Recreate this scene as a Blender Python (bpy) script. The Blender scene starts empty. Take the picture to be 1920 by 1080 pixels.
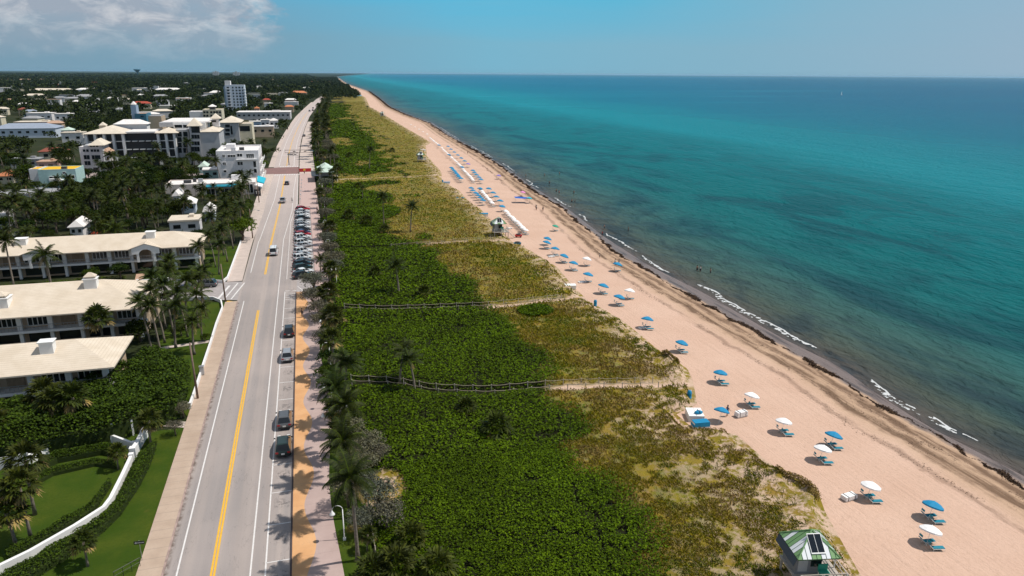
import bpy, math, random
import numpy as np
from mathutils import Vector, Matrix
random.seed(7); RNG = np.random.default_rng(7)
SC = bpy.context.scene; COL = SC.collection
R = math.radians

# ------------------------------------------------------------------ camera
F_PX, CAM_H, ROLL, PITCH, PSI = 1331.0, 45.0, 0.0068, R(16.7857), R(16.0417)
def _basis():
    cp, sp = math.cos(PITCH), math.sin(PITCH)
    f = np.array([math.sin(PSI) * cp, math.cos(PSI) * cp, -sp])
    r = np.array([math.cos(PSI), -math.sin(PSI), 0.0]); u = np.cross(r, f)
    c, s = math.cos(ROLL), math.sin(ROLL)
    return c * r + s * u, c * u - s * r, f
CR, CU, CF = _basis()
cam_d = bpy.data.cameras.new("camera"); cam = bpy.data.objects.new("camera", cam_d); COL.objects.link(cam)
cam_d.sensor_width = 36.0; cam_d.lens = 36.0 * F_PX / 1920.0; cam_d.clip_start = 0.5; cam_d.clip_end = 150000.0
cam.matrix_world = Matrix(((CR[0], CU[0], -CF[0], 0), (CR[1], CU[1], -CF[1], 0), (CR[2], CU[2], -CF[2], CAM_H), (0, 0, 0, 1)))
SC.camera = cam
def G(x, y, z=0.0):
    """ground point (at height z) seen at photo pixel x, y of 1920 x 1080"""
    d = (x - 960) / F_PX * CR - (y - 540) / F_PX * CU + CF
    t = (z - CAM_H) / d[2]
    return t * d[0], t * d[1]

# ------------------------------------------------------------------ light
SUN_EL, SUN_DIR = R(59.5), Vector((0.987, -0.16, 0)).normalized()
sv = Vector((SUN_DIR.x * math.cos(SUN_EL), SUN_DIR.y * math.cos(SUN_EL), math.sin(SUN_EL)))
sl = bpy.data.lights.new("sun", 'SUN'); sl.energy = 4.35; sl.angle = R(0.53); sl.color = (1.0, 0.95, 0.87)
so = bpy.data.objects.new("sun", sl); COL.objects.link(so); so.rotation_euler = sv.to_track_quat('Z', 'Y').to_euler()
SC.view_settings.view_transform = 'Standard'; SC.view_settings.look = 'None'
SC.view_settings.exposure = 0.0; SC.view_settings.gamma = 1.0
SC.cycles.max_bounces = 6; SC.cycles.diffuse_bounces = 3; SC.cycles.glossy_bounces = 3; SC.cycles.transmission_bounces = 3
SC.cycles.transparent_max_bounces = 6; SC.cycles.caustics_reflective = False; SC.cycles.caustics_refractive = False
SC.cycles.use_adaptive_sampling = True; SC.cycles.adaptive_threshold = 0.02

# ------------------------------------------------------------------ node helper
class NT:
    def __init__(s, tree): s.t = tree; s.n = tree.nodes; s.l = tree.links
    def new(s, typ, ins=None, **kw):
        nd = s.n.new(typ)
        for k, v in kw.items(): setattr(nd, k, v)
        for k, v in (ins or {}).items(): s.put(nd.inputs[k], v)
        return nd
    def put(s, sock, v):
        if isinstance(v, bpy.types.NodeSocket): s.l.new(v, sock)
        elif isinstance(v, bpy.types.Node): s.l.new(v.outputs[0], sock)
        elif isinstance(v, (tuple, list)) and len(v) == 3 and sock.type == 'RGBA': sock.default_value = (*v, 1)
        else: sock.default_value = v
    def math(s, op, a, b=0.0, clamp=False):
        nd = s.n.new('ShaderNodeMath'); nd.operation = op; nd.use_clamp = clamp
        s.put(nd.inputs[0], a); s.put(nd.inputs[1], b); return nd.outputs[0]
    def mix(s, fac, a, b, blend='MIX'):
        nd = s.n.new('ShaderNodeMix'); nd.data_type = 'RGBA'; nd.blend_type = blend
        s.put(nd.inputs[0], fac); s.put(nd.inputs[6], a); s.put(nd.inputs[7], b); return nd.outputs[2]
    def ramp(s, fac, stops, interp='LINEAR'):
        nd = s.n.new('ShaderNodeValToRGB'); cr = nd.color_ramp; cr.interpolation = interp
        while len(cr.elements) < len(stops): cr.elements.new(0.5)
        for e, (p, c) in zip(cr.elements, stops):
            e.position = p; e.color = (*c, 1) if isinstance(c, (tuple, list)) else (c, c, c, 1)
        s.put(nd.inputs[0], fac); return nd.outputs[0]
    def noise(s, vec, scale, detail=3.0, rough=0.55, dist=0.0):
        nd = s.n.new('ShaderNodeTexNoise'); nd.inputs['Scale'].default_value = scale
        nd.inputs['Detail'].default_value = detail; nd.inputs['Roughness'].default_value = rough
        nd.inputs['Distortion'].default_value = dist
        if vec is not None: s.put(nd.inputs['Vector'], vec)
        return nd.outputs[0]
    def rng(s, v, a, b, c=0.0, d=1.0):
        nd = s.n.new('ShaderNodeMapRange'); nd.clamp = True
        for i, q in enumerate((v, a, b, c, d)): s.put(nd.inputs[i], q)
        return nd.outputs[0]
    def vmul(s, v, m):
        nd = s.n.new('ShaderNodeVectorMath'); nd.operation = 'MULTIPLY'; s.put(nd.inputs[0], v); nd.inputs[1].default_value = m
        return nd.outputs[0]
    def bump(s, h, strength=0.3, dist=0.05):
        nd = s.n.new('ShaderNodeBump'); nd.inputs['Strength'].default_value = strength; nd.inputs['Distance'].default_value = dist
        s.put(nd.inputs['Height'], h); return nd.outputs[0]

# ------------------------------------------------------------------ sky
W = bpy.data.worlds.new("World"); SC.world = W; W.use_nodes = True
w = NT(W.node_tree)
bg = next(n for n in w.n if n.type == 'BACKGROUND')
sky = w.new('ShaderNodeTexSky', sky_type='NISHITA', sun_disc=False, sun_elevation=SUN_EL, sun_rotation=math.atan2(SUN_DIR.x, SUN_DIR.y),
            altitude=40.0, air_density=1.0, dust_density=1.2, ozone_density=2.0)
dirv = w.new('ShaderNodeTexCoord').outputs['Generated']
sep = w.new('ShaderNodeSeparateXYZ', {0: dirv})
elev = sep.outputs[2]; az = w.math('ARCTAN2', sep.outputs[0], sep.outputs[1])
base = w.mix(1.0, sky.outputs[0], (0.50, 0.62, 0.68), 'MULTIPLY')
# low sky: cyan above the shore, greyer to the east, dull blue inland (radiance for background strength 0.10)
low = w.ramp(w.rng(az, -0.45, 0.95), [(0.0, (2.0, 3.2, 4.15)), (0.30, (1.95, 3.7, 4.9)), (0.50, (1.95, 4.6, 6.1)), (0.72, (2.35, 4.5, 5.8)), (1.0, (3.3, 4.6, 5.8))])
high = w.ramp(w.rng(az, -0.45, 0.95), [(0.0, (2.2, 3.6, 4.8)), (0.30, (1.3, 4.2, 6.2)), (0.46, (0.75, 5.0, 7.6)), (0.62, (0.8, 4.8, 7.1)), (0.80, (2.2, 4.6, 6.1)), (1.0, (3.1, 4.6, 5.9))])
soft = w.noise(w.new('ShaderNodeCombineXYZ', {0: w.math('MULTIPLY', az, 2.2), 1: w.math('MULTIPLY', elev, 30.0), 2: 5.0}), 1.2, 5.0, 0.6, 0.3)
vis = w.mix(w.rng(w.math('ADD', elev, w.math('MULTIPLY', w.math('SUBTRACT', soft, 0.5), 0.05)), 0.035, 0.115), low, high)
base = w.mix(w.rng(elev, 0.5, 0.16), base, vis)
proj_ = w.new('ShaderNodeCombineXYZ', {0: w.math('MULTIPLY', az, 9.0), 1: w.math('MULTIPLY', elev, 19.0), 2: 0.0})
edge = w.math('ADD', az, w.math('MULTIPLY', w.math('SUBTRACT', w.noise(proj_, 2.2, 5.0, 0.6), 0.5), 0.16))
inland = w.math('MULTIPLY', w.rng(edge, -0.02, -0.06), w.rng(w.math('ADD', elev, w.math('MULTIPLY', w.math('SUBTRACT', w.noise(proj_, 1.4, 4.0, 0.6), 0.5), 0.05)), 0.012, 0.062))
warp = w.noise(proj_, 1.1, 6.0, 0.6, 0.3)
cov = w.math('MULTIPLY', inland, w.rng(warp, 0.22, 0.5, 0.45, 0.95))
lump = w.noise(w.new('ShaderNodeVectorMath', {0: proj_, 1: (3.1, 1.7, 0)}, operation='ADD').outputs[0], 2.1, 8.0, 0.62, 0.5)
ccol = w.mix(w.rng(lump, 0.46, 0.66), (3.5, 4.05, 4.85), (6.4, 6.5, 6.8))
base = w.mix(cov, base, ccol)
w.put(bg.inputs[0], base); bg.inputs[1].default_value = 0.10

# ------------------------------------------------------------------ objects, parts, labels
def link(o, parent=None):
    COL.objects.link(o)
    if parent is not None: o.parent = parent
    return o
def tag(o, label=None, cat=None, group=None, kind=None):
    if label: o['label'] = label
    if cat: o['category'] = cat
    if group: o['group'] = group
    if kind: o['kind'] = kind
    return o
def thing(name, loc=(0, 0, 0), rz=0.0, label=None, cat=None, group=None):
    o = bpy.data.objects.new(name, None); o.empty_display_size = 0.3; COL.objects.link(o)
    o.location = loc; o.rotation_euler = (0, 0, rz); return tag(o, label, cat, group)
def clone(o, parent=None, top=True):
    c = o.copy(); COL.objects.link(c); c.parent = parent
    for ch in o.children: clone(ch, c, False)
    return c
def put(proto, used, loc, rz=0.0, sc=1.0, label=None, cat=None, group=None, tilt=(0, 0)):
    """first call moves the prototype itself, later calls copy it with its parts"""
    o = proto if not used else clone(proto)
    used.append(o); o.location = loc; o.rotation_euler = (tilt[0], tilt[1], rz)
    o.scale = (sc, sc, sc) if not isinstance(sc, (tuple, list)) else sc
    return tag(o, label, cat, group)
def recolor(o, part, m, slot=0):
    for ch in o.children:
        if ch.name.split('.')[0] == part:
            ch.material_slots[slot].link = 'OBJECT'; ch.material_slots[slot].material = m

class MB:
    """collects shapes and links them as one mesh object"""
    def __init__(s): s.v = []; s.f = []; s.m = []; s.cur = 0; s.uv = None
    def add(s, vs, fs, m=None):
        o = len(s.v); s.v += [tuple(map(float, p)) for p in vs]
        s.f += [tuple(i + o for i in f) for f in fs]; s.m += [s.cur if m is None else m] * len(fs); return s
    def box(s, c, d, rz=0.0, m=None, taper=1.0):
        cs, sn = math.cos(rz), math.sin(rz); hx, hy, hz = d[0] / 2, d[1] / 2, d[2] / 2; vs = []
        for z in (-1, 1):
            t = taper if z > 0 else 1.0
            for x, y in ((-1, -1), (1, -1), (1, 1), (-1, 1)):
                a, b = x * hx * t, y * hy * t
                vs.append((c[0] + a * cs - b * sn, c[1] + a * sn + b * cs, c[2] + z * hz))
        return s.add(vs, [(3, 2, 1, 0), (4, 5, 6, 7), (0, 1, 5, 4), (1, 2, 6, 5), (2, 3, 7, 6), (3, 0, 4, 7)], m)
    def quad(s, a, b, c, d, m=None): return s.add((a, b, c, d), [(0, 1, 2, 3)], m)
    def prism(s, poly, z0, z1, m=None, top=True, bot=False):
        n = len(poly); ar = sum(poly[i][0] * poly[(i + 1) % n][1] - poly[(i + 1) % n][0] * poly[i][1] for i in range(n))
        if ar < 0: poly = poly[::-1]
        vs = [(p[0], p[1], z0) for p in poly] + [(p[0], p[1], z1) for p in poly]
        fs = [(i, (i + 1) % n, n + (i + 1) % n, n + i) for i in range(n)]
        if top: fs.append(tuple(range(n, 2 * n)))
        if bot: fs.append(tuple(range(n - 1, -1, -1)))
        return s.add(vs, fs, m)
    def tube(s, pts, r, n=6, m=None, cap=True):
        pts = [np.array(p, float) for p in pts]; k = len(pts)
        rr = [r] * k if not isinstance(r, (list, tuple)) else r
        vs = []; fs = []; prev = None
        for i, p in enumerate(pts):
            t = pts[min(i + 1, k - 1)] - pts[max(i - 1, 0)]; t = t / (np.linalg.norm(t) + 1e-9)
            if prev is None:
                a = np.array([0, 0, 1.0]) if abs(t[2]) < 0.9 else np.array([1.0, 0, 0])
            else: a = prev
            u = np.cross(np.cross(t, a), t); u /= np.linalg.norm(u) + 1e-9; prev = u; b = np.cross(t, u)
            for j in range(n):
                q = 2 * math.pi * j / n; vs.append(p + rr[i] * (math.cos(q) * u + math.sin(q) * b))
        for i in range(k - 1):
            for j in range(n):
                fs.append((i * n + j, i * n + (j + 1) % n, (i + 1) * n + (j + 1) % n, (i + 1) * n + j))
        if cap: fs += [tuple(range(n - 1, -1, -1)), tuple(range((k - 1) * n, k * n))]
        return s.add(vs, fs, m)
    def lathe(s, prof, n=12, c=(0, 0, 0), m=None, sx=1.0, sy=1.0):
        vs = []; fs = []
        for r, z in prof:
            for j in range(n):
                q = 2 * math.pi * j / n; vs.append((c[0] + sx * r * math.cos(q), c[1] + sy * r * math.sin(q), c[2] + z))
        for i in range(len(prof) - 1):
            for j in range(n): fs.append((i * n + j, i * n + (j + 1) % n, (i + 1) * n + (j + 1) % n, (i + 1) * n + j))
        return s.add(vs, fs, m)
    def build(s, name, mats, parent=None, smooth=False, uv=None):
        me = bpy.data.meshes.new(name); me.from_pydata(s.v, [], s.f)
        mats = mats if isinstance(mats, (list, tuple)) else [mats]
        for q in mats: me.materials.append(q)
        if len(mats) > 1: me.polygons.foreach_set('material_index', s.m)
        if smooth: me.polygons.foreach_set('use_smooth', [True] * len(s.f))
        if uv is not None:
            l = me.uv_layers.new(name='plan'); ix = np.empty(len(me.loops), int); me.loops.foreach_get('vertex_index', ix)
            l.data.foreach_set('uv', np.asarray(uv, float)[ix].ravel())
        me.update(); return link(bpy.data.objects.new(name, me), parent)

def npmesh(name, V, quads, mats, parent=None, mi=None, uv=None, smooth=False):
    """mesh from numpy arrays: V (n,3), quads (k,3 or 4)"""
    me = bpy.data.meshes.new(name); k, c = quads.shape
    me.vertices.add(len(V)); me.vertices.foreach_set('co', np.asarray(V, np.float32).ravel())
    me.loops.add(k * c); me.loops.foreach_set('vertex_index', quads.astype(np.int32).ravel())
    me.polygons.add(k); me.polygons.foreach_set('loop_start', np.arange(0, k * c, c, dtype=np.int32))
    for q in (mats if isinstance(mats, (list, tuple)) else [mats]): me.materials.append(q)
    if mi is not None: me.polygons.foreach_set('material_index', mi.astype(np.int32))
    if smooth: me.polygons.foreach_set('use_smooth', np.ones(k, bool))
    if uv is not None:
        l = me.uv_layers.new(name='plan'); l.data.foreach_set('uv', np.asarray(uv, np.float32)[quads.ravel()].ravel())
    me.update(calc_edges=True); return link(bpy.data.objects.new(name, me), parent)

def leaves(P, size, up=0.5, aspect=0.6, rng=RNG, nrm=None):
    """diamond leaf quads at points P; up = how far normals lean to vertical"""
    n = len(P); N = rng.normal(size=(n, 3))
    N /= np.linalg.norm(N, axis=1)[:, None]
    if nrm is not None: N = N * (1 - up) + nrm * up
    else: N = N * (1 - up); N[:, 2] = np.abs(N[:, 2]) + up
    N /= np.linalg.norm(N, axis=1)[:, None] + 1e-9
    A = np.cross(N, rng.normal(size=(n, 3))); A /= np.linalg.norm(A, axis=1)[:, None] + 1e-9
    B = np.cross(N, A); s = (np.ones(n) * size)[:, None] * rng.uniform(0.7, 1.3, (n, 1))
    V = np.stack([P + A * s * 0.5, P + B * s * 0.5 * aspect, P - A * s * 0.5, P - B * s * 0.5 * aspect], 1).reshape(-1, 3)
    return V, np.arange(n * 4).reshape(n, 4)
def fbm(x, y, scale, oct=4, seed=0):
    """value noise 0..1"""
    x = np.asarray(x, float) / scale; y = np.asarray(y, float) / scale; out = 0; amp = 1; tot = 0
    for o in range(oct):
        xi = np.floor(x).astype(np.int64); yi = np.floor(y).astype(np.int64); fx = x - xi; fy = y - yi
        fx = fx * fx * (3 - 2 * fx); fy = fy * fy * (3 - 2 * fy)
        def h(a, b):
            q = (a * 374761393 + b * 668265263 + (seed + o) * 974634777) & 0x7fffffff
            q = ((q ^ (q >> 13)) * 1274126177) & 0x7fffffff
            return ((q ^ (q >> 16)) & 0xffff) / 65535.0
        v = (h(xi, yi) * (1 - fx) + h(xi + 1, yi) * fx) * (1 - fy) + (h(xi, yi + 1) * (1 - fx) + h(xi + 1, yi + 1) * fx) * fy
        out = out + amp * v; tot += amp; amp *= 0.5; x = x * 2.03 + 17.1; y = y * 2.03 + 5.7
    return out / tot

# ------------------------------------------------------------------ materials
def mat(name, col, rough=0.7, var=0.0, vscale=3.0, spec=0.4, metal=0.0, bump=0.0, bscale=20.0, island=0.0, objvar=0.0, trans=0.0, coat=0.0):
    m = bpy.data.materials.new(name); m.use_nodes = True; t = NT(m.node_tree)
    b = next(q for q in t.n if q.type == 'BSDF_PRINCIPLED')
    b.inputs['Roughness'].default_value = rough; b.inputs['Specular IOR Level'].default_value = spec; b.inputs['Metallic'].default_value = metal
    if coat: b.inputs['Coat Weight'].default_value = coat; b.inputs['Coat Roughness'].default_value = 0.05
    c = (*col, 1)
    tc = t.new('ShaderNodeTexCoord').outputs['Object'] if (var or bump) else None
    out = None
    if var:
        f = t.noise(tc, vscale, 4.0)
        out = t.mix(t.rng(f, 0.3, 0.7), tuple(x * (1 - var) for x in col), tuple(min(1, x * (1 + var)) for x in col))
    if island:
        f = t.new('ShaderNodeNewGeometry').outputs['Random Per Island']
        src = out if out is not None else col
        out = t.mix(1.0, src, t.ramp(f, [(0, tuple([1 - island] * 3)), (0.6, (1, 1, 1)), (1, (1 + island * 1.2, 1 + island, 1 - island * 0.2))]), 'MULTIPLY')
    if objvar:
        f = t.new('ShaderNodeObjectInfo').outputs['Random']; src = out if out is not None else col
        out = t.mix(1.0, src, t.ramp(f, [(0, (1 - objvar * 0.4, 1 - objvar * 0.2, 1 - objvar * .3)), (0.5, (1, 1 - objvar * .4, 1 - objvar * 0.6)), (1, (1 + objvar, 1 + objvar * 0.8, 1))]), 'MULTIPLY')
    if out is not None: t.put(b.inputs['Base Color'], out)
    else: b.inputs['Base Color'].default_value = c
    if bump: t.put(b.inputs['Normal'], t.bump(t.noise(tc, bscale, 5.0), bump, 0.05))
    if trans:
        tr = t.new('ShaderNodeBsdfTranslucent'); t.put(tr.inputs[0], out if out is not None else c)
        mx = t.new('ShaderNodeMixShader', {0: trans, 1: b.outputs[0], 2: tr.outputs[0]})
        t.put(next(q for q in t.n if q.type == 'OUTPUT_MATERIAL').inputs[0], mx.outputs[0])
    return m
M = {}
def mk(k, *a, **kw): M[k] = mat(k, *a, **kw); return M[k]
mk('white_wall', (0.78, 0.77, 0.76), 0.8, 0.05, 0.6); mk('white_trim', (0.82, 0.81, 0.79), 0.6)
mk('cream_tile', (0.72, 0.60, 0.47), 0.7, 0.06, 0.8); mk('grey_render', (0.52, 0.52, 0.52), 0.8, 0.06, 0.5)
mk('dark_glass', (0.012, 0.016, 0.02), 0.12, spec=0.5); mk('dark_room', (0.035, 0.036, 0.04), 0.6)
mk('wood', (0.30, 0.22, 0.15), 0.8, 0.2, 4); mk('grey_wood', (0.42, 0.37, 0.32), 0.8, 0.2, 4); mk('rope', (0.36, 0.31, 0.23), 0.9)
mk('metal', (0.45, 0.46, 0.48), 0.4, metal=0.6); mk('dark_metal', (0.05, 0.05, 0.055), 0.5)
mk('black_metal', (0.02, 0.02, 0.022), 0.5); mk('pole_wood', (0.19, 0.13, 0.10), 0.9, 0.2, 3)
mk('blue_canvas', (0.004, 0.21, 0.40), 0.75, 0.08, 2); mk('white_canvas', (0.80, 0.79, 0.78), 0.8, 0.03, 2)
mk('teal_canvas', (0.006, 0.20, 0.28), 0.75, 0.1, 3); mk('cyan_canvas', (0.02, 0.40, 0.52), 0.7); mk('green_canvas', (0.03, 0.30, 0.20), 0.8)
mk('pink_canvas', (0.7, 0.25, 0.5), 0.8); mk('purple_canvas', (0.22, 0.16, 0.5), 0.8)
mk('red_paint', (0.5, 0.03, 0.03), 0.5); mk('yellow_paint', (0.85, 0.50, 0.03), 0.6); mk('rubber', (0.015, 0.015, 0.016), 0.8)
mk('trunk', (0.20, 0.165, 0.13), 0.95, 0.3, 4, bump=0.5, bscale=8); mk('bark', (0.14, 0.105, 0.08), 0.95, 0.3, 4)
mk('frond', (0.027, 0.040, 0.008), 0.6, spec=0.12, island=0.5, objvar=0.35, trans=0.12)
mk('frond_dry', (0.21, 0.15, 0.05), 0.7, island=0.4)
mk('fan_leaf', (0.042, 0.056, 0.010), 0.6, spec=0.12, island=0.5, objvar=0.3, trans=0.12)
mk('leaf', (0.024, 0.043, 0.005), 0.7, spec=0.08, island=0.5, objvar=0.6, trans=0.12)
mk('hedge_leaf', (.037, .065, .006), .7, spec=.08, island=.65, trans=.1)
mk('leaf_bright', (0.075, 0.115, 0.008), 0.7, spec=0.08, island=0.4, trans=0.15)
mk('silver_leaf', (0.125, 0.130, 0.105), 0.7, spec=0.08, island=0.4, objvar=0.3)
mk('red_leaf', (0.42, 0.07, 0.03), 0.6, island=0.4); mk('wood_leaf', (0.030, 0.043, 0.012), 0.8, spec=0.05, island=0.5)
# ================================================================== SETTING
def curve(pts):
    a = np.array(pts, float); return lambda y: np.interp(y, a[:, 1], a[:, 0])
_far = [(330, 6900), (420, 9300), (1168, 17800), (3040, 35200), (6000, 70000)]
DUNE = curve([(46, 20), (46.4, 45), (49.5, 53), (51, 57), (50.4, 66), (50.6, 72.8), (46.0, 74.3), (45.8, 79.8), (50.2, 81.6), (53.7, 89), (55.3, 93.5), (54.6, 103), (55, 118), (53.2, 131), (53.8, 141), (55.9, 158), (54.6, 176), (52.6, 184),
              (54.7, 220), (56, 240), (55.2, 254), (57, 280), (55, 306), (60, 335), (61, 345), (65, 407), (74, 466), (81, 487), (82, 550), (82.5, 593), (84.4, 709), (87.3, 890), (88.6, 1034), (115, 1419), (147, 2325), (178, 3300), (240, 5000)] + _far)
WRACK = curve([(78.4, 20), (78, 62), (77.6, 76), (78.6, 88), (78, 102), (78, 118), (78, 139), (77.8, 171), (80.5, 190), (83, 212), (86.6, 239), (87.6, 260), (90, 296), (96, 355), (99.5, 408), (102, 470), (106, 556), (116, 701),
               (113.5, 844), (117, 1051), (134, 1329), (166, 1902), (190, 3300), (255, 5000)] + _far)
SHORE = curve([(81.2, 20), (80.6, 57), (79.7, 69), (80.6, 79), (82.6, 90), (81.6, 105), (82.4, 134), (81.2, 158), (83.4, 192), (89, 240), (92.5, 296), (98.5, 355), (102, 408), (105, 470), (109, 556), (120, 701), (117, 844),
               (121, 1051), (138, 1329), (170, 1902), (195, 3300), (262, 5000)] + [(x + 8, y) for x, y in _far])
ROADX = curve([(0, -100), (0, 420), (1.3, 520), (4.5, 640), (10, 800), (18, 960), (27, 1120), (39, 1330), (60, 1600), (110, 2200)])    # sideways drift of the road
def zbeach(x, y):
    t = (x - DUNE(y)) / (SHORE(y) - DUNE(y)); return -0.15 - 1.05 * t
def at(px, py, up=0.0):
    """point on the beach under photo pixel (seen at height `up` above the sand)"""
    z = -0.5
    for _ in range(4):
        x, y = G(px, py, z + up); z = float(zbeach(x, y))
    return x, y, z
def strip(name, xl, xr, ys, z, m, nx=1, kind='structure', uvw=None):
    """sheet between two curves x = xl(y), xr(y)"""
    V = []; UV = []
    for y in ys:
        a, b = xl(y), xr(y)
        for i in range(nx + 1):
            x = a + (b - a) * i / nx; zz = z(x, y) if callable(z) else z
            V.append((x, y, zz)); UV.append(uvw(x, y) if uvw else (x, y))
    n = nx + 1; Q = np.array([(r * n + i, r * n + i + 1, (r + 1) * n + i + 1, (r + 1) * n + i) for r in range(len(ys) - 1) for i in range(nx)])
    return tag(npmesh(name, np.array(V), Q, m, uv=np.array(UV)), kind=kind)
K = lambda c: (lambda y: c)
RX = lambda c: (lambda y: c + float(ROADX(y)))
def geo(a, b, n): return list(np.geomspace(a, b, n))
YS = list(np.arange(20, 300, 4.0)) + list(np.arange(300, 1500, 12.0))

def gmat(name):
    m = bpy.data.materials.new(name); m.use_nodes = True; t = NT(m.node_tree)
    b = next(q for q in t.n if q.type == 'BSDF_PRINCIPLED'); pos = t.new('ShaderNodeNewGeometry').outputs['Position']
    return m, t, b, pos
# --- town ground
m, t, b, pos = gmat('town_ground')
n1 = t.noise(pos, 0.05, 5); n2 = t.noise(pos, 0.9, 4)
c = t.mix(t.rng(n1, 0.5, 0.65), (0.020, 0.026, 0.010), (0.07, 0.06, 0.04))
t.put(b.inputs['Base Color'], t.mix(t.rng(n2, 0.3, 0.7), c, (0.028, 0.036, 0.012), 'MIX')); b.inputs['Roughness'].default_value = 0.95; b.inputs['Specular IOR Level'].default_value = 0.1
V = []; gy = [-200, 0, 40] + YS[5::6] + geo(1600, 70000, 14)
for y in gy:
    e = float(DUNE(y)) + 1.0 if y > 1495 else 3.5 + float(ROADX(y)) * .8
    V += [(-90000, y, -0.08), (-3000, y, -0.08), (-15.9 + float(ROADX(y)), y, -0.08), (e, y, -0.10)]
Q = np.array([(r * 4 + i, r * 4 + i + 1, r * 4 + 5 + i, r * 4 + 4 + i) for r in range(len(gy) - 1) for i in range(3)])
tag(npmesh('ground', np.array(V, float), Q, m), kind='structure')

# --- sea
m, t, b, pos = gmat('sea_water')
uv = t.new('ShaderNodeUVMap', uv_map='plan').outputs[0]; sx = t.new('ShaderNodeSeparateXYZ', {0: uv})
off, along = sx.outputs[0], sx.outputs[1]
big = t.noise(t.vmul(pos, (0.010, 0.0035, 1)), 1.0, 4, 0.55, 0.4)
o2 = t.math('ADD', off, t.math('MULTIPLY', t.math('SUBTRACT', big, 0.5), t.math('MULTIPLY', off, 0.55)))
lg = t.math('DIVIDE', t.math('LOGARITHM', t.math('ADD', o2, 4.0), 10.0), 4.2)     # log offshore distance
def S(d): return math.log10(d + 4) / 4.2
SEA = [(0, (.105, .088, .082)), (3, (.078, .074, .064)), (9, (.066, .086, .070)), (22, (.040, .097, .088)), (45, (.009, .108, .111)), (90, (.002, .115, .125)), (150, (.002, .130, .150)), (210, (.003, .178, .213)), (290, (.002, .160, .200)), (430, (.001, .115, .178)), (900, (.002, .092, .170)), (2500, (.003, .082, .162)), (9000, (.008, .080, .155))]
col = t.ramp(lg, [(S(d), c) for d, c in SEA])
pt = t.noise(t.vmul(pos, (0.028, 0.012, 1)), 1.0, 6, 0.62, 1.0)                    # dark sea-grass patches
pm = t.math('MULTIPLY', t.rng(pt, 0.47, 0.60), t.math('MULTIPLY', t.rng(off, 2, 20), t.rng(off, 190, 60)))
col = t.mix(t.math('MULTIPLY', pm, 0.62), col, (0.006, 0.034, 0.050))
p2_ = t.noise(t.vmul(pos, (0.11, 0.05, 1)), 1.0, 5, 0.65, 0.6)
col = t.mix(t.math('MULTIPLY', t.math('MULTIPLY', t.rng(p2_, 0.47, 0.62), t.rng(off, 50, 2)), 0.7), col, (0.022, 0.036, 0.046))
slick = t.noise(t.vmul(pos, (0.0009, 0.009, 1)), 1.0, 4, 0.6, 0.3)
col = t.mix(t.math('MULTIPLY', t.rng(slick, 0.54, 0.64), t.math('MULTIPLY', t.rng(along, 300, 1500), 0.45)), col, (0.015, 0.20, 0.27))
t.put(b.inputs['Base Color'], col); b.inputs['IOR'].default_value = 1.33; b.inputs['Specular IOR Level'].default_value = 0.01
b.inputs['Roughness'].default_value = 0.22
wv = t.noise(t.vmul(pos, (0.55, 0.28, 1)), 1.0, 4, 0.6, 0.5); wv2 = t.noise(t.vmul(pos, (0.10, 0.045, 1)), 1.0, 3, 0.6, 0.3)
t.put(b.inputs['Normal'], t.bump(t.math('ADD', wv, t.math('MULTIPLY', wv2, 2.2)), 1.0, 1.2))
offs = [-3, -1, 0, 1, 2.5, 5, 9, 15, 24, 38, 60, 95, 150, 220, 300, 420, 650, 1200, 2500, 6000, 15000, 60000]
sy_ = [-600, -200, 0, 20] + list(np.arange(40, 320, 6.0)) + geo(325, 70000, 60)
V = []; UV = []
for y in sy_:
    s0 = float(SHORE(max(y, 20)))
    for o in offs: V.append((s0 + o, y, -1.2)); UV.append((o, y))
n = len(offs); Q = np.array([(r * n + i, r * n + i + 1, (r + 1) * n + i + 1, (r + 1) * n + i) for r in range(len(sy_) - 1) for i in range(n - 1)])
tag(npmesh('sea', np.array(V), Q, m, uv=np.array(UV)), kind='structure')

# --- beach
m, t, b, pos = gmat('beach_sand')
uv = t.new('ShaderNodeUVMap', uv_map='plan').outputs[0]; sx = t.new('ShaderNodeSeparateXYZ', {0: uv})
u, along = sx.outputs[0], sx.outputs[1]                                            # u: metres seaward of the wrack line
n1 = t.noise(pos, 0.10, 4); n2 = t.noise(pos, 1.6, 5, 0.65); n3 = t.noise(t.vmul(pos, (1.0, 0.12, 1)), 0.9, 5, 0.6, 0.4)
SAND_A, SAND_B = (0.55, 0.362, 0.268), (0.605, 0.412, 0.313)
c = t.mix(t.rng(n1, 0.3, 0.7), SAND_A, SAND_B)
c = t.mix(t.math('MULTIPLY', t.rng(n2, 0.50, 0.72), 0.30), c, (0.38, 0.245, 0.17))
uw = t.math('ADD', u, t.math('MULTIPLY', t.math('SUBTRACT', t.noise(pos, 0.22, 5, 0.65), 0.5), 3.4))
def band(c0, wd): return t.rng(t.math('ABSOLUTE', t.math('SUBTRACT', uw, c0)), wd, wd * 0.3)
streak = t.rng(n3, 0.34, 0.52)
brown = t.math('MULTIPLY', t.math('MAXIMUM', t.math('MAXIMUM', band(-1.6, 1.5), band(-4.4, 1.5)), t.math('MULTIPLY', band(-8.3, 0.8), 0.55)), streak)
tan = t.math('MULTIPLY', t.rng(uw, -8.5, -4.5), 0.55)
c = t.mix(tan, c, (0.40, 0.27, 0.155))
c = t.mix(t.math('MULTIPLY', brown, 0.85), c, (0.12, 0.068, 0.04))
wet = t.rng(uw, 0.0, 1.0)
c = t.mix(wet, c, (0.185, 0.142, 0.128))
c = t.mix(t.math('MULTIPLY', t.rng(n3, 0.52, 0.66), t.math('MULTIPLY', wet, 0.75)), c, (0.045, 0.036, 0.034))
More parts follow.
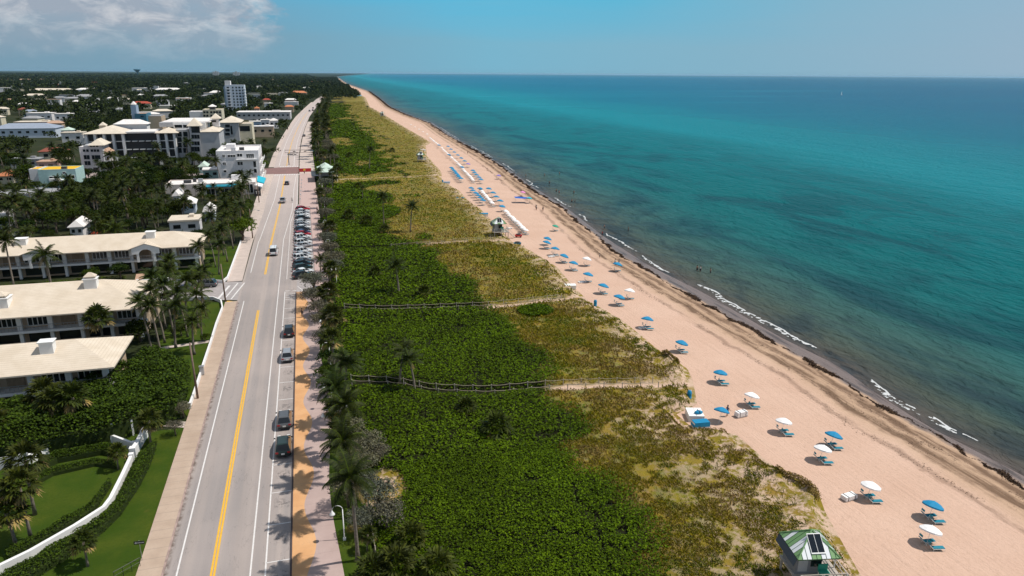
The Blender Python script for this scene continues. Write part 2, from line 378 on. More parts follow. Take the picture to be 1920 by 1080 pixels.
t.put(b.inputs['Base Color'], c); t.put(b.inputs['Roughness'], t.rng(wet, 0, 1, 0.95, 0.42)); b.inputs['Specular IOR Level'].default_value = 0.25
rut = t.noise(t.new('ShaderNodeMapping', {0: pos, 2: (0, 0, R(-4)), 3: (1.4, 0.012, 1)}).outputs[0], 1.0, 3, 0.6)
c = t.mix(t.math('MULTIPLY', t.math('LESS_THAN', t.math('ABSOLUTE', t.math('SUBTRACT', rut, 0.5)), 0.012), 0.16), c, (0.33, 0.22, 0.16)); t.put(b.inputs['Base Color'], c)
fp = t.noise(pos, 2.6, 4, 0.7); tr_ = t.noise(t.new('ShaderNodeMapping', {0: pos, 2: (0, 0, R(-12)), 3: (3.2, 0.10, 1)}).outputs[0], 1.0, 3, 0.6)
t.put(b.inputs['Normal'], t.bump(t.math('ADD', fp, t.math('MULTIPLY', tr_, 0.7)), 0.75, 0.2))
strip('beach', lambda y: float(DUNE(y)) - 0.5, lambda y: float(SHORE(y)) + 6, YS + geo(1500, 70000, 16), zbeach, m, 24, uvw=lambda x, y: (x - float(WRACK(y)), y))

# --- dune ground with its relief
PATHS = [curve([(y_, x_) for x_, y_ in pts]) for pts in (
    [(3, 101.5), (11, 98.5), (15, 95), (23, 92), (32, 91.5), (39, 90.5), (47, 88.5), (60, 87)],
    [(3, 138), (12, 133.8), (24, 132), (33, 131), (42, 131.5), (60, 133)],
    [(3, 189), (18, 186), (33, 187.5), (44, 189), (60, 186)],
    [(3, 318), (20, 318), (40, 320), (62, 323)])]
def pathdist(x, y): return np.min([np.abs(y - p(x)) for p in PATHS], axis=0)
GRAPE = curve([(30, 30), (30.6, 53.7), (31.9, 57.7), (32.1, 63), (31.5, 66.7), (29.3, 69.5), (29, 74.6), (33.2, 77.7), (34.3, 89), (36, 94), (37, 102.8), (34.5, 110), (34, 119), (32.4, 130), (33, 137.5), (32.2, 146), (33.6, 164), (32.5, 188), (28.9, 198.6), (23, 201.6), (24, 219),
               (29.8, 225), (31.6, 259), (35, 270), (29, 287), (44, 317), (40.7, 356), (46, 465), (48, 537), (47, 740), (58, 1038), (70, 1400)])
def grapeness(x, y):
    """1 where sea grape covers the dune, 0 where grass does"""
    e = GRAPE(y) + (fbm(x, y, 8, 5, 3) - 0.5) * 13 * np.clip(y / 120, 0.7, 3.5) + (fbm(x, y * .5, 22, 3, 4) - .5) * 12 * np.clip((y - 150) / 200, 0, 2)
    g = np.clip((e - x) / 3.2, 0, 1) * (1 - np.clip((fbm(x, y * .45, 13, 5, 14) - .60) / .04, 0, 1) * ((y > 190) & (x > 9 + ROADX(y))))
    ov = ((x - 41) / 3.6) ** 2 + ((y - 125.6) / 3.4) ** 2            # round green clump beside the second path
    return np.maximum(g, np.clip((1.1 - ov) * 6, 0, 1))
BOWLS = [(48.6, 58.3, 3.2), (52.9, 95.2, 2.2)]                          # blown-out hollows behind a raised rim
def hdune(x, y):
    d = DUNE(y) + (fbm(x, y, 3.0, 3, 9) - 0.5) * 1.6 - x
    edge = np.clip(d / 0.9, 0, 1)
    h = -0.15 + edge * (0.35 + 0.75 * fbm(x, y, 9, 4, 1) + 0.35 * np.clip(1 - d / 5, 0, 1))
    h = h * np.clip((x - 3.2) / 3.0, 0.0, 1)
    for bx, by, r in BOWLS:
        q = np.hypot(x - bx, (y - by)) / r
        h = h - 0.7 * np.exp(-(q * 1.6) ** 2) + 0.95 * np.exp(-(((q - 1.0) / 0.25) ** 2)) * np.clip((x - bx) / r + 0.35, 0, 1)
    p = pathdist(x, y); return np.where(p < 1.3, np.minimum(h, 0.05 + 0.3 * np.clip(p - .7, 0, 1)), h)
m, t, b, pos = gmat('dune_ground')
at_ = t.new('ShaderNodeAttribute', attribute_name='cover').outputs['Color']; cs = t.new('ShaderNodeSeparateColor', {0: at_})
g_, sandy, path_ = cs.outputs[0], cs.outputs[1], cs.outputs[2]
n1 = t.noise(pos, 0.35, 6, 0.7, 0.3); n2 = t.noise(pos, 1.5, 6, 0.72); n3 = t.noise(pos, 0.12, 4, 0.6)
grass = t.mix(t.rng(n3, 0.35, 0.65), (0.215, 0.175, 0.014), (0.25, 0.16, 0.034))
grass = t.mix(t.rng(n1, 0.42, 0.6), grass, (0.11, 0.125, 0.010)); grass = t.mix(t.math('MULTIPLY', t.rng(n2, 0.5, 0.65), 0.6), grass, (0.16, 0.11, 0.055))
sandm = t.math('MULTIPLY', t.rng(t.math('ADD', t.math('MULTIPLY', n1, 0.5), t.math('MULTIPLY', n2, 0.5)), 0.462, 0.545), sandy)
c = t.mix(sandm, grass, (0.54, 0.385, 0.285)); c = t.mix(g_, c, (0.016, 0.018, 0.006)); c = t.mix(path_, c, (0.56, 0.40, 0.30))  # dark litter under sea grape also stands in for shade on the paths
t.put(b.inputs['Base Color'], c); b.inputs['Roughness'].default_value = 0.95; b.inputs['Specular IOR Level'].default_value = 0.1
t.put(b.inputs['Normal'], t.bump(n2, 0.8, 0.3))
DYS = list(np.arange(26, 140, 0.8)) + list(np.arange(140, 360, 2.0)) + list(np.arange(360, 1500, 8.0)); DN = 64
yy = np.repeat(np.array(DYS), DN + 1); fr = np.tile(np.linspace(0, 1, DN + 1), len(DYS))
xl = 3.0 + ROADX(yy) * 0.8; xx = xl + (DUNE(yy) + 1.0 - xl) * fr
hz = hdune(xx, yy); n = DN + 1
Q = np.array([(r * n + i, r * n + i + 1, (r + 1) * n + i + 1, (r + 1) * n + i) for r in range(len(DYS) - 1) for i in range(DN)])
dune = tag(npmesh('dune', np.stack([xx, yy, hz], 1), Q, m, smooth=True), kind='structure')
hole = np.hypot((xx - 5.6) / 2.0, (yy - 71) / 3.2) < 1.25
gr = None
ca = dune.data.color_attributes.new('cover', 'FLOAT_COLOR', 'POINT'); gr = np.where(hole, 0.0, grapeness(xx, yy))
sd = np.clip(1.15 - (DUNE(yy) - xx) / (14 * np.clip(70 / yy, 0.45, 1.6)), 0.12, 1)
sd = np.where(hole, 1.0, sd); pd = np.clip((1.1 - pathdist(xx, yy)) / 0.4, 0, 1) * np.clip(1 - gr, 0, 1) * (yy < 330)
ca.data.foreach_set('color', np.stack([gr, sd, pd, np.ones_like(gr)], 1).astype(np.float32).ravel())

# --- road
m, t, b, pos = gmat('asphalt')
n1 = t.noise(t.vmul(pos, (1.0, 0.02, 1)), 0.8, 4); n2 = t.noise(pos, 6.0, 4); n3 = t.noise(pos, 0.06, 3)
lanes = t.noise(t.vmul(pos, (0.62, 0.004, 0)), 1.0, 2)
c = t.mix(t.rng(n1, 0.35, 0.65), (0.305, 0.262, 0.242), (0.37, 0.316, 0.288)); c = t.mix(t.math('MULTIPLY', t.rng(lanes, 0.42, 0.6), 0.55), c, (0.245, 0.224, 0.22))
c = t.mix(t.math('MULTIPLY', t.rng(n3, 0.45, 0.65), 0.3), c, (0.45, 0.375, 0.34)); c = t.mix(t.math('MULTIPLY', t.rng(n2, 0.5, 0.7), 0.12), c, (0.16, 0.15, 0.15))
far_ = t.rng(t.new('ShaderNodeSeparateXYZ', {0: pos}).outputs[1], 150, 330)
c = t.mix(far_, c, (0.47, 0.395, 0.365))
sx = t.new('ShaderNodeSeparateXYZ', {0: pos}); lot = t.math('MULTIPLY', t.rng(t.math('ABSOLUTE', t.math('ADD', sx.outputs[0], 5.3)), 1.0, 0.5), t.math('LESS_THAN', sx.outputs[1], 150.0))
bay = t.math('MULTIPLY', t.rng(t.math('ABSOLUTE', t.math('SUBTRACT', t.math('FRACT', t.math('DIVIDE', t.math('SUBTRACT', sx.outputs[1], 37.2), 6.12)), 0.62)), 0.20, 0.05), t.rng(t.noise(pos, 2.2, 5, 0.7), 0.46, 0.62))
c = t.mix(t.math('MULTIPLY', t.math('MULTIPLY', lot, bay), 0.75), c, (0.05, 0.048, 0.05))
gut = t.math('MULTIPLY', t.rng(t.math('ABSOLUTE', t.math('ADD', sx.outputs[0], 15.6)), 0.35, 0.05), t.math('MULTIPLY', t.rng(t.noise(pos, 0.9, 5, 0.7), 0.42, 0.6), t.math('LESS_THAN', sx.outputs[1], 148.0)))
c = t.mix(t.math('MULTIPLY', gut, 0.8), c, (0.09, 0.06, 0.045))
crack = t.math('MULTIPLY', t.math('LESS_THAN', t.math('ABSOLUTE', t.math('SUBTRACT', t.noise(t.vmul(pos, (0.5, 0.09, 1)), 1.0, 5, 0.6, 0.3), 0.5)), 0.0022), 0.45)
c = t.mix(crack, c, (0.12, 0.11, 0.11))
t.put(b.inputs['Base Color'], c); b.inputs['Roughness'].default_value = 0.85; b.inputs['Specular IOR Level'].default_value = 0.2
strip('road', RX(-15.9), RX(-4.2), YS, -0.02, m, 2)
mk('road_worn', (0.335, 0.30, 0.29), 0.85, 0.15, 0.8)
strip('parking_lane', lambda y: -4.2, lambda y: -0.1 if y < 258 else -4.0, [151, 156, 255, 262], -0.012, M['road_worn'], 1)
# painted markings
mk('paint_white', (0.66, 0.63, 0.61), 0.7, 0.08, 2); mk('paint_yellow', (0.72, 0.40, 0.035), 0.7, 0.08, 2)
mb = MB()
def line(x0, y0, x1, y1, w_, z=-0.008, drift=True):
    dx, dy = x1 - x0, y1 - y0; L = math.hypot(dx, dy); nx, ny = -dy / L * w_ / 2, dx / L * w_ / 2; k = max(1, int(L / 25))
    for i in range(k):
        a, c_ = i / k, (i + 1) / k; ya, yc = y0 + dy * a, y0 + dy * c_
        da, dc = (float(ROADX(ya)), float(ROADX(yc))) if drift else (0, 0)
        xa, xc = x0 + dx * a + da, x0 + dx * c_ + dc
        mb.quad((xa + nx, ya + ny, z), (xa - nx, ya - ny, z), (xc - nx, yc - ny, z), (xc + nx, yc + ny, z))
mb.cur = 0
line(-14.55, 30, -14.55, 148.5, .16); line(-14.6, 171, -14.55, 205, .16); line(-14.4, 205, -12.6, 275, .16); line(-12.6, 275, -12.4, 340, .16); line(-13.6, 376, -13.6, 900, .2)
line(-7.95, 30, -7.95, 205, .15); line(-7.95, 205, -6.1, 250, .15); line(-6.1, 250, -5.9, 300, .15); line(-5.9, 300, -5.2, 340, .15); line(-6.5, 376, -6.5, 900, .2)
line(-6.6, 30, -6.6, 153, .15); line(-6.4, 163, -6.3, 230, .1); line(-6.3, 230, -4.6, 262, .13); line(-4.6, 262, -4.4, 340, .13)
for k in range(20): line(-6.6, 37.2 + 6.12 * k, -4.3, 37.2 + 6.12 * k, .12)
for k in range(4): line(-6.5, 149 + 1.6 * k, -4.4 + (1.6 if k == 3 else 0), 148 + 1.6 * k, .15)
line(-4.0, 156.5, -2.0, 150.5, .15)
for k in range(28): line(-4.9, 161 + 3.4 * k, -0.6, 163.6 + 3.4 * k, .1)
line(-18.6, 150.5, -16.8, 162.5, .28); line(-19.8, 151.5, -18.4, 161, .5); line(-17.2, 150.5, -15.4, 162.5, .28)
for k in range(12):                                                     # crosswalk bars on both sides of the brick table
    line(-14.6 + k * 1.05, 341.5, -14.2 + k * 1.05, 344.8, .5); line(-13 + k * 1.15, 371.8, -12.6 + k * 1.15, 374.8, .55)
line(-13.4, 425, -4.6, 425, .5); line(-13.4, 429, -4.6, 429, .5)
nw = len(mb.f); mb.cur = 1
for o in (-0.14, 0.14):
    line(-11.3 + o, 30, -11.4 + o, 141.5, .2); line(-11.3 + o, 168.5, -11.2 + o, 200, .2); line(-11.2 + o, 200, -10.3 + o, 262, .2); line(-10.3 + o, 262, -10.2 + o, 340, .2)
    line(-10 + o, 376, -10 + o, 900, .16)
line(-18.2, 164.6, -16.6, 166.0, .7); line(-17.9, 149.2, -16.4, 148.4, .6)
tag(mb.build('road_marking', [M['paint_white'], M['paint_yellow']]), kind='structure')
# brick crossing and the avenue leading inland
m, t, b, pos = gmat('brick_paving')
br = t.new('ShaderNodeTexBrick', {'Vector': pos, 'Color1': (0.23, 0.125, 0.11), 'Color2': (0.19, 0.105, 0.095), 'Mortar': (0.16, 0.11, 0.10), 'Scale': 2.5})
t.put(b.inputs['Base Color'], t.mix(t.rng(t.noise(pos, 0.3, 3), 0.3, 0.7), br.outputs[0], t.mix(1.0, br.outputs[0], (1.2, 1.15, 1.15), 'MULTIPLY'))); b.inputs['Roughness'].default_value = 0.9
mb = MB(); mb.prism([(-18.5, 346), (-4.2, 345.4), (-4.2, 371), (-14.0, 371), (-20, 368)], -0.015, -0.004); tag(mb.build('crossing', m), kind='structure')
strip('avenue', lambda x: 0, lambda x: 0, [0, 1], 0, m) if False else None
mk('avenue_paving', (0.34, 0.27, 0.25), 0.9, 0.12, 0.5)
mb = MB(); mb.prism([(-16, 348), (-16, 368), (-170, 372), (-170, 356)], -0.05, -0.03); tag(mb.build('avenue', M['avenue_paving']), kind='structure')
mk('court_paving', (0.42, 0.34, 0.28), 0.9, 0.15, 0.4)
mb = MB(); mb.prism([(-15.8, 149.5), (-15.8, 163.5), (-24, 165.5), (-60, 164.5), (-60, 153), (-24, 152)], -0.045, -0.03); tag(mb.build('driveway', M['road_worn']), kind='structure')
# --- pavements
m, t, b, pos = gmat('pavement_concrete')
n1 = t.noise(pos, 0.4, 5); n2 = t.noise(pos, 5, 4); sp = t.new('ShaderNodeSeparateXYZ', {0: pos})
joint = t.math('LESS_THAN', t.math('FRACT', t.math('DIVIDE', sp.outputs[1], 1.55)), 0.05)
c = t.mix(t.rng(n1, 0.35, 0.65), (0.40, 0.295, 0.22), (0.47, 0.355, 0.27)); c = t.mix(t.math('MULTIPLY', t.rng(n2, 0.5, 0.7), 0.2), c, (0.28, 0.22, 0.18)); c = t.mix(t.math('MULTIPLY', joint, 0.45), c, (0.22, 0.18, 0.15))
t.put(b.inputs['Base Color'], c); b.inputs['Roughness'].default_value = 0.9; PAVE = m
def solid(name, xl, xr, ys, z0, z1, m):
    mb = MB(); L = [(xl(y), y) for y in ys]; Rr = [(xr(y), y) for y in ys]
    for i in range(len(ys) - 1):
        a, b_, c_, d = L[i], Rr[i], Rr[i + 1], L[i + 1]
        mb.quad((*a, z1), (*b_, z1), (*c_, z1), (*d, z1)); mb.quad((*b_, z0), (*c_, z0), (*c_, z1), (*b_, z1)); mb.quad((*d, z0), (*a, z0), (*a, z1), (*d, z1))
    for (a, b_, f) in ((L[0], Rr[0], 0), (Rr[-1], L[-1], 1)): mb.quad((*a, z0), (*b_, z0), (*b_, z1), (*a, z1))
    return tag(mb.build(name, m), kind='structure')
ys1 = list(np.arange(30, 149, 4.0)) + [148.5]
solid('pavement', lambda y: -18.15, lambda y: -15.9, ys1, -0.08, 0.10, PAVE)
mk('pale_paving', (0.50, 0.41, 0.36), 0.9, 0.1, 0.6)
solid('pavement', lambda y: -19.2 if y < 205 else -19.2, curve([(-16.0, 164), (-16.2, 200), (-15.3, 250), (-15.6, 280), (-15.2, 345)]), [164, 175, 190, 205, 220, 250, 280, 310, 346], -0.08, 0.08, M['pale_paving'])
solid('pavement', RX(-18.5), RX(-15.9), [372, 420, 500, 600, 700, 800, 900, 1000, 1200], -0.08, 0.08, M['pale_paving'])
# --- promenade: apricot band waving along pinkish grey concrete
m, t, b, pos = gmat('promenade_paving'); sp = t.new('ShaderNodeSeparateXYZ', {0: pos})
wv = t.math('ADD', -2.45, t.math('MULTIPLY', t.math('COSINE', t.math('MULTIPLY', t.math('SUBTRACT', sp.outputs[1], 63.5), 2 * math.pi / 13.3)), 0.55))
n1 = t.noise(pos, 0.35, 5); n2 = t.noise(pos, 4, 4)
ap = t.mix(t.rng(n1, 0.35, 0.65), (0.56, 0.29, 0.125), (0.64, 0.36, 0.17)); pk = t.mix(t.rng(n1, 0.35, 0.65), (0.37, 0.27, 0.245), (0.43, 0.32, 0.29))
jn = t.math('LESS_THAN', t.math('FRACT', t.math('DIVIDE', sp.outputs[1], 4.4)), 0.012)
nearm = t.math('LESS_THAN', sp.outputs[1], 153.0)
c = t.mix(t.math('MULTIPLY', t.math('LESS_THAN', sp.outputs[0], wv), nearm), pk, ap)
c = t.mix(t.rng(sp.outputs[1], 150, 158), c, (0.47, 0.335, 0.30)); c = t.mix(t.math('MULTIPLY', jn, 0.3), c, (0.2, 0.15, 0.13)); c = t.mix(t.math('MULTIPLY', t.rng(n2, 0.55, 0.7), 0.15), c, (0.25, 0.19, 0.16))
t.put(b.inputs['Base Color'], c); b.inputs['Roughness'].default_value = 0.85
def promR(y): return (0.25 + 0.5 * math.sin(y / 7.0 + 0.6)) if y < 148 else 2.7
def promL(y): return -4.2 if y < 152 else (-0.15 if y < 256 else -3.8)
ysp = list(np.arange(30, 148, 2.0)) + [149, 151.9, 152.1, 160, 200, 250, 255.9, 256.1, 270, 300, 330, 344]
solid('promenade', promL, promR, ysp, -0.08, 0.10, m)
solid('promenade', RX(-3.8), RX(3.4), [344.1, 372, 400, 430, 480, 560, 640, 720], -0.08, 0.10, M['pale_paving'])
solid('kerb', lambda y: -4.36, lambda y: -4.203, ys1 + [151.9], -0.08, 0.13, mat('kerb_stone', (0.075, 0.055, 0.055), 0.9))
solid('kerb', lambda y: -15.897, lambda y: -15.72, ys1, -0.08, 0.115, mat('kerb_pale', (0.33, 0.24, 0.21), 0.9, 0.3, 1.5))
# --- lawns
m, t, b, pos = gmat('lawn_grass'); n1 = t.noise(pos, 0.25, 4); n2 = t.noise(pos, 3, 5, 0.7)
c = t.mix(t.rng(n1, 0.4, 0.65), (0.035, 0.066, 0.005), (0.060, 0.083, 0.008)); c = t.mix(t.math('MULTIPLY', t.rng(n2, 0.4, 0.7), 0.5), c, (0.028, 0.05, 0.004))
c = t.mix(t.rng(t.noise(pos, 0.12, 3), 0.64, 0.72), c, (0.17, 0.11, 0.03))
t.put(b.inputs['Base Color'], c); b.inputs['Roughness'].default_value = 0.9; b.inputs['Specular IOR Level'].default_value = 0.1
t.put(b.inputs['Normal'], t.bump(n2, 0.6, 0.1)); LAWN = m
mb = MB()
for poly in ([(-18.15, 40), (-40, 40), (-40, 90), (-21, 93), (-18.15, 93)], [(-18.15, 96), (-18.15, 148.5), (-27, 151.5), (-27, 118)], [(-19.2, 166), (-19.2, 200), (-30, 200), (-38, 173), (-38, 166)]):
    mb.prism(poly, -0.07, 0.0)
lw = tag(mb.build('lawn', LAWN), kind='structure')
solid('verge', promR, lambda y: 3.4, list(np.arange(30, 150, 2.0)), -0.07, 0.05, LAWN)
# ================================================================== VEGETATION
def merge(parts):
    V = []; Q = []; o = 0
    for v, q in parts: V.append(v); Q.append(q + o); o += len(v)
    return np.concatenate(V), np.concatenate(Q)
# ---- low sea grape over the dune: one mass of leaves
mk('grape_leaf', (0.060, 0.103, 0.003), 0.75, .30, .11, spec=0.06, island=0.6, trans=0.12)
def ground_samples(n, y0, y1, xa, xb, rng):
    y = rng.uniform(y0, y1, n); a, b = xa(y), xb(y); x = a + (b - a) * rng.random(n); return x, y
PV = []
for (y0, y1, dens, sz) in ((40, 75, 70, .23), (75, 125, 34, .30), (125, 260, 14, .44), (260, 520, 4.5, .75), (520, 1150, 1.0, 1.6)):
    n = int((y1 - y0) * 34 * dens); x, y = ground_samples(n, y0, y1, lambda y: 3.6 + ROADX(y) * .8, lambda y: GRAPE(y) + 7, RNG)
    g = grapeness(x, y); p = pathdist(x, y); hole = np.hypot((x - 5.6) / 2.0, (y - 71) / 3.2)
    gap = np.abs(fbm(x, y, 9.0, 4, 12) - .5)
    keep = (RNG.random(n) < g) & (p > 0.75 + 0.3 * RNG.random(n)) & (hole > 1 + 0.4 * RNG.random(n)) & (gap > 0.002 + 0.012 * RNG.random(n))
    x, y = x[keep], y[keep]; lump = fbm(x, y, 2.6, 3, 5); big = fbm(x, y, 11, 3, 6)
    top = (0.30 + 0.38 * lump ** 1.2 + .6 * np.clip(big - .3, 0, 1) * np.clip((x - 4) / 4, .3, 1)) * (1 if y0 < 260 else .55)
    z = hdune(x, y) + top * (0.55 + 0.45 * RNG.random(len(x))) * np.clip(p[keep] / 1.6, 0.5, 1)
    PV.append(leaves(np.stack([x, y, z], 1), sz, up=0.45, aspect=0.85))
    if y1 == 260:                                               # the round clump beside the second path
        n = 2600; q = RNG.random(n) ** .5; a = RNG.uniform(0, 6.283, n); x, y = 41 + 3.5 * q * np.cos(a), 125.6 + 3.3 * q * np.sin(a)
        PV.append(leaves(np.stack([x, y, hdune(x, y) + .5 * RNG.random(n) + .5 * (1 - q)], 1), .35, up=.45, aspect=.85))
v, q = merge(PV); tag(npmesh('sea_grape_cover', v, q, M['grape_leaf']), kind='stuff')
# ---- dune grass and weeds
mk('dune_grass_blade', (0.245, 0.205, 0.016), 0.8, spec=0.05, island=0.5, trans=0.15); mk('dune_weed', (0.105, 0.140, 0.008), 0.8, spec=0.05, island=0.45, trans=0.1); mk('dry_weed', (0.235, 0.165, 0.060), 0.9, spec=0.05, island=0.5)
BV = []; BM = []
for (y0, y1, dens, h_, wd) in ((40, 75, 100, .42, .05), (75, 125, 46, .5, .075), (125, 260, 15, .6, .13), (260, 520, 3.0, .4, .36), (520, 1200, .6, .45, .9)):
    n = int((y1 - y0) * (28 if y1 < 261 else 46) * dens); x, y = ground_samples(n, y0, y1, lambda y: np.where(y > 190, 4 + ROADX(y) * .8, GRAPE(y) - 5), lambda y: DUNE(y) + .2, RNG)
    x = x + 0; d = DUNE(y) - x; g = grapeness(x, y); p = pathdist(x, y)
    bare = .5 * fbm(x, y, 3.2, 4, 21) + .5 * fbm(x, y, .9, 3, 22); sandy = np.clip(1.2 - d / (16 * np.clip(70 / y, .45, 1.6)), 0.15, 1)
    thr = 0.405 + 0.18 * sandy
    bowl = np.min([np.hypot(x - bx, y - by) / r for bx, by, r in BOWLS], axis=0)
    keep = (RNG.random(n) > g) & (p > 1.0) & (bare + 0.12 * RNG.random(n) > thr) & (d > 0.15) & ((bowl > 0.85) | (RNG.random(n) < .1))
    x, y = x[keep], y[keep]; n = len(x); kind = fbm(x, y, 6, 4, 31) + 0.12 * RNG.normal(size=n); kk = np.where(kind > 0.555, 1, np.where(kind < 0.405, 2, 0))
    z = hdune(x, y); a = RNG.uniform(0, 6.283, n); hh = h_ * RNG.uniform(.5, 1.3, n) * np.where(kk == 0, .85, .55); w2 = wd * RNG.uniform(.6, 1.4, n) * np.where(kk == 0, .8, 1.4)
    lean = RNG.normal(0, .45, (n, 2)) * hh[:, None] + np.array([-.30, .05]) * hh[:, None]
    P = np.stack([x, y, z], 1); A = np.stack([np.cos(a) * w2, np.sin(a) * w2, np.zeros(n)], 1)
    mid = P + np.stack([lean[:, 0] * .35, lean[:, 1] * .35, hh * .62], 1); tip = P + np.stack([lean[:, 0], lean[:, 1], hh * .9], 1)
    V = np.stack([P - A * .5, P + A * .5, mid + A * .45, tip], 1).reshape(-1, 3); BV.append((V, np.arange(n * 4).reshape(n, 4))); BM.append(kk)
v, q = merge(BV); tag(npmesh('dune_grass', v, q, [M['dune_grass_blade'], M['dune_weed'], M['dry_weed']], mi=np.concatenate(BM)), kind='stuff')
# brush added on the rims of both hollows, standing in for their shadow
BV = []
for bx, by, r in BOWLS:
    n = 2600; a = RNG.uniform(-.9, 1.25, n); q_ = r * RNG.normal(1.0, .07, n); x, y = bx + q_ * np.cos(a), by + q_ * np.sin(a)
    BV.append(leaves(np.stack([x, y, hdune(x, y) + .55 * RNG.random(n)], 1), .16, up=.2))
v, q = merge(BV); tag(npmesh('rim_shadow_weeds', v, q, M['dry_weed']), kind='stuff')
# ---- sargassum line
mk('sargassum', (0.065, 0.038, 0.026), 0.8, spec=0.2, island=0.6)
n = 60000; y = 40 + np.where(RNG.random(n) < .8, 460 * RNG.random(n) ** 1.7, 1900 * RNG.random(n)); wob = .5 + (fbm(y, y * 0, 5, 4, 41) - .5) * 2.6 + (fbm(y, y * 0, 1.3, 3, 43) - .5) * 1.3
thick = np.clip((fbm(y, y * 0 + 9, 3.0, 3, 44) - .31) * 3, 0.05, 1.1) * np.where(np.abs(y - 127) < 6, 2.0, 1)
x = WRACK(y) + wob + RNG.normal(0, .28, n) * thick * np.clip(y / 250, 1, 4)
keep = RNG.random(n) < thick; x, y = x[keep], y[keep]
z = zbeach(x, y) + .02 + .16 * RNG.random(len(x)) * thick[keep]; sz = np.clip(.14 + y / 800, .14, 2.6)
v, q = leaves(np.stack([x, y, z], 1), sz, up=.3); PV = [(v, q)]
n = 7000; y = 40 + 330 * RNG.random(n) ** 1.6; lane = RNG.integers(0, 3, n); x = WRACK(y) + np.array([-1.9, -4.9, -8.6])[lane] + (fbm(y, lane * 50., 9, 4, 45) - .5) * 3 + RNG.normal(0, .45, n)
k = fbm(x, y * .25, 2.0, 3, 46) > .5; x, y = x[k], y[k]; PV.append(leaves(np.stack([x, y, zbeach(x, y) + .03], 1), np.clip(.10 + y / 1100, .1, .5), up=.7))
v, q = merge(PV); tag(npmesh('sargassum_debris', v, q, M['sargassum']), kind='stuff')
# ---- foam lines
mk('foam', (0.62, 0.63, 0.63), 0.8, 0.05, 3)
FV = []
for (y0, y1, o, wd, dens) in ((64, 84, 2.2, 1.9, 380), (98, 139, 2.6, 2.3, 420), (150, 167, 1.9, .9, 220), (172, 195, 2.0, .7, 170), (212, 226, 1.6, .7, 50), (240, 262, 1.6, .8, 40), (285, 310, 1.6, .9, 26), (340, 372, 1.5, 1.2, 12), (400, 470, 1.5, 1.6, 7), (520, 640, 1.5, 2.0, 4)):
    n = int((y1 - y0) * dens); y = RNG.uniform(y0, y1, n); f = np.sin(np.pi * (y - y0) / (y1 - y0)) ** .5; c_ = (fbm(y, y * 0, 6, 4, 51) - .5) * 2.4
    edge = RNG.random(n) ** 2.2; x = SHORE(y) + o + c_ - wd * .7 * f * edge
    k = ((edge < .12) & (fbm(x, y, 1.7, 3, 53) > .42)) | (fbm(x * 1.5, y, .7, 3, 52) > .60)
    FV.append(leaves(np.stack([x, y, np.full(n, -1.165) + .03 * RNG.random(n)], 1)[k], .15 + np.clip(y[k] / 800, 0, .8), up=.93, aspect=.6))
v, q = merge(FV); tag(npmesh('surf_foam', v, q, M['foam']), kind='stuff')

# ---- plant builders ------------------------------------------------
def frond(L, az, el, droop, twist, wind, nl, lw, ll, rng):
    """coconut frond: curved midrib with two rows of leaflets -> V, Q, rib points"""
    d = np.array([math.cos(az), math.sin(az)]); pts = []; p = np.zeros(3); e = el
    for i in range(9):
        pts.append(p.copy()); s = L / 8
        dv = np.array([d[0] * math.cos(e), d[1] * math.cos(e), math.sin(e)]) + wind * (i / 8) * 0.55
        p = p + dv / np.linalg.norm(dv) * s; e -= droop / 8 * (0.6 + i / 8)
    pts = np.array(pts); V = []; side = np.array([-d[1], d[0], 0])
    tt = np.linspace(.12, .99, nl)
    for t in tt:
        q = t * 8; i = min(int(q), 7); b = pts[i] + (pts[i + 1] - pts[i]) * (q - i); tn = pts[i + 1] - pts[i]; tn /= np.linalg.norm(tn)
        l = ll * (0.45 + 0.75 * math.sin(math.pi * min(1, t * .85 + .15))) * rng.uniform(.85, 1.1)
        for s in (-1, 1):
            dr = side * s * .78 + tn * .55 + np.array([0, 0, -0.38 - .25 * rng.random()]) + wind * .3
            dr /= np.linalg.norm(dr); w_ = tn * lw
            V += [b - w_ * .5, b + w_ * .5, b + dr * l * .6 + w_ * .32, b + dr * l]
    V = np.array(V); return V, np.arange(len(V)).reshape(-1, 4), pts
def make_palm(name, H, lean, nf, L, seed, nl=24, dry=3, wind=(-.62, -.1), yellow=False):
    L = L * .72
    rng = np.random.default_rng(seed); r = thing(name)
    k = 8; pts = [(lean[0] * (i / k) ** 1.7, lean[1] * (i / k) ** 1.7, H * i / k) for i in range(k + 1)]
    mb = MB(); mb.tube(pts, [.20 - .08 * (i / k) + (.10 if i == 0 else 0) for i in range(k + 1)], 7); mb.build('trunk', M['trunk'], r, True)
    top = np.array(pts[-1]); G_ = []; D_ = []; ribs = MB(); wv = np.array([*wind, 0])
    for i in range(nf):
        u = (i + .5) / nf; el = R(78) - u * R(92) + rng.normal(0, .09); az = i * 2.39996 + rng.normal(0, .15)
        v, q, rp = frond(L * rng.uniform(.85, 1.1), az, el, R(70) + rng.normal(0, .2), 0, wv, nl, .15 * L / 4, .26 * L, rng)
        G_.append((v + top, q)); ribs.tube([tuple(p + top) for p in rp], [.045 * L / 4 * (1 - j / 9.5) + .008 for j in range(9)], 3, cap=False)
    v, q = merge(G_); cr = npmesh('crown', v, q, M['frond'], r); cr['label'] = 'windswept crown of feathery fronds'
    ribs.build('frond_ribs', M['frond_dry' if yellow else 'leaf_bright'], r)
    if dry:
        for i in range(dry):
            v, q, rp = frond(L * .8, rng.uniform(0, 6.28), -.5, R(50), 0, wv * .3, nl, .09 * L / 4, .2 * L, rng); D_.append((v + top - [0, 0, .15], q))
        v, q = merge(D_); npmesh('dry_fronds', v, q, M['frond_dry'], r)
    return r
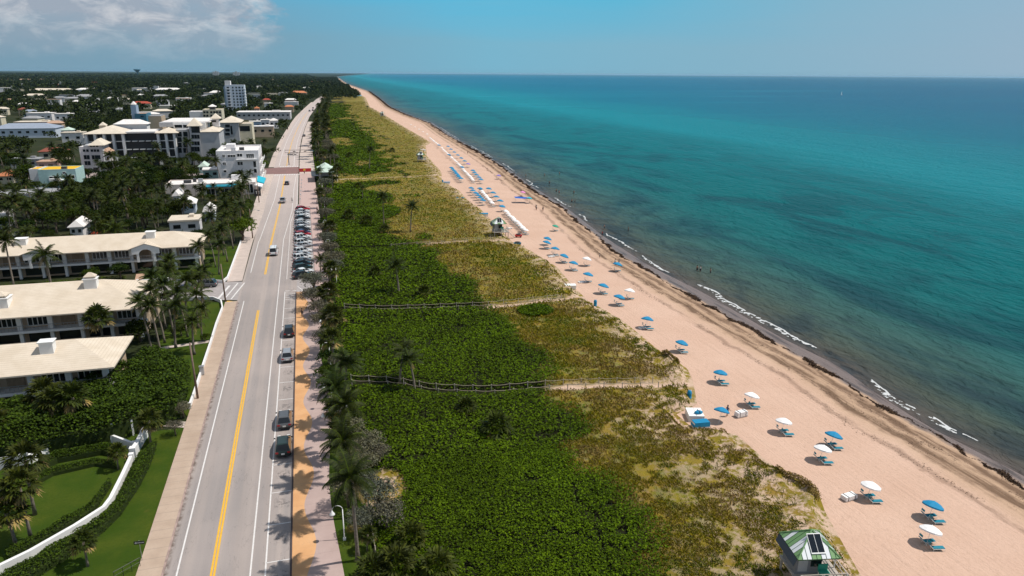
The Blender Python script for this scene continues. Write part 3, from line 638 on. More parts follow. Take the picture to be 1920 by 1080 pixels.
def make_fan_palm(name, H, lean, nl, L, seed, blades=11, trunk=True):
    rng = np.random.default_rng(seed); r = thing(name); top = np.array([lean[0], lean[1], H]); V = []; D = []; pet = MB()
    if trunk:
        mb = MB(); mb.tube([(lean[0] * t * t, lean[1] * t * t, H * t) for t in (0, .25, .5, .75, 1)], [.24, .17, .16, .17, .19], 7); mb.build('trunk', M['trunk'], r, True)
    for i in range(nl):
        u = (i + .5) / nl; el = R(85) - u * R(120) + rng.normal(0, .1); az = i * 2.39996; d = np.array([math.cos(az) * math.cos(el), math.sin(az) * math.cos(el), math.sin(el)])
        pl = L * rng.uniform(.5, .65); hub = top + d * pl; side = np.cross(d, [0, 0, 1.0]); side /= np.linalg.norm(side) + 1e-6; upv = np.cross(side, d)
        pet.tube([tuple(top), tuple(top + d * pl * .5 + [0, 0, .05]), tuple(hub)], .02, 3, cap=False)
        for b in range(blades):
            a = (b / (blades - 1) - .5) * R(200); dr = d * math.cos(a) + side * math.sin(a) + np.array([0, 0, -.30]) + upv * .1 * rng.normal(); dr /= np.linalg.norm(dr)
            l = L * .55 * (1 - .25 * abs(a) / 1.75) * rng.uniform(.85, 1.15); w_ = np.cross(dr, upv); w_ = w_ / (np.linalg.norm(w_) + 1e-6) * L * .055
            tgt = D if u > .84 else V
            tip = hub + dr * l + np.array([0, 0, -.18 * l]); m_ = hub + dr * l * .55
            tgt += [hub - w_ * .3, m_ - w_, tip, m_ + w_]
    V = np.array(V); npmesh('crown', V, np.arange(len(V)).reshape(-1, 4), M['fan_leaf'], r); pet.build('leaf_stalks', M['leaf_bright'], r)
    if D: D = np.array(D); npmesh('dry_fronds', D, np.arange(len(D)).reshape(-1, 4), M['frond_dry'], r)
    return r
def blob_leaves(cs, rs, n, size, rng, squash=.8, shell=.55, up=.45):
    """leaf quads through several lobes; returns V, Q"""
    PS = []; NS = []; w_ = np.array([r ** 2 for r in rs]); w_ = w_ / w_.sum()
    for c, r, k in zip(cs, rs, (w_ * n).astype(int) + 1):
        d = rng.normal(size=(k, 3)); d /= np.linalg.norm(d, axis=1)[:, None]; d[:, 2] = np.where(d[:, 2] < -.45, -d[:, 2], d[:, 2])
        rad = r * (shell + (1 - shell) * rng.random(k) ** .5) * (1 + .18 * np.sin(d[:, 0] * 7 + c[0]) * np.cos(d[:, 1] * 6 + c[1]))
        PS.append(np.array(c) + d * rad[:, None] * [1, 1, squash]); NS.append(d)
    P = np.concatenate(PS); N = np.concatenate(NS); keep = P[:, 2] > .1
    return leaves(P[keep], size, up=up, aspect=.7, rng=rng, nrm=N[keep])
def make_tree(name, H, Rr, n, size, seed, leafm, lobes=9, trunk=.5, squash=.75):
    rng = np.random.default_rng(seed); r = thing(name); cs = []; rs = []
    for i in range(lobes):
        a = i * 2.4; q = Rr * .62 * math.sqrt((i + .3) / lobes); rr = Rr * rng.uniform(.38, .6)
        cs.append((q * math.cos(a), q * math.sin(a), H - rr * squash - rng.uniform(0, .28) * H * (q / Rr))); rs.append(rr)
    v, q = blob_leaves(cs, rs, n, size, rng, squash); npmesh('crown', v, q, leafm, r)
    mb = MB(); th = H * trunk; mb.tube([(0, 0, 0), (.08 * Rr, 0, th * .6), (0, .05 * Rr, th)], [.055 * Rr + .06, .045 * Rr + .05, .035 * Rr + .04], 6)
    for c, rr in list(zip(cs, rs))[:6]: mb.tube([(0, .02 * Rr, th * .8), (c[0] * .5, c[1] * .5, (th + c[2]) * .5), c], [.03 * Rr + .03, .02 * Rr + .02, .015], 4, cap=False)
    mb.build('trunk', M['bark'], r, True); return r
# ---- prototypes
PALMS = [make_palm('coconut_palm', 9.6, (-.9, .5), 21, 4.2, 11, 26), make_palm('coconut_palm', 7.5, (.7, -.4), 19, 3.9, 12, 24), make_palm('coconut_palm', 11.0, (-1.3, .8), 20, 4.0, 13, 24), make_palm('coconut_palm', 5.2, (.3, .3), 17, 3.6, 14, 22, dry=2)]
FANS = [make_fan_palm('cabbage_palm', 5.5, (.2, .1), 34, 2.3, 21), make_fan_palm('cabbage_palm', 4.2, (-.2, .2), 30, 2.2, 22), make_fan_palm('cabbage_palm', 7.0, (.3, -.3), 32, 2.3, 23)]
SCRUB = [make_fan_palm('palmetto_clump', .5, (0, 0), 26, 1.9, 24, 9, False), make_fan_palm('palmetto_clump', .7, (.2, 0), 30, 2.2, 25, 9, False)]
SILVER = [make_tree('silver_buttonwood', 4.0, 2.5, 2600, .20, 31, M['silver_leaf'], 9, .45), make_tree('silver_buttonwood', 3.4, 2.1, 2200, .19, 32, M['silver_leaf'], 8, .4)]
TREES = [make_tree('broadleaf_tree', 8.5, 5.0, 1700, .55, 41, M['leaf'], 11), make_tree('broadleaf_tree', 7.0, 4.2, 1400, .5, 42, M['leaf'], 9), make_tree('broadleaf_tree', 10.0, 4.6, 1700, .55, 43, M['leaf'], 10, .5, .9)]
GBUSH = [make_tree('sea_grape_bush', 2.6, 1.9, 1300, .24, 44, M['leaf'], 7, .35), make_tree('sea_grape_bush', 3.4, 2.2, 1500, .26, 45, M['leaf'], 8, .35)]
used = {id(p): [] for p in PALMS + FANS + SCRUB + SILVER + TREES + GBUSH}
def plant(p, x, y, z=0.0, sc=1.0, rz=None, label=None, cat=None, group=None, tilt=(0, 0)):
    return put(p, used[id(p)], (x, y, z), random.uniform(0, 6.28) if rz is None else rz, sc, label, cat, group, tilt)
def nth(k):
    o = ['first', 'second', 'third', 'fourth', 'fifth', 'sixth', 'seventh', 'eighth', 'ninth', 'tenth', 'eleventh', 'twelfth', 'thirteenth', 'fourteenth', 'fifteenth', 'sixteenth', 'seventeenth', 'eighteenth', 'nineteenth', 'twentieth']
    t_ = ['', '', 'twenty', 'thirty', 'forty', 'fifty', 'sixty', 'seventy', 'eighty', 'ninety']
    if k < 20: return o[k]
    k += 1
    h = '' if k < 100 else ('one hundred ' if k < 200 else 'two hundred '); k %= 100
    if k == 0: return (h.strip() + 'th')
    if k <= 20: return h + o[k - 1]
    return h + (t_[k // 10] + ('-' + o[k % 10 - 1] if k % 10 else '')) if k % 10 else h + t_[k // 10][:-1] + 'ieth'

# ---- palms standing on the dune (foot pixel, height factor)
for px, py, p, sc, lab in ((720, 425, 0, .93, 'tall coconut palm on the dune, left of a thinner palm in yellow grass'), (770, 437, 1, 1.0, 'coconut palm rooted at the edge of yellow grass beside its own dark shadow'),
        (693, 318, 0, .95, 'dark coconut palm on the green dune opposite the road crossing'), (750, 717, 1, (.95, .95, .72), 'coconut palm with yellow lower fronds just above the nearest roped path'), (778, 735, 1, (.9, .9, .70), 'coconut palm whose pale trunk leans over the nearest roped path'),
        (748, 552, 3, 1.15, 'coconut palm drooping in the sea grape above the second roped path'), (680, 372, 3, .7, 'small bare-topped palm alone in the sea grape nearer the trees'), (664, 244, 3, .9, 'lone palm in the far yellow grass, tallest thing on that dune'),
        (689, 208, 3, .9, 'small palm beside the farthest lifeguard tower'), (776, 186, 3, .0, '')):
    if sc:
        x, y = G(px, py, .3); o = plant(PALMS[p], x, y, float(hdune(x, y)), sc, label=lab, cat='palm tree', group='coconut palms on the dune')
        if 'yellow lower' in lab: recolor(o, 'dry_fronds', mat('frond_yellow', (0.42, 0.27, 0.02), .6, island=.3))
for px, py, sc, lab in ((655, 412, 1.3, 'grey-green palmetto clump in the sea grape, left of a darker one'), (688, 420, 1.5, 'dark tall palmetto clump at the left of the dune palms'), (722, 438, 1.3, 'ragged palmetto clump at the foot of the tall dune palm'), (705, 520, 1.0, 'low dark palmetto clump lying in shadow above the second path'),
        (932, 812, 1.5, 'large dry palmetto clump standing alone in the near sea grape'), (873, 772, .9, 'small palmetto clump just below the nearest roped path'), (795, 556, 1.0, 'palmetto clump on the second roped path beside a drooping palm'), (770, 1022, 1.2, 'palmetto clump in the sea grape nearest the rope fence end'), (744, 1072, 1.4, 'bright yellow-green palmetto at the bottom edge of the dune'), (700, 1078, 1.3, 'yellow-green palmetto squeezed beside the rope fence at the bottom edge'), (820, 1076, 1.3, 'palmetto with dry grey leaves at the bottom edge of the sea grape'),
        (655, 295, 1.2, 'palmetto clump left of the dark palm opposite the crossing'), (735, 285, 1.1, 'palmetto clump in the far yellow dune grass'), (672, 352, 1.1, 'palmetto clump behind the low shrubs near the pavilion')):
    x, y = G(px, py, .6); plant(SCRUB[int(px) % 2], x, y, float(hdune(x, y)) + .3, sc * .85, label=lab, cat='palmetto', group='palmetto clumps on the dune')
# ---- the planted strip between promenade and dune: silver shrubs, palms, sea grape bushes (x, y, kind, scale)
BAND = [(1.9, 59.6, 'P0', 1.0), (2.3, 66.7, 'P0', .97), (2.6, 63.5, 'S0', .7), (1.6, 68.8, 'S0', .9), (1.9, 73.3, 'P0', .98), (2.0, 81.0, 'P0', .93), (2.2, 88.6, 'P0', .9), (3.6, 70.2, 'S1', .9), (4.6, 66.3, 'S0', .95), (5.2, 63.2, 'S1', .95), (4.4, 77.3, 'S0', .95), (5.6, 76.0, 'S1', .8), (3.9, 74.3, 'S0', .8), (2.9, 60.8, 'F1', .45), (3.3, 76.5, 'S0', .85), (1.5, 79, 'F0', .75), (3.0, 83, 'S1', .95), (1.2, 85.5, 'F0', .7), (3.2, 88, 'G0', .8), (1.2, 91, 'S1', .7),
        (2.4, 94, 'G0', .9), (1.2, 97.5, 'G1', 1.0), (.6, 101.5, 'G1', .95), (1.8, 104, 'F2', .9), (2.6, 106, 'S1', .9), (1.0, 109.5, 'G0', 1.1), (1.9, 113, 'F2', 1.0), (.6, 116.5, 'S0', .9), (1.6, 120.5, 'G1', .9), (.5, 124.5, 'S0', 1.0), (2.4, 127, 'G0', 1.0), (.2, 131, 'S0', 1.05), (1.8, 135, 'F1', 1.1),
        (-.9, 139, 'S0', 1.1), (1.4, 143.5, 'G0', 1.0), (-.6, 148.5, 'S0', 1.25), (2.9, 153.5, 'F1', 1.0), (3.7, 160, 'S0', 1.15), (4.2, 166, 'S0', 1.25), (1.1, 163, 'P3', .8), (4.6, 173, 'G0', 1.0), (3.7, 178, 'S0', 1.15), (4.6, 184, 'G1', 1.0), (3.6, 189, 'S0', 1.2), (4.4, 195, 'F0', .9), (3.7, 202, 'S0', 1.2), (4.6, 209, 'S1', 1.1), (3.4, 216, 'G1', 1.0), (4.5, 224, 'S0', 1.2),
        (3.6, 233, 'G1', .9), (4.8, 243, 'S0', 1.25), (3.7, 252, 'F2', .8), (5.4, 262, 'S0', 1.3), (4.2, 272, 'S1', 1.3), (6.2, 283, 'S0', 1.4), (4.8, 290, 'P0', .8), (9.6, 300, 'G1', 1.2), (11.5, 312, 'P1', .85), (9.0, 292, 'F2', .9), (12.8, 330, 'G1', 1.3), (10.6, 352, 'P0', .8), (6.9, 352, 'F2', 1.0), (13, 362, 'P2', .85), (8.2, 368, 'S0', 1.5)]
bandkinds = {'P': (PALMS, 'coconut palm', 'palm tree'), 'S': (SILVER, 'silver-grey shrub', 'shrub'), 'F': (FANS, 'fan-leaved cabbage palm', 'palm tree'), 'G': (GBUSH, 'green sea grape bush', 'shrub')}
y = 376.0; rr = random.Random(5)
while y < 1250:
    for s_ in (0, 1): BAND.append((6.2 + 6.2 * s_ + float(ROADX(y)) * .97 + rr.uniform(-1.5, 1.5), y + rr.uniform(-3, 3), rr.choice(['G1', 'P1', 'F2', 'G1', 'S0', 'P3', 'G0']), rr.uniform(1.2, 1.7)))
    y += 8.5 + (y - 376) * .010
cnt = {}
for x, y, k, sc in BAND:
    lst, nm, cat = bandkinds[k[0]]; i = cnt.get(k[0], 0); cnt[k[0]] = i + 1
    plant(lst[int(k[1])], x, y, 0.04 if x < 3.4 else max(.0, float(hdune(x, y))), sc, label=f'{nm} between promenade and dune, {nth(i)} from the near end', cat=cat, group='plants between the promenade and the dune')
# ================================================================== BUILDINGS
def FY(px, py, Y):
    """x and z where the ray through a photo pixel meets the vertical plane y = Y"""
    d = (px - 960) / F_PX * CR - (py - 540) / F_PX * CU + CF; t = Y / d[1]; return t * d[0], CAM_H + t * d[2]
m, t, b, pos = gmat('tile_roof'); zz = t.new('ShaderNodeSeparateXYZ', {0: pos}).outputs[2]
ln = t.math('LESS_THAN', t.math('FRACT', t.math('MULTIPLY', zz, 6.5)), 0.22); n1 = t.noise(pos, 0.5, 4); n2 = t.noise(t.vmul(pos, (2, 2, 9)), 1, 3)
c = t.mix(t.rng(n1, 0.35, 0.65), (0.58, 0.49, 0.385), (0.65, 0.56, 0.455)); c = t.mix(t.math('MULTIPLY', ln, 0.28), c, (0.36, 0.28, 0.2)); c = t.mix(t.math('MULTIPLY', t.rng(n2, .5, .7), .12), c, (.40, .3, .22))
t.put(b.inputs['Base Color'], c); b.inputs['Roughness'].default_value = 0.85; b.inputs['Specular IOR Level'].default_value = 0.15; M['tile_roof'] = m
for k, c in dict(wall_white=(.72, .70, .70), wall_grey=(.45, .45, .46), wall_cream=(.62, .56, .42), wall_tan=(.50, .38, .27), wall_teal=(.06, .17, .24), wall_blue=(.30, .40, .52), wall_mint=(.42, .60, .58), wall_pink=(.66, .42, .36), wall_ice=(.56, .62, .70), wall_brick=(.34, .10, .07),
                 roof_white=(.74, .70, .67), roof_cream=(.62, .54, .44), roof_grey=(.30, .30, .31), roof_red=(.36, .07, .045), roof_orange=(.50, .19, .09), roof_tan=(.46, .30, .21), roof_blue=(.27, .31, .38), roof_yellow=(.75, .42, .02), roof_brick=(.24, .075, .05), roof_mint=(.50, .60, .52), shop_pale=(.70, .60, .55)).items():
    mk(k, c, .8, .08, .5, spec=.2)
def hip(mb, x0, x1, y0, y1, z0, z1, ov=.4, ridge=None, hipl=True, hipr=True, m=None, th=.18):
    x0, x1, y0, y1 = x0 - ov, x1 + ov, y0 - ov, y1 + ov; w_ = min(x1 - x0, y1 - y0) / 2
    if x1 - x0 >= y1 - y0:
        ym = (y0 + y1) / 2; r = w_ if ridge is None else ridge; a = (x0 + (r if hipl else 0), ym, z1); c = (x1 - (r if hipr else 0), ym, z1)
        P = [(x0, y0, z0), (x1, y0, z0), (x1, y1, z0), (x0, y1, z0), a, c]; Fs = [(0, 1, 5, 4), (1, 2, 5), (2, 3, 4, 5), (3, 0, 4)]
    else:
        xm = (x0 + x1) / 2; r = w_ if ridge is None else ridge; a = (xm, y0 + (r if hipl else 0), z1); c = (xm, y1 - (r if hipr else 0), z1)
        P = [(x0, y0, z0), (x1, y0, z0), (x1, y1, z0), (x0, y1, z0), a, c]; Fs = [(0, 1, 4), (1, 2, 5, 4), (2, 3, 5), (3, 0, 4, 5)]
    P += [(p[0], p[1], z0 - th) for p in P[:4]]; Fs += [(6, 7, 1, 0), (7, 8, 2, 1), (8, 9, 3, 2), (9, 6, 0, 3), (9, 8, 7, 6)]
    return mb.add(P, Fs, m)
def bx(name, x0, x1, y0, y1, z0, z1, mt, parent):
    """box part given in world metres under a thing whose base sits at parent.location"""
    L = parent.location if parent.parent is None else parent.parent.location
    mb = MB(); mb.box(((x0 + x1) / 2 - L[0], (y0 + y1) / 2 - L[1], (z0 + z1) / 2), (x1 - x0, y1 - y0, z1 - z0)); return mb.build(name, mt, parent)
def win_front(r, x0, x1, z0, z1, Y, panes=1, frame=True, name='window', glass='dark_glass'):
    """glazed opening on a wall facing the camera: frame proud of the wall, panes behind"""
    L = r.location; mb = MB(); mb.box(((x0 + x1) / 2 - L[0], Y - .03 - L[1], (z0 + z1) / 2), (x1 - x0, .06, z1 - z0)); o = mb.build(name, M[glass], r)
    if frame:
        mb = MB(); w_ = min(.12, (x1 - x0) * .08); cx = (x0 + x1) / 2 - L[0]
        for zc in (z0, z1): mb.box((cx, Y - .07 - L[1], zc), (x1 - x0 + w_, .14, w_))
        for i in range(panes + 1): mb.box((x0 + (x1 - x0) * i / panes - L[0], Y - .065 - L[1], (z0 + z1) / 2), (w_, .12, z1 - z0 - w_ - .01))
        mb.build('frame', M['white_trim'], o)
    return o
def win_px(r, u0, v0, u1, v1, Y, panes=1, **kw):
    xa, za = FY(u0, v1, Y); xb, zb = FY(u1, v0, Y); return win_front(r, xa, xb, za, zb, Y, panes, **kw)

# ---- hotel wings along the left of the road
def wing(x0, x1, yf, yr, yb, zr, chims, dorms, label, pitch_x=4.6):
    r = thing('hotel_wing', (x1, yf, 0), 0, label, 'hotel', 'two-storey hotel wings with cream tile roofs'); L = r.location; ze = 5.8
    mb = MB(); P = [(x0, yf, ze), (x1, yf, ze), (x1, yb, ze), (x0, yb, ze), (x0, yr, zr), (x1 - (yr - yf) * .95, yr, zr)]
    P = [(p[0] - L[0], p[1] - L[1], p[2]) for p in P]; P += [(p[0], p[1], p[2] - .22) for p in P[:4]]
    mb.add(P, [(0, 1, 5, 4), (1, 2, 5), (2, 3, 4, 5), (3, 0, 4), (6, 7, 1, 0), (7, 8, 2, 1), (8, 9, 3, 2), (9, 8, 7, 6)]); rf = mb.build('roof', M['tile_roof'], r)
    yw = yf + 3.0; bx('wall', x0 + .5, x1 - 1.2, yw, yb - 1.2, 0, 5.55, M['wall_tan'], r)
    bx('balcony', x0, x1 - .7, yf + .9, yw - .01, 2.55, 2.95, M['white_wall'], r)
    mb = MB(); mb.box(((x0 + x1 - .7) / 2 - L[0], 1.0, 3.92), (x1 - .7 - x0, .08, .08)); mb.box(((x0 + x1 - .7) / 2 - L[0], 1.0, 3.1), (x1 - .7 - x0, .06, .06)); x = x1 - 1.2
    while x > max(x0, x1 - 52): mb.box((x - L[0], 1.0, 3.5), (.05, .05, .78)); x -= .55
    mb.build('railing', M['metal'], r)
    x = x1 - 1.6; i = 0
    while x > max(x0, x1 - 56):
        mb = MB(); mb.box((x - L[0], 1.65, 4.25), (.75, .5, 2.6)); mb.box((x - L[0], 1.65, 1.28), (.55, .5, 2.54)); mb.build('column', M['white_wall'], r)
        if i % 3 != 2: win_front(r, x - pitch_x + .8, x - .8, 3.25, 5.2, yw, 4)
        else: bx('door', x - pitch_x + 1.2, x - 1.2, yw - .1, yw + .02, 2.96, 5.2, M['wood'], r)
        win_front(r, x - pitch_x + .6, x - .6, .4, 2.35, yw, 3, frame=False); x -= pitch_x; i += 1
    for (cx, cy, w_, h_, cap) in chims:
        t_ = min(1, max(0, (cy - yf) / (yr - yf))); zb = ze + (zr - ze) * t_ - .5; mb = MB()
        mb.box((cx - L[0], cy - L[1], zb + h_ / 2), (w_, w_ * .8, h_)); mb.box((cx - L[0], cy - L[1], zb + h_ + .07), (w_ + .3, w_ * .8 + .3, .14)); ch = mb.build('chimney', M['white_trim'], rf)
        if cap: mb = MB(); hip(mb, cx - L[0] - w_ * .42, cx - L[0] + w_ * .42, cy - L[1] - w_ * .32, cy - L[1] + w_ * .32, zb + h_ + .5, zb + h_ + 1.15, .1); mb.box((cx - L[0], cy - L[1], zb + h_ + .3), (w_ * .6, w_ * .4, .3)); mb.build('cupola_roof', M['tile_roof'], rf)
    for dx in dorms:
        X = dx - L[0]; w2 = 3.7; rise = 1.25; run = rise / (zr - ze) * (yr - yf); mb = MB(); zt = ze + rise
        mb.add([(X - w2, -.25, ze), (X + w2, -.25, ze), (X, -.25, zt), (X, run, zt + .02), (X - w2, .02, ze + .02), (X + w2, .02, ze + .02)], [(0, 2, 3, 4), (2, 1, 5, 3)]); mb.build('dormer_roof', M['tile_roof'], rf)
        mb = MB(); arc = [(X + 1.5 * math.cos(q), 4.35 + 1.35 * math.sin(q)) for q in np.linspace(0, math.pi, 11)]
        for i in range(10):
            (xa, za), (xb, zb) = arc[i], arc[i + 1]; ta, tb = zt - .12 - abs(xa - X) / w2 * rise, zt - .12 - abs(xb - X) / w2 * rise
            mb.quad((xb, -.12, zb), (xa, -.12, za), (xa, -.12, ta), (xb, -.12, tb))
        for s_ in (-1, 1):
            e = X + s_ * 1.5; f_ = X + s_ * w2 * .8; a_, c_ = min(e, f_), max(e, f_); tt = lambda q: zt - .12 - abs(q - X) / w2 * rise
            mb.quad((a_, -.12, 4.6), (c_, -.12, 4.6), (c_, -.12, tt(c_)), (a_, -.12, tt(a_))); mb.box((X + s_ * 1.75, .2, 3.65), (.5, .5, 1.9))
        mb.build('arch', M['white_wall'], r)
    return r
wing(-96, -25.4, 176.5, 183.6, 190.5, 8.25, [(-63.5, 181.4, 2.2, 1.6, False), (-36.8, 181.5, 1.9, 1.7, False)], [-59.2, -37.4], 'cream-roofed two-storey hotel wing with two arched dormers, the wing farthest up the road')
wing(-80, -28.6, 129.5, 138.4, 147.0, 9.1, [(-51.5, 133.2, 2.9, 1.7, True), (-38.4, 136.6, 2.0, 1.9, True)], [], 'cream-roofed hotel wing with a large capped white roof vent, behind the windswept palms')
wing(-75, -27.8, 102.5, 108.9, 115.2, 8.2, [(-36.8, 106.9, 1.7, 1.9, False)], [], 'cream-roofed hotel wing half hidden by the big dark hedge')

# ---- generic blocks
GB = 'buildings of the town'
def building(label, cat, x, y, name='building', group=None): return thing(name, (x, y, 0), 0, label, cat, group)
def block(r, x0, x1, y0, y1, z0, z1, wall, roof=None, parapet=.5, rows=None, wname='wall', glass='dark_glass'):
    bx(wname, x0, x1, y0, y1, z0, z1, M[wall], r); L = r.location
    if roof:
        o = bx('roof', x0 + .25, x1 - .25, y0 + .25, y1 - .25, z1, z1 + .06, M[roof], r); mb = MB(); cx, cy = (x0 + x1) / 2 - L[0], (y0 + y1) / 2 - L[1]
        for (c_, d_) in (((cx, y0 - L[1] + .12), (x1 - x0, .24)), ((cx, y1 - L[1] - .12), (x1 - x0, .24)), ((x0 - L[0] + .12, cy), (.24, y1 - y0 - .5)), ((x1 - L[0] - .12, cy), (.24, y1 - y0 - .5))): mb.box((*c_, z1 + parapet / 2 + .001), (*d_, parapet))
        mb.build('parapet', M[wall], o)
    if rows:
        nx, zs, w_, h_ = rows
        for z in zs:
            for i in range(nx):
                xc = x0 + (x1 - x0) * (i + .5) / nx; win_front(r, xc - w_ / 2, xc + w_ / 2, z, z + h_, y0, 1, frame=False, glass=glass)
def roofhip(r, x0, x1, y0, y1, z0, z1, m_, ov=.5, **kw):
    L = r.location; mb = MB(); hip(mb, x0 - L[0], x1 - L[0], y0 - L[1], y1 - L[1], z0, z1, ov, **kw); return mb.build('roof', M[m_], r)

# white four-storey block by the crossing
r = building('white four-storey block with a flat roof beside the brick crossing', 'building', -30, 318); Y = 318.0
x0, _ = FY(405, 290, Y); x1, zt = FY(483, 285, Y); x1 += .2
block(r, x0, x1, Y, 344, 0, zt, 'wall_white', 'roof_white', .7)
for u0, v0, u1, v1, pn in ((445, 595, 497, 660, 2), (565, 600, 735, 660, 3), (775, 575, 888, 650, 2), (985, 575, 1150, 680, 4), (460, 770, 520, 835, 2), (785, 755, 900, 840, 2), (1145, 745, 1200, 885, 1), (475, 945, 535, 1000, 1), (800, 935, 905, 1000, 2), (1155, 915, 1215, 1010, 1)):
    win_px(r, 380 + u0 / 12, 240 + v0 / 12, 380 + u1 / 12, 240 + v1 / 12, Y, pn)
xa, za = FY(443, 298.5, Y); xb, _ = FY(482, 298, Y); bx('balcony', xa, xb, Y - 1.3, Y - .02, za - .25, za, M['white_wall'], r)
mb = MB(); mb.box(((xa + xb) / 2 + 30, -1.28, za + .9), (xb - xa, .06, .06))
for i in range(14): mb.box((xa + (xb - xa) * i / 13 + 30, -1.28, za + .45), (.05, .05, .9))
mb.build('railing', M['white_trim'], r)
for i in range(4):
    for z in (2.0, 5.4, 8.8):
        L = r.location; mb = MB(); mb.box((x1 + .03 - L[0], 3.5 + i * 6.2, z + .8), (.06, 2.6, 1.7)); mb.build('window', M['dark_glass'], r)
        mb = MB(); mb.box((x1 + .6 - L[0], 3.5 + i * 6.2, z - .35), (1.2, 3.4, .18)); mb.box((x1 + 1.16 - L[0], 3.5 + i * 6.2, z + .2), (.08, 3.4, .9)); mb.build('side_balcony', M['white_trim'], r)
bx('stair_house', x0 + 3, x0 + 6.5, 330, 336, zt, zt + 2.2, M['wall_white'], r); bx('air_unit', x0 + 8.5, x0 + 10.4, 326, 328, zt + .1, zt + 1.2, M['dark_metal'], r); bx('air_unit', x0 + 5.5, x0 + 7.2, 323, 325, zt + .1, zt + 1.3, M['metal'], r)

# low restaurant with teal shade
r = building('long low restaurant with pale roof and teal shade on its front', 'restaurant', -36, 289, 'restaurant'); Y = 289.0
x0 = FY(309, 350, Y)[0]; x1 = FY(479, 340, Y)[0]; xs, zt = FY(386, 346, Y)
block(r, x0, x1, Y, 302, 0, zt, 'shop_pale', 'roof_white', .35)
xa, za = FY(387, 349.5, Y); xb, zb = FY(455, 342, Y); L = r.location
mb = MB(); mb.add([(xa - L[0], -.06, zt - .1), (xb - L[0], -.06, zt - .1), (xb - L[0], -1.6, za), (xa - L[0], -1.6, za)], [(3, 2, 1, 0)]); mb.box(((xa + xb) / 2 - L[0], -1.6, za - .12), (xb - xa, .05, .3)); mb.build('awning', M['teal_canvas'], r)
win_px(r, 388, 352, 454, 366, Y, 8); win_px(r, 463, 345, 474, 362, Y, 2); bx('air_unit', x0 + 6, x0 + 8.5, 293, 295, zt + .08, zt + 1.2, M['dark_metal'], r); bx('air_unit', x0 + 11, x0 + 12.6, 294, 295.5, zt + .08, zt + 1.5, M['metal'], r); bx('air_unit', x0 + 8.9, x0 + 10, 296, 297.2, zt + .08, zt + 1.4, M['dark_metal'], r)
bx('roof_box', x1 - 9.5, x1 - 6.2, 299, 301.5, zt + .06, zt + 1.9, M['wall_white'], r)
def awning(name, x0, y0, x1, y1, zt, zf, out, m_, label):
    """sloped cloth shade over the pavement on two posts"""
    r = thing(name, (x0, y0, 0), 0, label, 'awning'); dx, dy = x1 - x0, y1 - y0
    mb = MB(); mb.add([(0, 0, zt), (dx, dy, zt), (dx + out, dy, zf), (out, 0, zf)], [(0, 3, 2, 1)]); mb.add([(out, 0, zf), (dx + out, dy, zf), (dx + out, dy, zf - .4), (out, 0, zf - .4)], [(0, 3, 2, 1)]); mb.add([(0, 0, zt), (out, 0, zf), (out, 0, zf - .4), (0, 0, zt - .5)], [(0, 3, 2, 1)])
    mb.build('cloth', M[m_], r)
    for (px_, py_) in ((out - .1, .1), (dx + out - .1, dy - .1)): mb = MB(); mb.tube([(px_, py_, 0), (px_, py_, zf - .05)], .05, 5); mb.build('post', M['metal'], r)
    return r
awning('awning', -20.0, 296, -19.9, 311, 4.2, 3.2, 3.0, 'cyan_canvas', 'bright turquoise awning on the pavement side of the restaurant')
awning('awning', -20.1, 288.4, -20.05, 295.6, 3.7, 2.9, 2.7, 'white_canvas', 'white awning with a red top next to the turquoise one')
mb = MB(); mb.box((1.2, 3.6, 3.66), (2.2, 4.2, .12)); o = mb.build('cloth', M['red_paint'], bpy.data.objects['awning.001']); o['label'] = 'red strip of cloth'; o.rotation_euler = (0, R(16), 0); o.location = (-.9, 0, .35)
r = thing('menu_board', (-18.9, 283.5, .08), R(8), 'black board with white lettering on the pavement below the awnings', 'sign'); mb = MB(); mb.box((0, 0, 1.3), (2.4, .15, 2.6)); mb.build('board', M['black_metal'], r)
mb = MB(); mb.box((-.35, -.09, 1.75), (.5, .03, .18)); mb.box((-.35, -.09, 1.35), (.18, .03, .9)); mb.box((.45, -.09, 1.75), (.6, .03, .18)); mb.box((.45, -.09, 1.15), (.6, .03, .18)); mb.box((.25, -.09, 1.45), (.18, .03, .5)); mb.build('lettering', M['paint_white'], r)

# yellow-roofed pale blue house
Y = 322.0; r = building('pale aqua two-storey house with a bright yellow flat roof', 'house', -95, Y, 'house'); x0 = FY(72, 330, Y)[0]; x1, zt = FY(141, 318, Y)
block(r, x0, x1, Y, 334, 0, zt, 'wall_mint', 'roof_yellow', .3)
for u0, v0, u1, v1 in ((890, 485, 1030, 540), (1130, 400, 1178, 445), (1220, 462, 1340, 530), (930, 600, 1010, 690)): win_px(r, u0 / 9.6, 280 + v0 / 9.6, u1 / 9.6, 280 + v1 / 9.6, Y, 2)
xa, za = FY(56, 331, Y + 2); block(r, xa, x0 - .02, Y + 2, 333, 0, za + 2.6, 'wall_white', 'roof_yellow', .3, wname='side_wall')
xa, za = FY(94, 338, Y); xb, _ = FY(114, 338, Y); bx('balcony', xa, xb, Y - 1.4, Y - .02, za - .2, za + .7, M['white_trim'], r)
mb = MB(); L = r.location; mb.add([(xb - L[0], -1.3, za + .6), (xb - L[0] + 6, -1.3, za - 1.9), (xb - L[0] + 6, -1.3, za - 2.6), (xb - L[0], -1.3, za - .1), (xb - L[0], -.1, za + .6), (xb - L[0] + 6, -.1, za - 1.9), (xb - L[0] + 6, -.1, za - 2.6), (xb - L[0], -.1, za - .1)], [(0, 3, 2, 1), (0, 1, 5, 4), (4, 5, 6, 7), (1, 2, 6, 5)]); mb.build('stair', M['white_trim'], r)
bx('air_unit', x1 - 5.5, x1 - 3.6, Y + 2, Y + 3.5, zt + .1, zt + 1.0, M['dark_metal'], r)

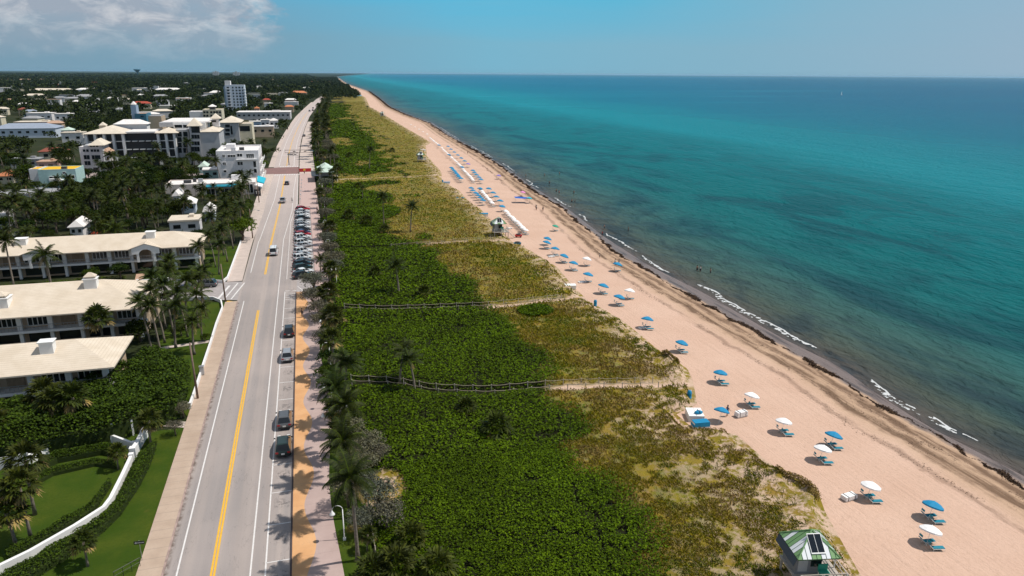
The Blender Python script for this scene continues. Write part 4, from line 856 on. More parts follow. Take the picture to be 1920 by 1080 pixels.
# turret house
Y = 374.0; r = building('white four-storey house with a pyramid roof, in front of the long dark hotel', 'house', -95, Y, 'house'); x0 = FY(152, 290, Y)[0]; x1, zt = FY(191, 272, Y)
block(r, x0 + 1.5, x1, Y, 386, 0, zt, 'wall_grey'); roofhip(r, x0 + 4.5, x1 + .2, Y, 386, zt, zt + 2.6, 'roof_cream', .9)
block(r, x0 - 1, x0 + 1.48, Y + 2, 384, 0, zt - 1.2, 'wall_white', 'roof_white', .4, wname='stair_wall')
for u0, v0, u1, v1 in ((335, 975, 395, 1030), (405, 975, 460, 1030), (475, 975, 535, 1030)): win_px(r, 140 + u0 / 12, 190 + v0 / 12, 140 + u1 / 12, 190 + v1 / 12, Y, 1)
for v0, v1, us in ((0, 45, (1495, 1555, 1635, 1690, 1745)), (105, 180, (1515, 1570, 1660, 1715, 1765)), (210, 285, (1530, 1585)), (325, 470, (1700, 1750))):
    for u in us: win_px(r, u / 9.6, 280 + v0 / 9.6, (u + 38) / 9.6, 280 + v1 / 9.6, Y, 1, frame=False)
r = building('small annex with terracotta hip roof stuck to the white pyramid-roofed house', 'house', -86, 376, 'house'); xa = FY(193, 300, 376)[0]; xb = FY(206, 300, 376)[0]; block(r, xa, xb, 376, 386, 0, 8.2, 'wall_white', rows=(2, (1.5, 5), 1.0, 1.6)); roofhip(r, xa, xb, 376, 386, 8.2, 10.2, 'roof_tan')

# the long dark-balconied hotel
Y = 392.0; r = building('long white hotel with dark recessed balconies and cream hip roofs', 'hotel', -75, Y, 'hotel'); ze = FY(200, 250.5, Y)[1]
X = lambda u: FY(u, 260, Y)[0]
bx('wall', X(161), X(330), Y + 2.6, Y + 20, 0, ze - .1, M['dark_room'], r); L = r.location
for u in (161, 178, 195, 212, 230.5, 296.5, 311.5, 327): bx('column', X(u) - .55, X(u) + .55, Y, Y + 2.55, 0, ze - .12, M['white_wall'], r)
for k in range(1, 4):
    z = ze * k / 4 - .1
    for (a, c_) in ((161, 178), (178, 195), (195, 212), (212, 230.5), (296.5, 311.5), (311.5, 327)): bx('balcony', X(a) + .58, X(c_) - .58, Y + .5, Y + 2.5, z, z + .32, M['white_trim'], r)
    for i in range(5):
        a = 232 + i * 12.9; bx('balcony', X(a + 1.5), X(a + 10.8), Y + .4, Y + 2.5, z, z + .35, M['white_trim'], r)
roofhip(r, X(157), X(236), Y - .5, Y + 18, ze, ze + 2.9, 'roof_cream', .6, hipr=False); roofhip(r, X(294), X(333), Y - .4, Y + 16, ze - .02, ze + 2.2, 'roof_cream', .6)
bx('roof_deck', X(236.6), X(293), Y, Y + 18, ze - .05, ze + .7, M['roof_white'], r)
mb = MB(); xa, xb = X(196) - L[0], X(262) - L[0]; hip(mb, xa, xb, 22, 30, ze + 3.0, ze + 5.2, .4); mb.build('roof', M['roof_white'], r); bx('wall', X(197), X(261), Y + 22.2, Y + 29.8, 0, ze + 2.8, M['white_wall'], r)
mb = MB(); hip(mb, X(181) - L[0], X(191) - L[0], 9, 13, ze + 3.4, ze + 4.8, .3); mb.box((X(186) - L[0], 11, ze + 2.5), (3, 3, 1.6)); mb.build('cupola', M['roof_cream'], r)
za = FY(300, 230, Y + 8)[1]; bx('wall', X(296), X(322), Y + 8, Y + 26, ze + 2.3, za, M['wall_grey'], r); bx('wall', X(322) + .05, X(384), Y + 9, Y + 26, 6, za - .3, M['white_wall'], r)
for u0, u1 in ((327.5, 341.5), (343.5, 353)): win_px(r, u0, 233.5, u1, 240, Y + 9, 1)
bx('roof_deck', X(300), X(392), Y + 10, Y + 44, za - .3, za + .25, M['roof_white'], r)
bx('wall', X(330), X(353), Y + 3, Y + 9, 0, ze + 1.2, M['wall_grey'], r)
for u in (336.5, 347.5):
    for k in range(4): xx_, z_ = FY(u, 250 + k * 10.2, Y + 3); win_front(r, xx_ - 1.0, xx_ + 1.0, z_ - 1.6, z_ + .8, Y + 3, 1, frame=False)
zt = FY(365, 236, Y - 2)[1]; Xt = lambda u: FY(u, 260, Y - 2)[0]
bx('turret', Xt(357), Xt(375), Y - 2, Y + 6, 0, zt, M['wall_grey'], r); roofhip(r, Xt(356), Xt(376), Y - 2, Y + 6, zt, zt + 3.6, 'roof_cream', .8)
for u in (359.5, 364.8, 370):
    for v0, v1 in ((237, 249), (252.5, 260), (265, 272), (275, 284)): win_px(r, u, v0, u + 3.9, v1, Y - 2, 1, frame=False)
zt = FY(394, 247, Y - 1)[1]; bx('end_wall', Xt(375.5), Xt(411), Y - 1, Y + 22, 0, zt, M['wall_grey'], r); roofhip(r, Xt(375.5), Xt(411), Y - 1, Y + 22, zt, zt + 1.6, 'roof_cream', .5, ridge=3)
mb = MB(); xa, xb = X(392) - L[0], X(408) - L[0]; za = FY(400, 222, Y + 18)[1]; mb.box(((xa + xb) / 2, 20, za - 2), (xb - xa - .8, 5, 4.5)); mb.build('turret', M['wall_white'], r); mb = MB(); hip(mb, xa, xb, 17, 24, za, za + 2.4, .5); mb.build('roof', M['roof_cream'], r)
win_px(r, 397, 225.5, 405, 229, Y + 17.3, 1, frame=False)

# second hip-roofed hotel block, further up
Y = 455.0; r = building('hip-roofed hotel block with tall dark stair windows, behind the long hotel', 'hotel', -50, Y, 'hotel'); X = lambda u: FY(u, 235, Y)[0]; ze = FY(440, 229.5, Y)[1]
block(r, X(412), X(447), Y, Y + 22, 0, ze, 'wall_grey'); roofhip(r, X(411), X(450), Y, Y + 22, ze, ze + 3.0, 'roof_cream', .8); block(r, X(447) + .05, X(471), Y + 4, Y + 22, 0, ze - 1.5, 'wall_cream', 'roof_cream', .5, wname='side_wall')
for k in range(3): win_px(r, 422, 233 + 7.6 * k, 431, 239.6 + 7.6 * k, Y, 1)
win_px(r, 433, 236, 435, 252, Y, 1, frame=False); win_px(r, 450, 236, 468, 246, Y + 4, 3, frame=False)

# the tall slab
Y = 905.0; r = building('tall white apartment tower with rows of small dark windows, tallest building in town', 'tower block', -76, Y, 'tower_block'); X = lambda u: FY(u, 185, Y)[0]; x0, zt = FY(421, 160.5, Y); x1 = X(460)
block(r, x0, x1, Y, Y + 18, 0, zt, 'wall_ice', 'roof_white', .8); bx('lift_house', x0 + .3, X(434.5), Y + 1, Y + 12, zt, FY(428, 151.5, Y)[1], M['wall_white'], r)
for k in range(9):
    z = zt - 2.9 - k * 3.25
    for u, w_ in ((429.5, 2.6), (438.5, 1.5), (445, 1.8), (451, 2.2), (456.5, 1.4)): win_front(r, X(u) - w_ / 2, X(u) + w_ / 2, z, z + 1.6, Y, 1, frame=False)
    bx('balcony', X(426.5), X(433), Y - 1.0, Y - .02, z - .9, z - .2, M['wall_white'], r); bx('balcony', X(458), x1 + 1.2, Y - .8, Y + 6, z - .9, z - .3, M['white_trim'], r)
bx('corner_bay', x0 - 1.6, x0 - .02, Y + 2, Y + 14, 0, zt - 1, M['wall_blue'], r)
# teal cinema-like hall with pale stair tower
Y = 560.0; r = building('dark teal windowed hall with a pale blue square stair tower', 'building', -120, Y); X = lambda u: FY(u, 225, Y)[0]; zt = FY(262, 214, Y)[1]
block(r, X(254), X(275), Y, Y + 18, 0, zt, 'wall_teal', 'roof_tan', .4); zz_ = FY(252, 199, Y)[1]; block(r, X(247), X(257), Y + 2, Y + 10, 0, zz_, 'wall_blue', 'roof_white', .4, wname='stair_tower'); roofhip(r, X(248), X(255), Y + 3, Y + 9, zz_ + 1, zz_ + 3.0, 'roof_white', .2)
for u, v in ((264, 217), (267, 217), (269, 226), (272, 226)): win_px(r, u, v, u + 2, v + 2, Y, 1, frame=False)
bx('side_wall', X(275) + .05, X(300), Y + 6, Y + 22, 0, zt - 2, M['wall_tan'], r); bx('side_roof', X(275) + .3, X(299), Y + 6.2, Y + 21.8, zt - 2, zt - 1.5, M['roof_grey'], r)
# cream hotel with roof pavilion
Y = 640.0; r = building('cream three-storey hotel with a small roof pavilion left of the apartment tower', 'hotel', -95, Y, 'hotel'); X = lambda u: FY(u, 210, Y)[0]; zt = FY(397, 206.5, Y)[1]
block(r, X(380), X(415.5), Y, Y + 20, 0, zt, 'wall_cream', 'roof_cream', .5)
for u in (381.5, 387, 394.5, 400, 405, 410.5):
    for v in (208.5, 215): win_px(r, u, v, u + 3.6, v + 3.6, Y, 1, frame=False)
bx('pavilion', X(392), X(402), Y + 5, Y + 12, zt, zt + 2.6, M['dark_room'], r); roofhip(r, X(391.5), X(402.5), Y + 5, Y + 12, zt + 2.6, zt + 4.4, 'roof_white', .8)
block(r, X(354), X(379.8), Y + 2, Y + 18, 0, zt - 1.5, 'wall_white', 'roof_white', .4, wname='side_wall')

# ---- houses and roofs seen above the trees (roof pixel, width px, height px, roof, wall, shape, description)
HOUSES = [(12, 167, 26, 6, 'white', 'white', 'flat', 'white stepped apartment house'), (96, 169, 57, 4, 'cream', 'cream', 'hip', 'long pale low roof'), (165, 168, 36, 3.5, 'white', 'white', 'hip', 'long white low roof'), (64, 179, 28, 3.5, 'cream', 'cream', 'hip', 'cream roof'), (160, 181, 30, 5, 'grey', 'white', 'hip', 'grey double roof'),
    (148, 191, 21, 5, 'white', 'pink', 'hip', 'white hip roof'), (210, 184, 14, 5, 'white', 'white', 'hip', 'small white hip roof'), (149, 158, 11, 3, 'red', 'tan', 'hip', 'red roof'), (177, 156, 16, 3, 'red', 'tan', 'hip', 'wide red roof'), (84, 150, 24, 2.5, 'tan', 'tan', 'hip', 'tan tile roof'), (48, 150, 22, 2.5, 'tan', 'tan', 'hip', 'tan tile roof'), (7, 150, 18, 2.5, 'tan', 'tan', 'hip', 'tan tile roof'), (116, 148, 12, 2, 'orange', 'tan', 'hip', 'orange tile roof'),
    (45, 205, 16, 6, 'brick', 'tan', 'hip', 'brick-red roof'), (55, 209, 16, 6, 'blue', 'blue', 'hip', 'blue-grey roof'), (73, 216, 34, 13, 'white', 'white', 'flat', 'white modern two-storey house'), (119, 217, 24, 12, 'white', 'white', 'flat', 'white modern house with tall wing'), (63, 231, 52, 5, 'cream', 'brick', 'flat', 'long cream flat roof over red walls'), (101, 231, 20, 10, 'tan', 'tan', 'hip', 'tan hip roof'), (43, 241, 84, 12, 'blue', 'ice', 'hip', 'very long blue-grey metal roof'), (4, 204, 12, 12, 'cream', 'cream', 'hip', 'tall cream gable'),
    (236, 140.5, 11, 1.8, 'white', 'white', 'flat', 'white shed roof'), (264, 166, 26, 2.5, 'white', 'white', 'flat', 'long white roof'), (315, 168, 40, 4, 'white', 'white', 'hip', 'long bright white roof'), (264, 178, 8, 5, 'white', 'white', 'hip', 'small white gable'), (238, 187, 13, 6, 'cream', 'cream', 'hip', 'cream-yellow gable'), (264, 194, 26, 8, 'red', 'cream', 'hip', 'red roof over yellow walls'), (299, 180, 20, 4, 'grey', 'grey', 'hip', 'dark grey roof'), (304, 190, 18, 6, 'grey', 'white', 'hip', 'grey-white gable with one round vent'),
    (343, 185, 22, 3, 'white', 'white', 'flat', 'white roof under red blossom'), (390, 167, 16, 3, 'white', 'white', 'flat', 'flat white roof'), (405, 172, 15, 6, 'white', 'white', 'hip', 'white gable left of the apartment tower'), (400, 146, 17, 2, 'white', 'white', 'flat', 'white warehouse roof'), (325, 139, 22, 1.6, 'white', 'white', 'flat', 'white warehouse roof'), (296, 138.5, 10, 1.4, 'white', 'white', 'flat', 'white warehouse roof'), (455, 144, 12, 1.6, 'white', 'white', 'flat', 'white warehouse roof'), (471, 143.5, 15, 1.6, 'white', 'white', 'flat', 'white warehouse roof'), (490, 144, 10, 1.6, 'white', 'white', 'flat', 'white warehouse roof'), (521, 144, 18, 1.4, 'white', 'white', 'flat', 'long white warehouse roof'),
    (598, 147, 9, 2.2, 'white', 'white', 'flat', 'white beach-side house'), (598, 155, 44, 4, 'orange', 'pink', 'hip', 'long pink hotel with orange roof'), (522, 163, 24, 4, 'grey', 'white', 'hip', 'pale grey roof'), (473, 166, 18, 3, 'grey', 'white', 'flat', 'pale flat roof'), (531, 175, 16, 4, 'grey', 'white', 'hip', 'grey roof'), (560, 174, 26, 5, 'orange', 'tan', 'hip', 'bright orange-red tile roof'), (545, 187, 18, 4, 'white', 'pink', 'hip', 'pale pink roof'), (503, 196, 13, 7, 'white', 'white', 'flat', 'white cube house'), (500, 187, 12, 3, 'red', 'tan', 'hip', 'small red roof'), (546, 192.5, 22, 2, 'white', 'white', 'flat', 'thin white flat roof'), (481, 203, 8, 9, 'orange', 'pink', 'hip', 'narrow pinkish tower house'), (542, 200, 14, 6, 'orange', 'tan', 'hip', 'burnt orange tile roof'),
    (494, 212, 86, 3, 'white', 'grey', 'flat', 'very long flat white roof right of the tower foot'), (513, 226, 14, 6, 'white', 'white', 'hip', 'white tent-like roof'), (497, 227, 14, 7, 'white', 'white', 'flat', 'white stepped roof'), (492, 240, 36, 10, 'white', 'tan', 'flat', 'white-roofed tan building'), (478, 230, 18, 5, 'white', 'blue', 'flat', 'white canopy building with blue front'), (441, 227, 0, 0, '', '', '', ''), (425, 254, 16, 6, 'white', 'white', 'hip', 'white roof beside the grey hotel end wall'),
    (97, 284, 35, 9, 'brick', 'cream', 'hip', 'dark red hip-roofed house with cream walls'), (46, 303, 38, 12, 'grey', 'grey', 'flat', 'grey modern house with slanting eaves'), (86, 307, 24, 5, 'tan', 'pink', 'flat', 'pink-walled yard building behind the yellow roof'), (8, 330, 22, 7, 'orange', 'cream', 'hip', 'peach-roofed house at the left edge'), (38, 369, 84, 9, 'grey', 'white', 'flat', 'long grey flat-roofed building with white gable end'), (135, 252, 30, 9, 'cream', 'white', 'flat', 'white block joined to the left end of the long hotel'), (124, 244, 14, 6, 'mint', 'white', 'hip', 'green-gabled house left of the long hotel'),
    (380, 312, 12, 8, 'mint', 'mint', 'hip', 'small mint gazebo with pointed roof'), (395, 322, 24, 8, 'white', 'mint', 'flat', 'low white building behind the restaurant'), (345, 419, 46, 8, 'cream', 'white', 'flat', 'white house with a peach flat roof behind the first hotel wing'), (392, 396, 16, 9, 'white', 'ice', 'hip', 'narrow white house with pale blue roof among palms'), (352, 382, 22, 6, 'white', 'ice', 'hip', 'white canopy roof among palms'), (330, 367, 8, 4, 'white', 'white', 'hip', 'tiny white hut under palms'), (142, 425, 18, 8, 'white', 'white', 'hip', 'grey-white gable behind the first hotel wing'),
    (4, 408, 9, 10, 'white', 'white', 'flat', 'white wall end at the left edge above the hotel'), (165, 433, 0, 0, '', '', '', ''), (32, 157, 14, 2.2, 'white', 'white', 'flat', 'white roof speck'), (350, 156, 10, 2, 'grey', 'white', 'hip', 'grey roof speck'), (365, 150, 14, 1.8, 'white', 'white', 'flat', 'white roof strip'), (438, 190, 0, 0, '', '', '', ''), (105, 160, 14, 2.6, 'orange', 'tan', 'hip', 'orange roof'), (123, 158, 8, 3, 'brick', 'tan', 'hip', 'brick roof'), (20, 188, 18, 6, 'tan', 'cream', 'hip', 'tan-roofed house'), (110, 183, 14, 4, 'grey', 'white', 'hip', 'grey roof'), (225, 205, 14, 4, 'grey', 'white', 'hip', 'small grey roof'), (575, 165, 14, 4, 'white', 'white', 'hip', 'white hip roof'), (613, 167, 16, 5, 'white', 'pink', 'hip', 'white-roofed house by the road end'), (385, 180, 12, 4, 'grey', 'white', 'hip', 'grey roof')]
HOUSES = [h for h in HOUSES if h[2]]; FOOT = []
HL = ['in the farthest row under the horizon', 'in the far woods', 'among the middle-distance trees', 'among the nearer trees']
rowk = lambda h: 0 if h[1] < 152 else 1 if h[1] < 172 else 2 if h[1] < 200 else 3
seen = {}
for h in HOUSES: seen.setdefault((h[7], rowk(h)), []).append(h)
for h in HOUSES:
    px, py, wpx, hpx, rc, wc, shp, ds = h; far = py < 215
    zr = 6.5 if py < 260 else 5.0
    if py > 300: zr = 3.2
    x, y = G(px, py, zr); k = math.sqrt(x * x + y * y) / F_PX * 1.02; w_ = wpx * k; hh = max(2.2, hpx * k * .8) if not far else max(2.5, min(9, hpx * k)); dep = max(8.0, min(w_ * .55, 26.0)); fam = sorted(seen[(ds, rowk(h))])
    lab = ds + ' ' + HL[rowk(h)] + ('' if len(fam) == 1 else f', {nth(fam.index(h))} from the left')
    r = thing('house', (x, y, 0), random.uniform(-.08, .08) if py > 150 else 0, lab, 'house', 'houses among the trees')
    z1 = zr + (hh * .25 if shp == 'flat' else 0); rm = 'roof_' + rc
    mb = MB(); mb.box((0, dep / 2, z1 / 2), (w_, dep, z1)); mb.build('wall', M['wall_' + wc], r)
    if shp == 'hip': mb = MB(); hip(mb, -w_ / 2, w_ / 2, 0, dep, z1, z1 + min(hh * .5 + .8, dep * .22), .5, ridge=min(dep * .4, w_ * .3)); mb.build('roof', M[rm], r)
    else: mb = MB(); mb.box((0, dep / 2, z1 + .25), (w_ + .6, dep + .6, .5)); mb.box((w_ * .22, dep * .6, z1 + .9), (w_ * .16, dep * .3, .8)); mb.build('roof', M[rm], r)
    if py > 200:
        nw_ = max(2, int(w_ / 4.5))
        for i in range(nw_): mb = MB(); xc = -w_ / 2 + w_ * (i + .5) / nw_; mb.box((xc, -.03, z1 * .62), (min(2, w_ / nw_ * .5), .06, min(1.5, z1 * .3))); mb.build('window', M['dark_glass'], r)
    FOOT.append((x, y + dep / 2, w_ / 2 + 1.5, dep / 2 + 1.5, zr))
# scattered small roofs of the far town, too alike to tell apart
tr_ = random.Random(91); tiny = []
while len(tiny) < 75:
    y = 480 * (11.0 ** tr_.random()); x = -34 - (0.34 * y) * tr_.random(); w_ = tr_.uniform(9, 20) * (1 + y / 5000); dp = tr_.uniform(8, 12); zt_ = tr_.uniform(6.2, 8.5)
    if any(abs(x - a) < 16 + w_ and abs(y - b_) < 22 + y * .015 for a, b_, *_ in tiny + [(f[0], f[1]) for f in FOOT]) or (x > -150 and y < 700): continue
    tiny.append((x, y)); r = thing('house', (x, y, 0), tr_.uniform(-.3, .3), 'small pale-roofed house half sunk in the far woodland of the town', 'house', 'small roofs of the far woodland')
    mb = MB(); mb.box((0, dp / 2, zt_ / 2), (w_, dp, zt_)); mb.build('wall', M[tr_.choice(['wall_white', 'wall_cream', 'wall_grey'])], r); mb = MB(); rm = M[tr_.choice(['roof_white', 'roof_grey', 'roof_cream', 'roof_grey', 'roof_tan', 'roof_white'])]
    if tr_.random() < .6: hip(mb, -w_ / 2, w_ / 2, 0, dp, zt_, zt_ + 1.8, .5, ridge=w_ * .28)
    else: mb.box((0, dp / 2, zt_ + .2), (w_ + .5, dp + .5, .4))
    mb.build('roof', rm, r); FOOT.append((x, y + dp / 2, w_ / 2 + 1, dp / 2 + 1, 6.5))
# water tower and far towers
x, y = G(258, 139, 6); x, y = x * .62, y * .62
r = thing('water_tower', (x, y, 0), 0, 'dark funnel-topped water tower standing above the horizon trees', 'water tower'); s_ = math.hypot(x, y) / F_PX
zt = FY(258, 130, y)[1]; mb = MB(); mb.lathe([(s_ * .95, 0), (s_ * .8, zt - 7 * s_), (s_ * 1.2, zt - 4.5 * s_)], 12); mb.build('shaft', M['wall_teal'], r, True); mb = MB(); mb.lathe([(s_ * 1.2, zt - 4.5 * s_), (s_ * 5.2, zt - .8 * s_), (s_ * 5.4, zt), (s_ * 3, zt + .5 * s_), (.1, zt + .7 * s_)], 16); mb.build('tank', M['wall_teal'], r, True)
for u0, u1, v, lab in ((398, 410, 133.0, 'left of two hazy apartment blocks on the horizon'), (436, 449, 134.0, 'right of two hazy apartment blocks on the horizon')):
    Yf = 7000.; xa, zt = FY(u0, v, Yf); xb, _ = FY(u1, v, Yf); r = thing('tower_block', ((xa + xb) / 2, Yf, 0), 0, lab, 'tower block', 'hazy towers on the horizon')
    for i in range(3): mb = MB(); w_ = (xb - xa) / 3; mb.box((xa + w_ * (i + .5) - (xa + xb) / 2, 10 * i, zt * (.45 + .05 * (i % 2))), (w_ * .8, 24, zt * (.9 + .1 * (i % 2)))); mb.build('wall', M['wall_grey'], r)
# ================================================================== TOWN TREES, HEDGES, WALLS
RECTS = [(-100, -22.5, 172, 193), (-84, -25.5, 126, 150), (-80, -25.5, 99, 118), (-44, -15, 312, 348), (-55, -14, 284, 306), (-107, -82, 317, 338), (-106, -82, 370, 390), (-112, -38, 386, 440), (-60, -12, 149, 167), (-21.5, -3, 60, 400), (-175, -15, 346, 374), (-40, -15, 40, 100), (-29, -15, 99, 153), (-39, -15, 164, 200), (-100, -50, 440, 450)]
def free(x, y, r=2.0):
    for a, b_, c_, d in RECTS:
        if a - r < x < b_ + r and c_ - r < y < d + r: return False
    for hx, hy, hw, hd, zr in FOOT:
        lim = 13 if zr < 4.5 else 16
        if abs(x - hx) < hw + r and (hy - hd - r - lim < y < hy + hd + r): return False
    return True
def leftlim(y): return -0.34 * y - 14
rr = random.Random(21); spots = []
def rlim(y): return -21.0 + (float(ROADX(y)) if y > 400 else 0)
tries = 0
while len(spots) < 430 and tries < 60000:
    tries += 1; y = 88 + 330 * rr.random() ** .75; x = rlim(y) + (leftlim(y) - rlim(y)) * rr.random()
    if not free(x, y, 1.5) or (x < -27 and y < 166): continue
    if any((x - a) ** 2 + (y - b_) ** 2 < 13 for a, b_, *_ in spots): continue
    spots.append((x, y, rr.random(), rr.uniform(.7, 1.12)))
spots.sort(key=lambda s: s[1]); npalm = ntree = 0
zone = lambda y: 'by the hotel wings' if y < 172 else ('below the restaurant' if y < 285 else ('around the aqua house' if y < 346 else 'around the long hotel'))
zc = {}
for x, y, q, sc in spots:
    if (238 < y < 290 and x > -58) or (285 < y < 322 and x < -76) or (196 < y < 225): sc *= .6
    if q < .33:
        nm = 'coconut palm'; p = PALMS[int(q * 97) % 4]; sc2 = sc * (1.0 if p is not PALMS[3] else 1.5); cat = 'palm tree'
    elif q < .42: nm = 'fan-leaved cabbage palm'; p = FANS[int(q * 131) % 3]; sc2 = sc * 1.1; cat = 'palm tree'
    else: nm = 'dark broad-crowned tree'; p = TREES[int(q * 113) % 3]; sc2 = sc * (.62 if y < 200 else .82); cat = 'tree'
    k = (nm, zone(y)); zc[k] = zc.get(k, 0) + 1
    plant(p, x, y, -.08, sc2, label=f'{nm} {zone(y)}, {nth(zc[k] - 1)} from the near end', cat=cat, group='town palms' if cat == 'palm tree' else 'town trees')
# windswept palms beside the hotel lawns
for i, (x, y, p, sc) in enumerate([(-25.5, 120.5, 0, .9), (-27.2, 122.5, 2, .8), (-23.8, 124, 1, 1.0), (-26.0, 127, 2, .85), (-22.6, 129, 0, .85), (-25.2, 131, 0, .95), (-21.4, 133.5, 3, 1.2), (-27.0, 134.5, 2, .9), (-23.8, 137, 1, 1.1), (-20.8, 140, 0, .8), (-25.8, 141, 0, .95), (-22.0, 145, 1, 1.05), (-26.5, 148, 2, .85), (-20.4, 120, 3, 1.1), (-19.9, 126.5, 1, .8), (-24, 168, 0, .8), (-21.5, 171, 1, .95), (-23, 178, 2, .7), (-20.8, 183, 0, .85), (-22.3, 190, 1, 1.0), (-20.6, 197, 2, .8), (-24.5, 197, 0, .9), (-21, 205, 1, 1.05), (-22.5, 214, 0, .9), (-20.5, 224, 3, 1.3), (-22, 234, 2, .8), (-20.6, 246, 0, .9), (-22.6, 256, 1, 1.1), (-20.7, 267, 0, .9), (-22.4, 276, 2, .85), (-24.6, 281, 0, .6), (-28, 280, 1, .7), (-33, 278, 0, .55), (-38, 279, 1, .72), (-43, 277, 2, .5), (-48, 280, 0, .6)]):
    plant(PALMS[p], x, y, -.02, sc, rz=rr.uniform(-.5, .5), label=f'windswept coconut palm left of the pavement or restaurant front, {nth(i)} from the near end', cat='palm tree', group='windswept palms along the left of the road')
for px, py, p, sc, lab in ((146, 818, 0, 1.0, 'cabbage palm in front of the dark hedge, closest to the white gate'), (112, 820, 0, .95, 'cabbage palm in front of the dark hedge, middle of three'), (88, 800, 1, 1.1, 'cabbage palm with pale dry skirt at the hedge, leftmost of three'), (66, 965, 2, .95, 'tall cabbage palm on the walled lawn, the one ringed by bare soil'), (58, 1010, 2, .9, 'tall cabbage palm on the walled lawn, rooted nearest the wall'), (30, 1024, 1, .95, 'short bushy cabbage palm at the left edge of the walled lawn'), (8, 842, 1, .9, 'cabbage palm at the left edge below the dark hedge'),
        (165, 1062, 1, .62, 'small yellow-green cabbage palm outside the white wall by the bottom edge'), (283, 835, 1, .8, 'bright green bushy palm where the white walls meet'), (196, 650, 1, 1.2, 'round cabbage palm in front of the second hotel wing balcony'), (222, 880, 1, .55, 'low dark fan palm inside the bend of the white wall')):
    x, y = G(px, py); plant(FANS[p], x, y, 0, sc, label=lab, cat='palm tree', group='cabbage palms on the left')
for x, y, sc, lab in ((-27.2, 61.5, .55, 'grey-green clipped shrub outside the white wall, larger of two'), (-29.3, 60.6, .45, 'grey-green clipped shrub outside the white wall, smaller of two'), (-18.9, 91.0, .5, 'low silver shrub beside the pavement path'), (-18.7, 96.0, .55, 'low silver shrub in the bed at the hedge corner'), (-20, 96.5, .45, 'spiky silver plant in the shade of the hedge corner'), (-30.6, 64.2, .4, 'pale grey shrub inside the white wall at the left edge')):
    plant(SILVER[0], x, y, 0, sc, label=lab, cat='shrub', group='clipped shrubs on the left')
for px, py, sc, lab in ((350, 445, 1.0, 'orange-red flowering shrub at the end of the first hotel wing'), (190, 437, .8, 'red flowering shrub behind the first hotel wing roof'), (1, 1, 0, '')):
    if sc:
        x, y = G(px, py, 2.0); o = plant(GBUSH[1], x, y, 0, (sc * 1.6, sc * 1.1, sc * 1.0), label=lab, cat='shrub', group='red flowering shrubs'); recolor(o, 'crown', M['red_leaf'])
x, y = G(336, 181, 6); o = plant(TREES[0], x, y, 0, 1.0, label='red-blossoming tree over a white roof in the distance', cat='tree'); recolor(o, 'crown', mat('red_blossom', (.40, .015, .03), .6, island=.3))
x, y = G(452, 428, 3.5); o = plant(GBUSH[1], x, y, 0, (2.2, 2.6, 1.9), label='big bright-green rounded shrub overhanging the left pavement', cat='shrub'); recolor(o, 'crown', M['leaf_bright'])

# ---- hedges: leaf masses over their own outline
def hedge(name, poly, h, n, size, m_, label, taper=.5, cat='hedge', seed=1, dome=0.0):
    rng = np.random.default_rng(seed); P_ = np.array(poly, float); lo, hi = P_.min(0), P_.max(0)
    def inside(x, y):
        c_ = np.zeros(len(x), bool); j = len(P_) - 1
        for i in range(len(P_)):
            xi, yi = P_[i]; xj, yj = P_[j]
            c_ ^= ((yi > y) != (yj > y)) & (x < (xj - xi) * (y - yi) / (yj - yi + 1e-12) + xi); j = i
        return c_
    def edged(x, y):
        d = np.full(len(x), 1e9)
        for i in range(len(P_)):
            a = P_[i]; b_ = P_[(i + 1) % len(P_)]; ab = b_ - a; t_ = np.clip(((x - a[0]) * ab[0] + (y - a[1]) * ab[1]) / (ab @ ab), 0, 1)
            d = np.minimum(d, np.hypot(x - a[0] - t_ * ab[0], y - a[1] - t_ * ab[1]))
        return d
    X_ = rng.uniform(lo[0], hi[0], n * 3); Y_ = rng.uniform(lo[1], hi[1], n * 3); k = inside(X_, Y_); X_, Y_ = X_[k][:n], Y_[k][:n]; e = edged(X_, Y_)
    top = h * (0.62 + .38 * np.clip(e / max(.5, h * .5), 0, 1)) * (1 - dome + dome * 2 * fbm(X_, Y_, max(1.2, h * .6), 3, seed))
    side = np.clip(1 - e / (size * 3 + .15), 0, 1); z = top * np.where(rng.random(len(X_)) < side * .7, rng.random(len(X_)), .86 + .17 * rng.random(len(X_)))
    r = thing(name, (float(P_[:, 0].mean()), float(P_[:, 1].mean()), 0), 0, label, cat); L = np.array([P_[:, 0].mean(), P_[:, 1].mean(), 0])
    v, q = leaves(np.stack([X_, Y_, z], 1) - L, size, up=.45, aspect=.75, rng=rng); npmesh('foliage', v, q, m_, r)
    c_ = P_.mean(0); inner = [tuple((p - c_) * .97) for p in P_]; mb = MB(); mb.prism(inner, 0, h * .5); mb.build('branches', M['wood_leaf'], r); return r
hedge('hedge', [(-46, 116), (-40.6, 110.3), (-33, 108.2), (-29, 110.4), (-25.1, 116.5), (-19.4, 110), (-18.6, 100), (-19.2, 94.6), (-22.5, 93), (-26.5, 90.5), (-36.3, 88.5), (-46, 89)][1:-1] + [(-45, 89.5), (-44, 101.5), (-34, 101.6)], 4.2, 34000, .33, M['hedge_leaf'], 'big dark sea grape thicket in front of the third hotel wing', dome=.35, seed=3)
hedge('hedge', [(-30.0, 65.4), (-28.2, 66.9), (-23.6, 72.6), (-22.6, 75.8), (-22.3, 85.2), (-20.7, 89.5), (-20.5, 84.1), (-20.8, 79.4), (-21.6, 73.8), (-22.6, 71.0), (-25.5, 66.5), (-28.5, 63)], 1.35, 12000, .18, M['hedge_leaf'], 'clipped green hedge hugging the roadside of the white wall', seed=4,  dome=.25)
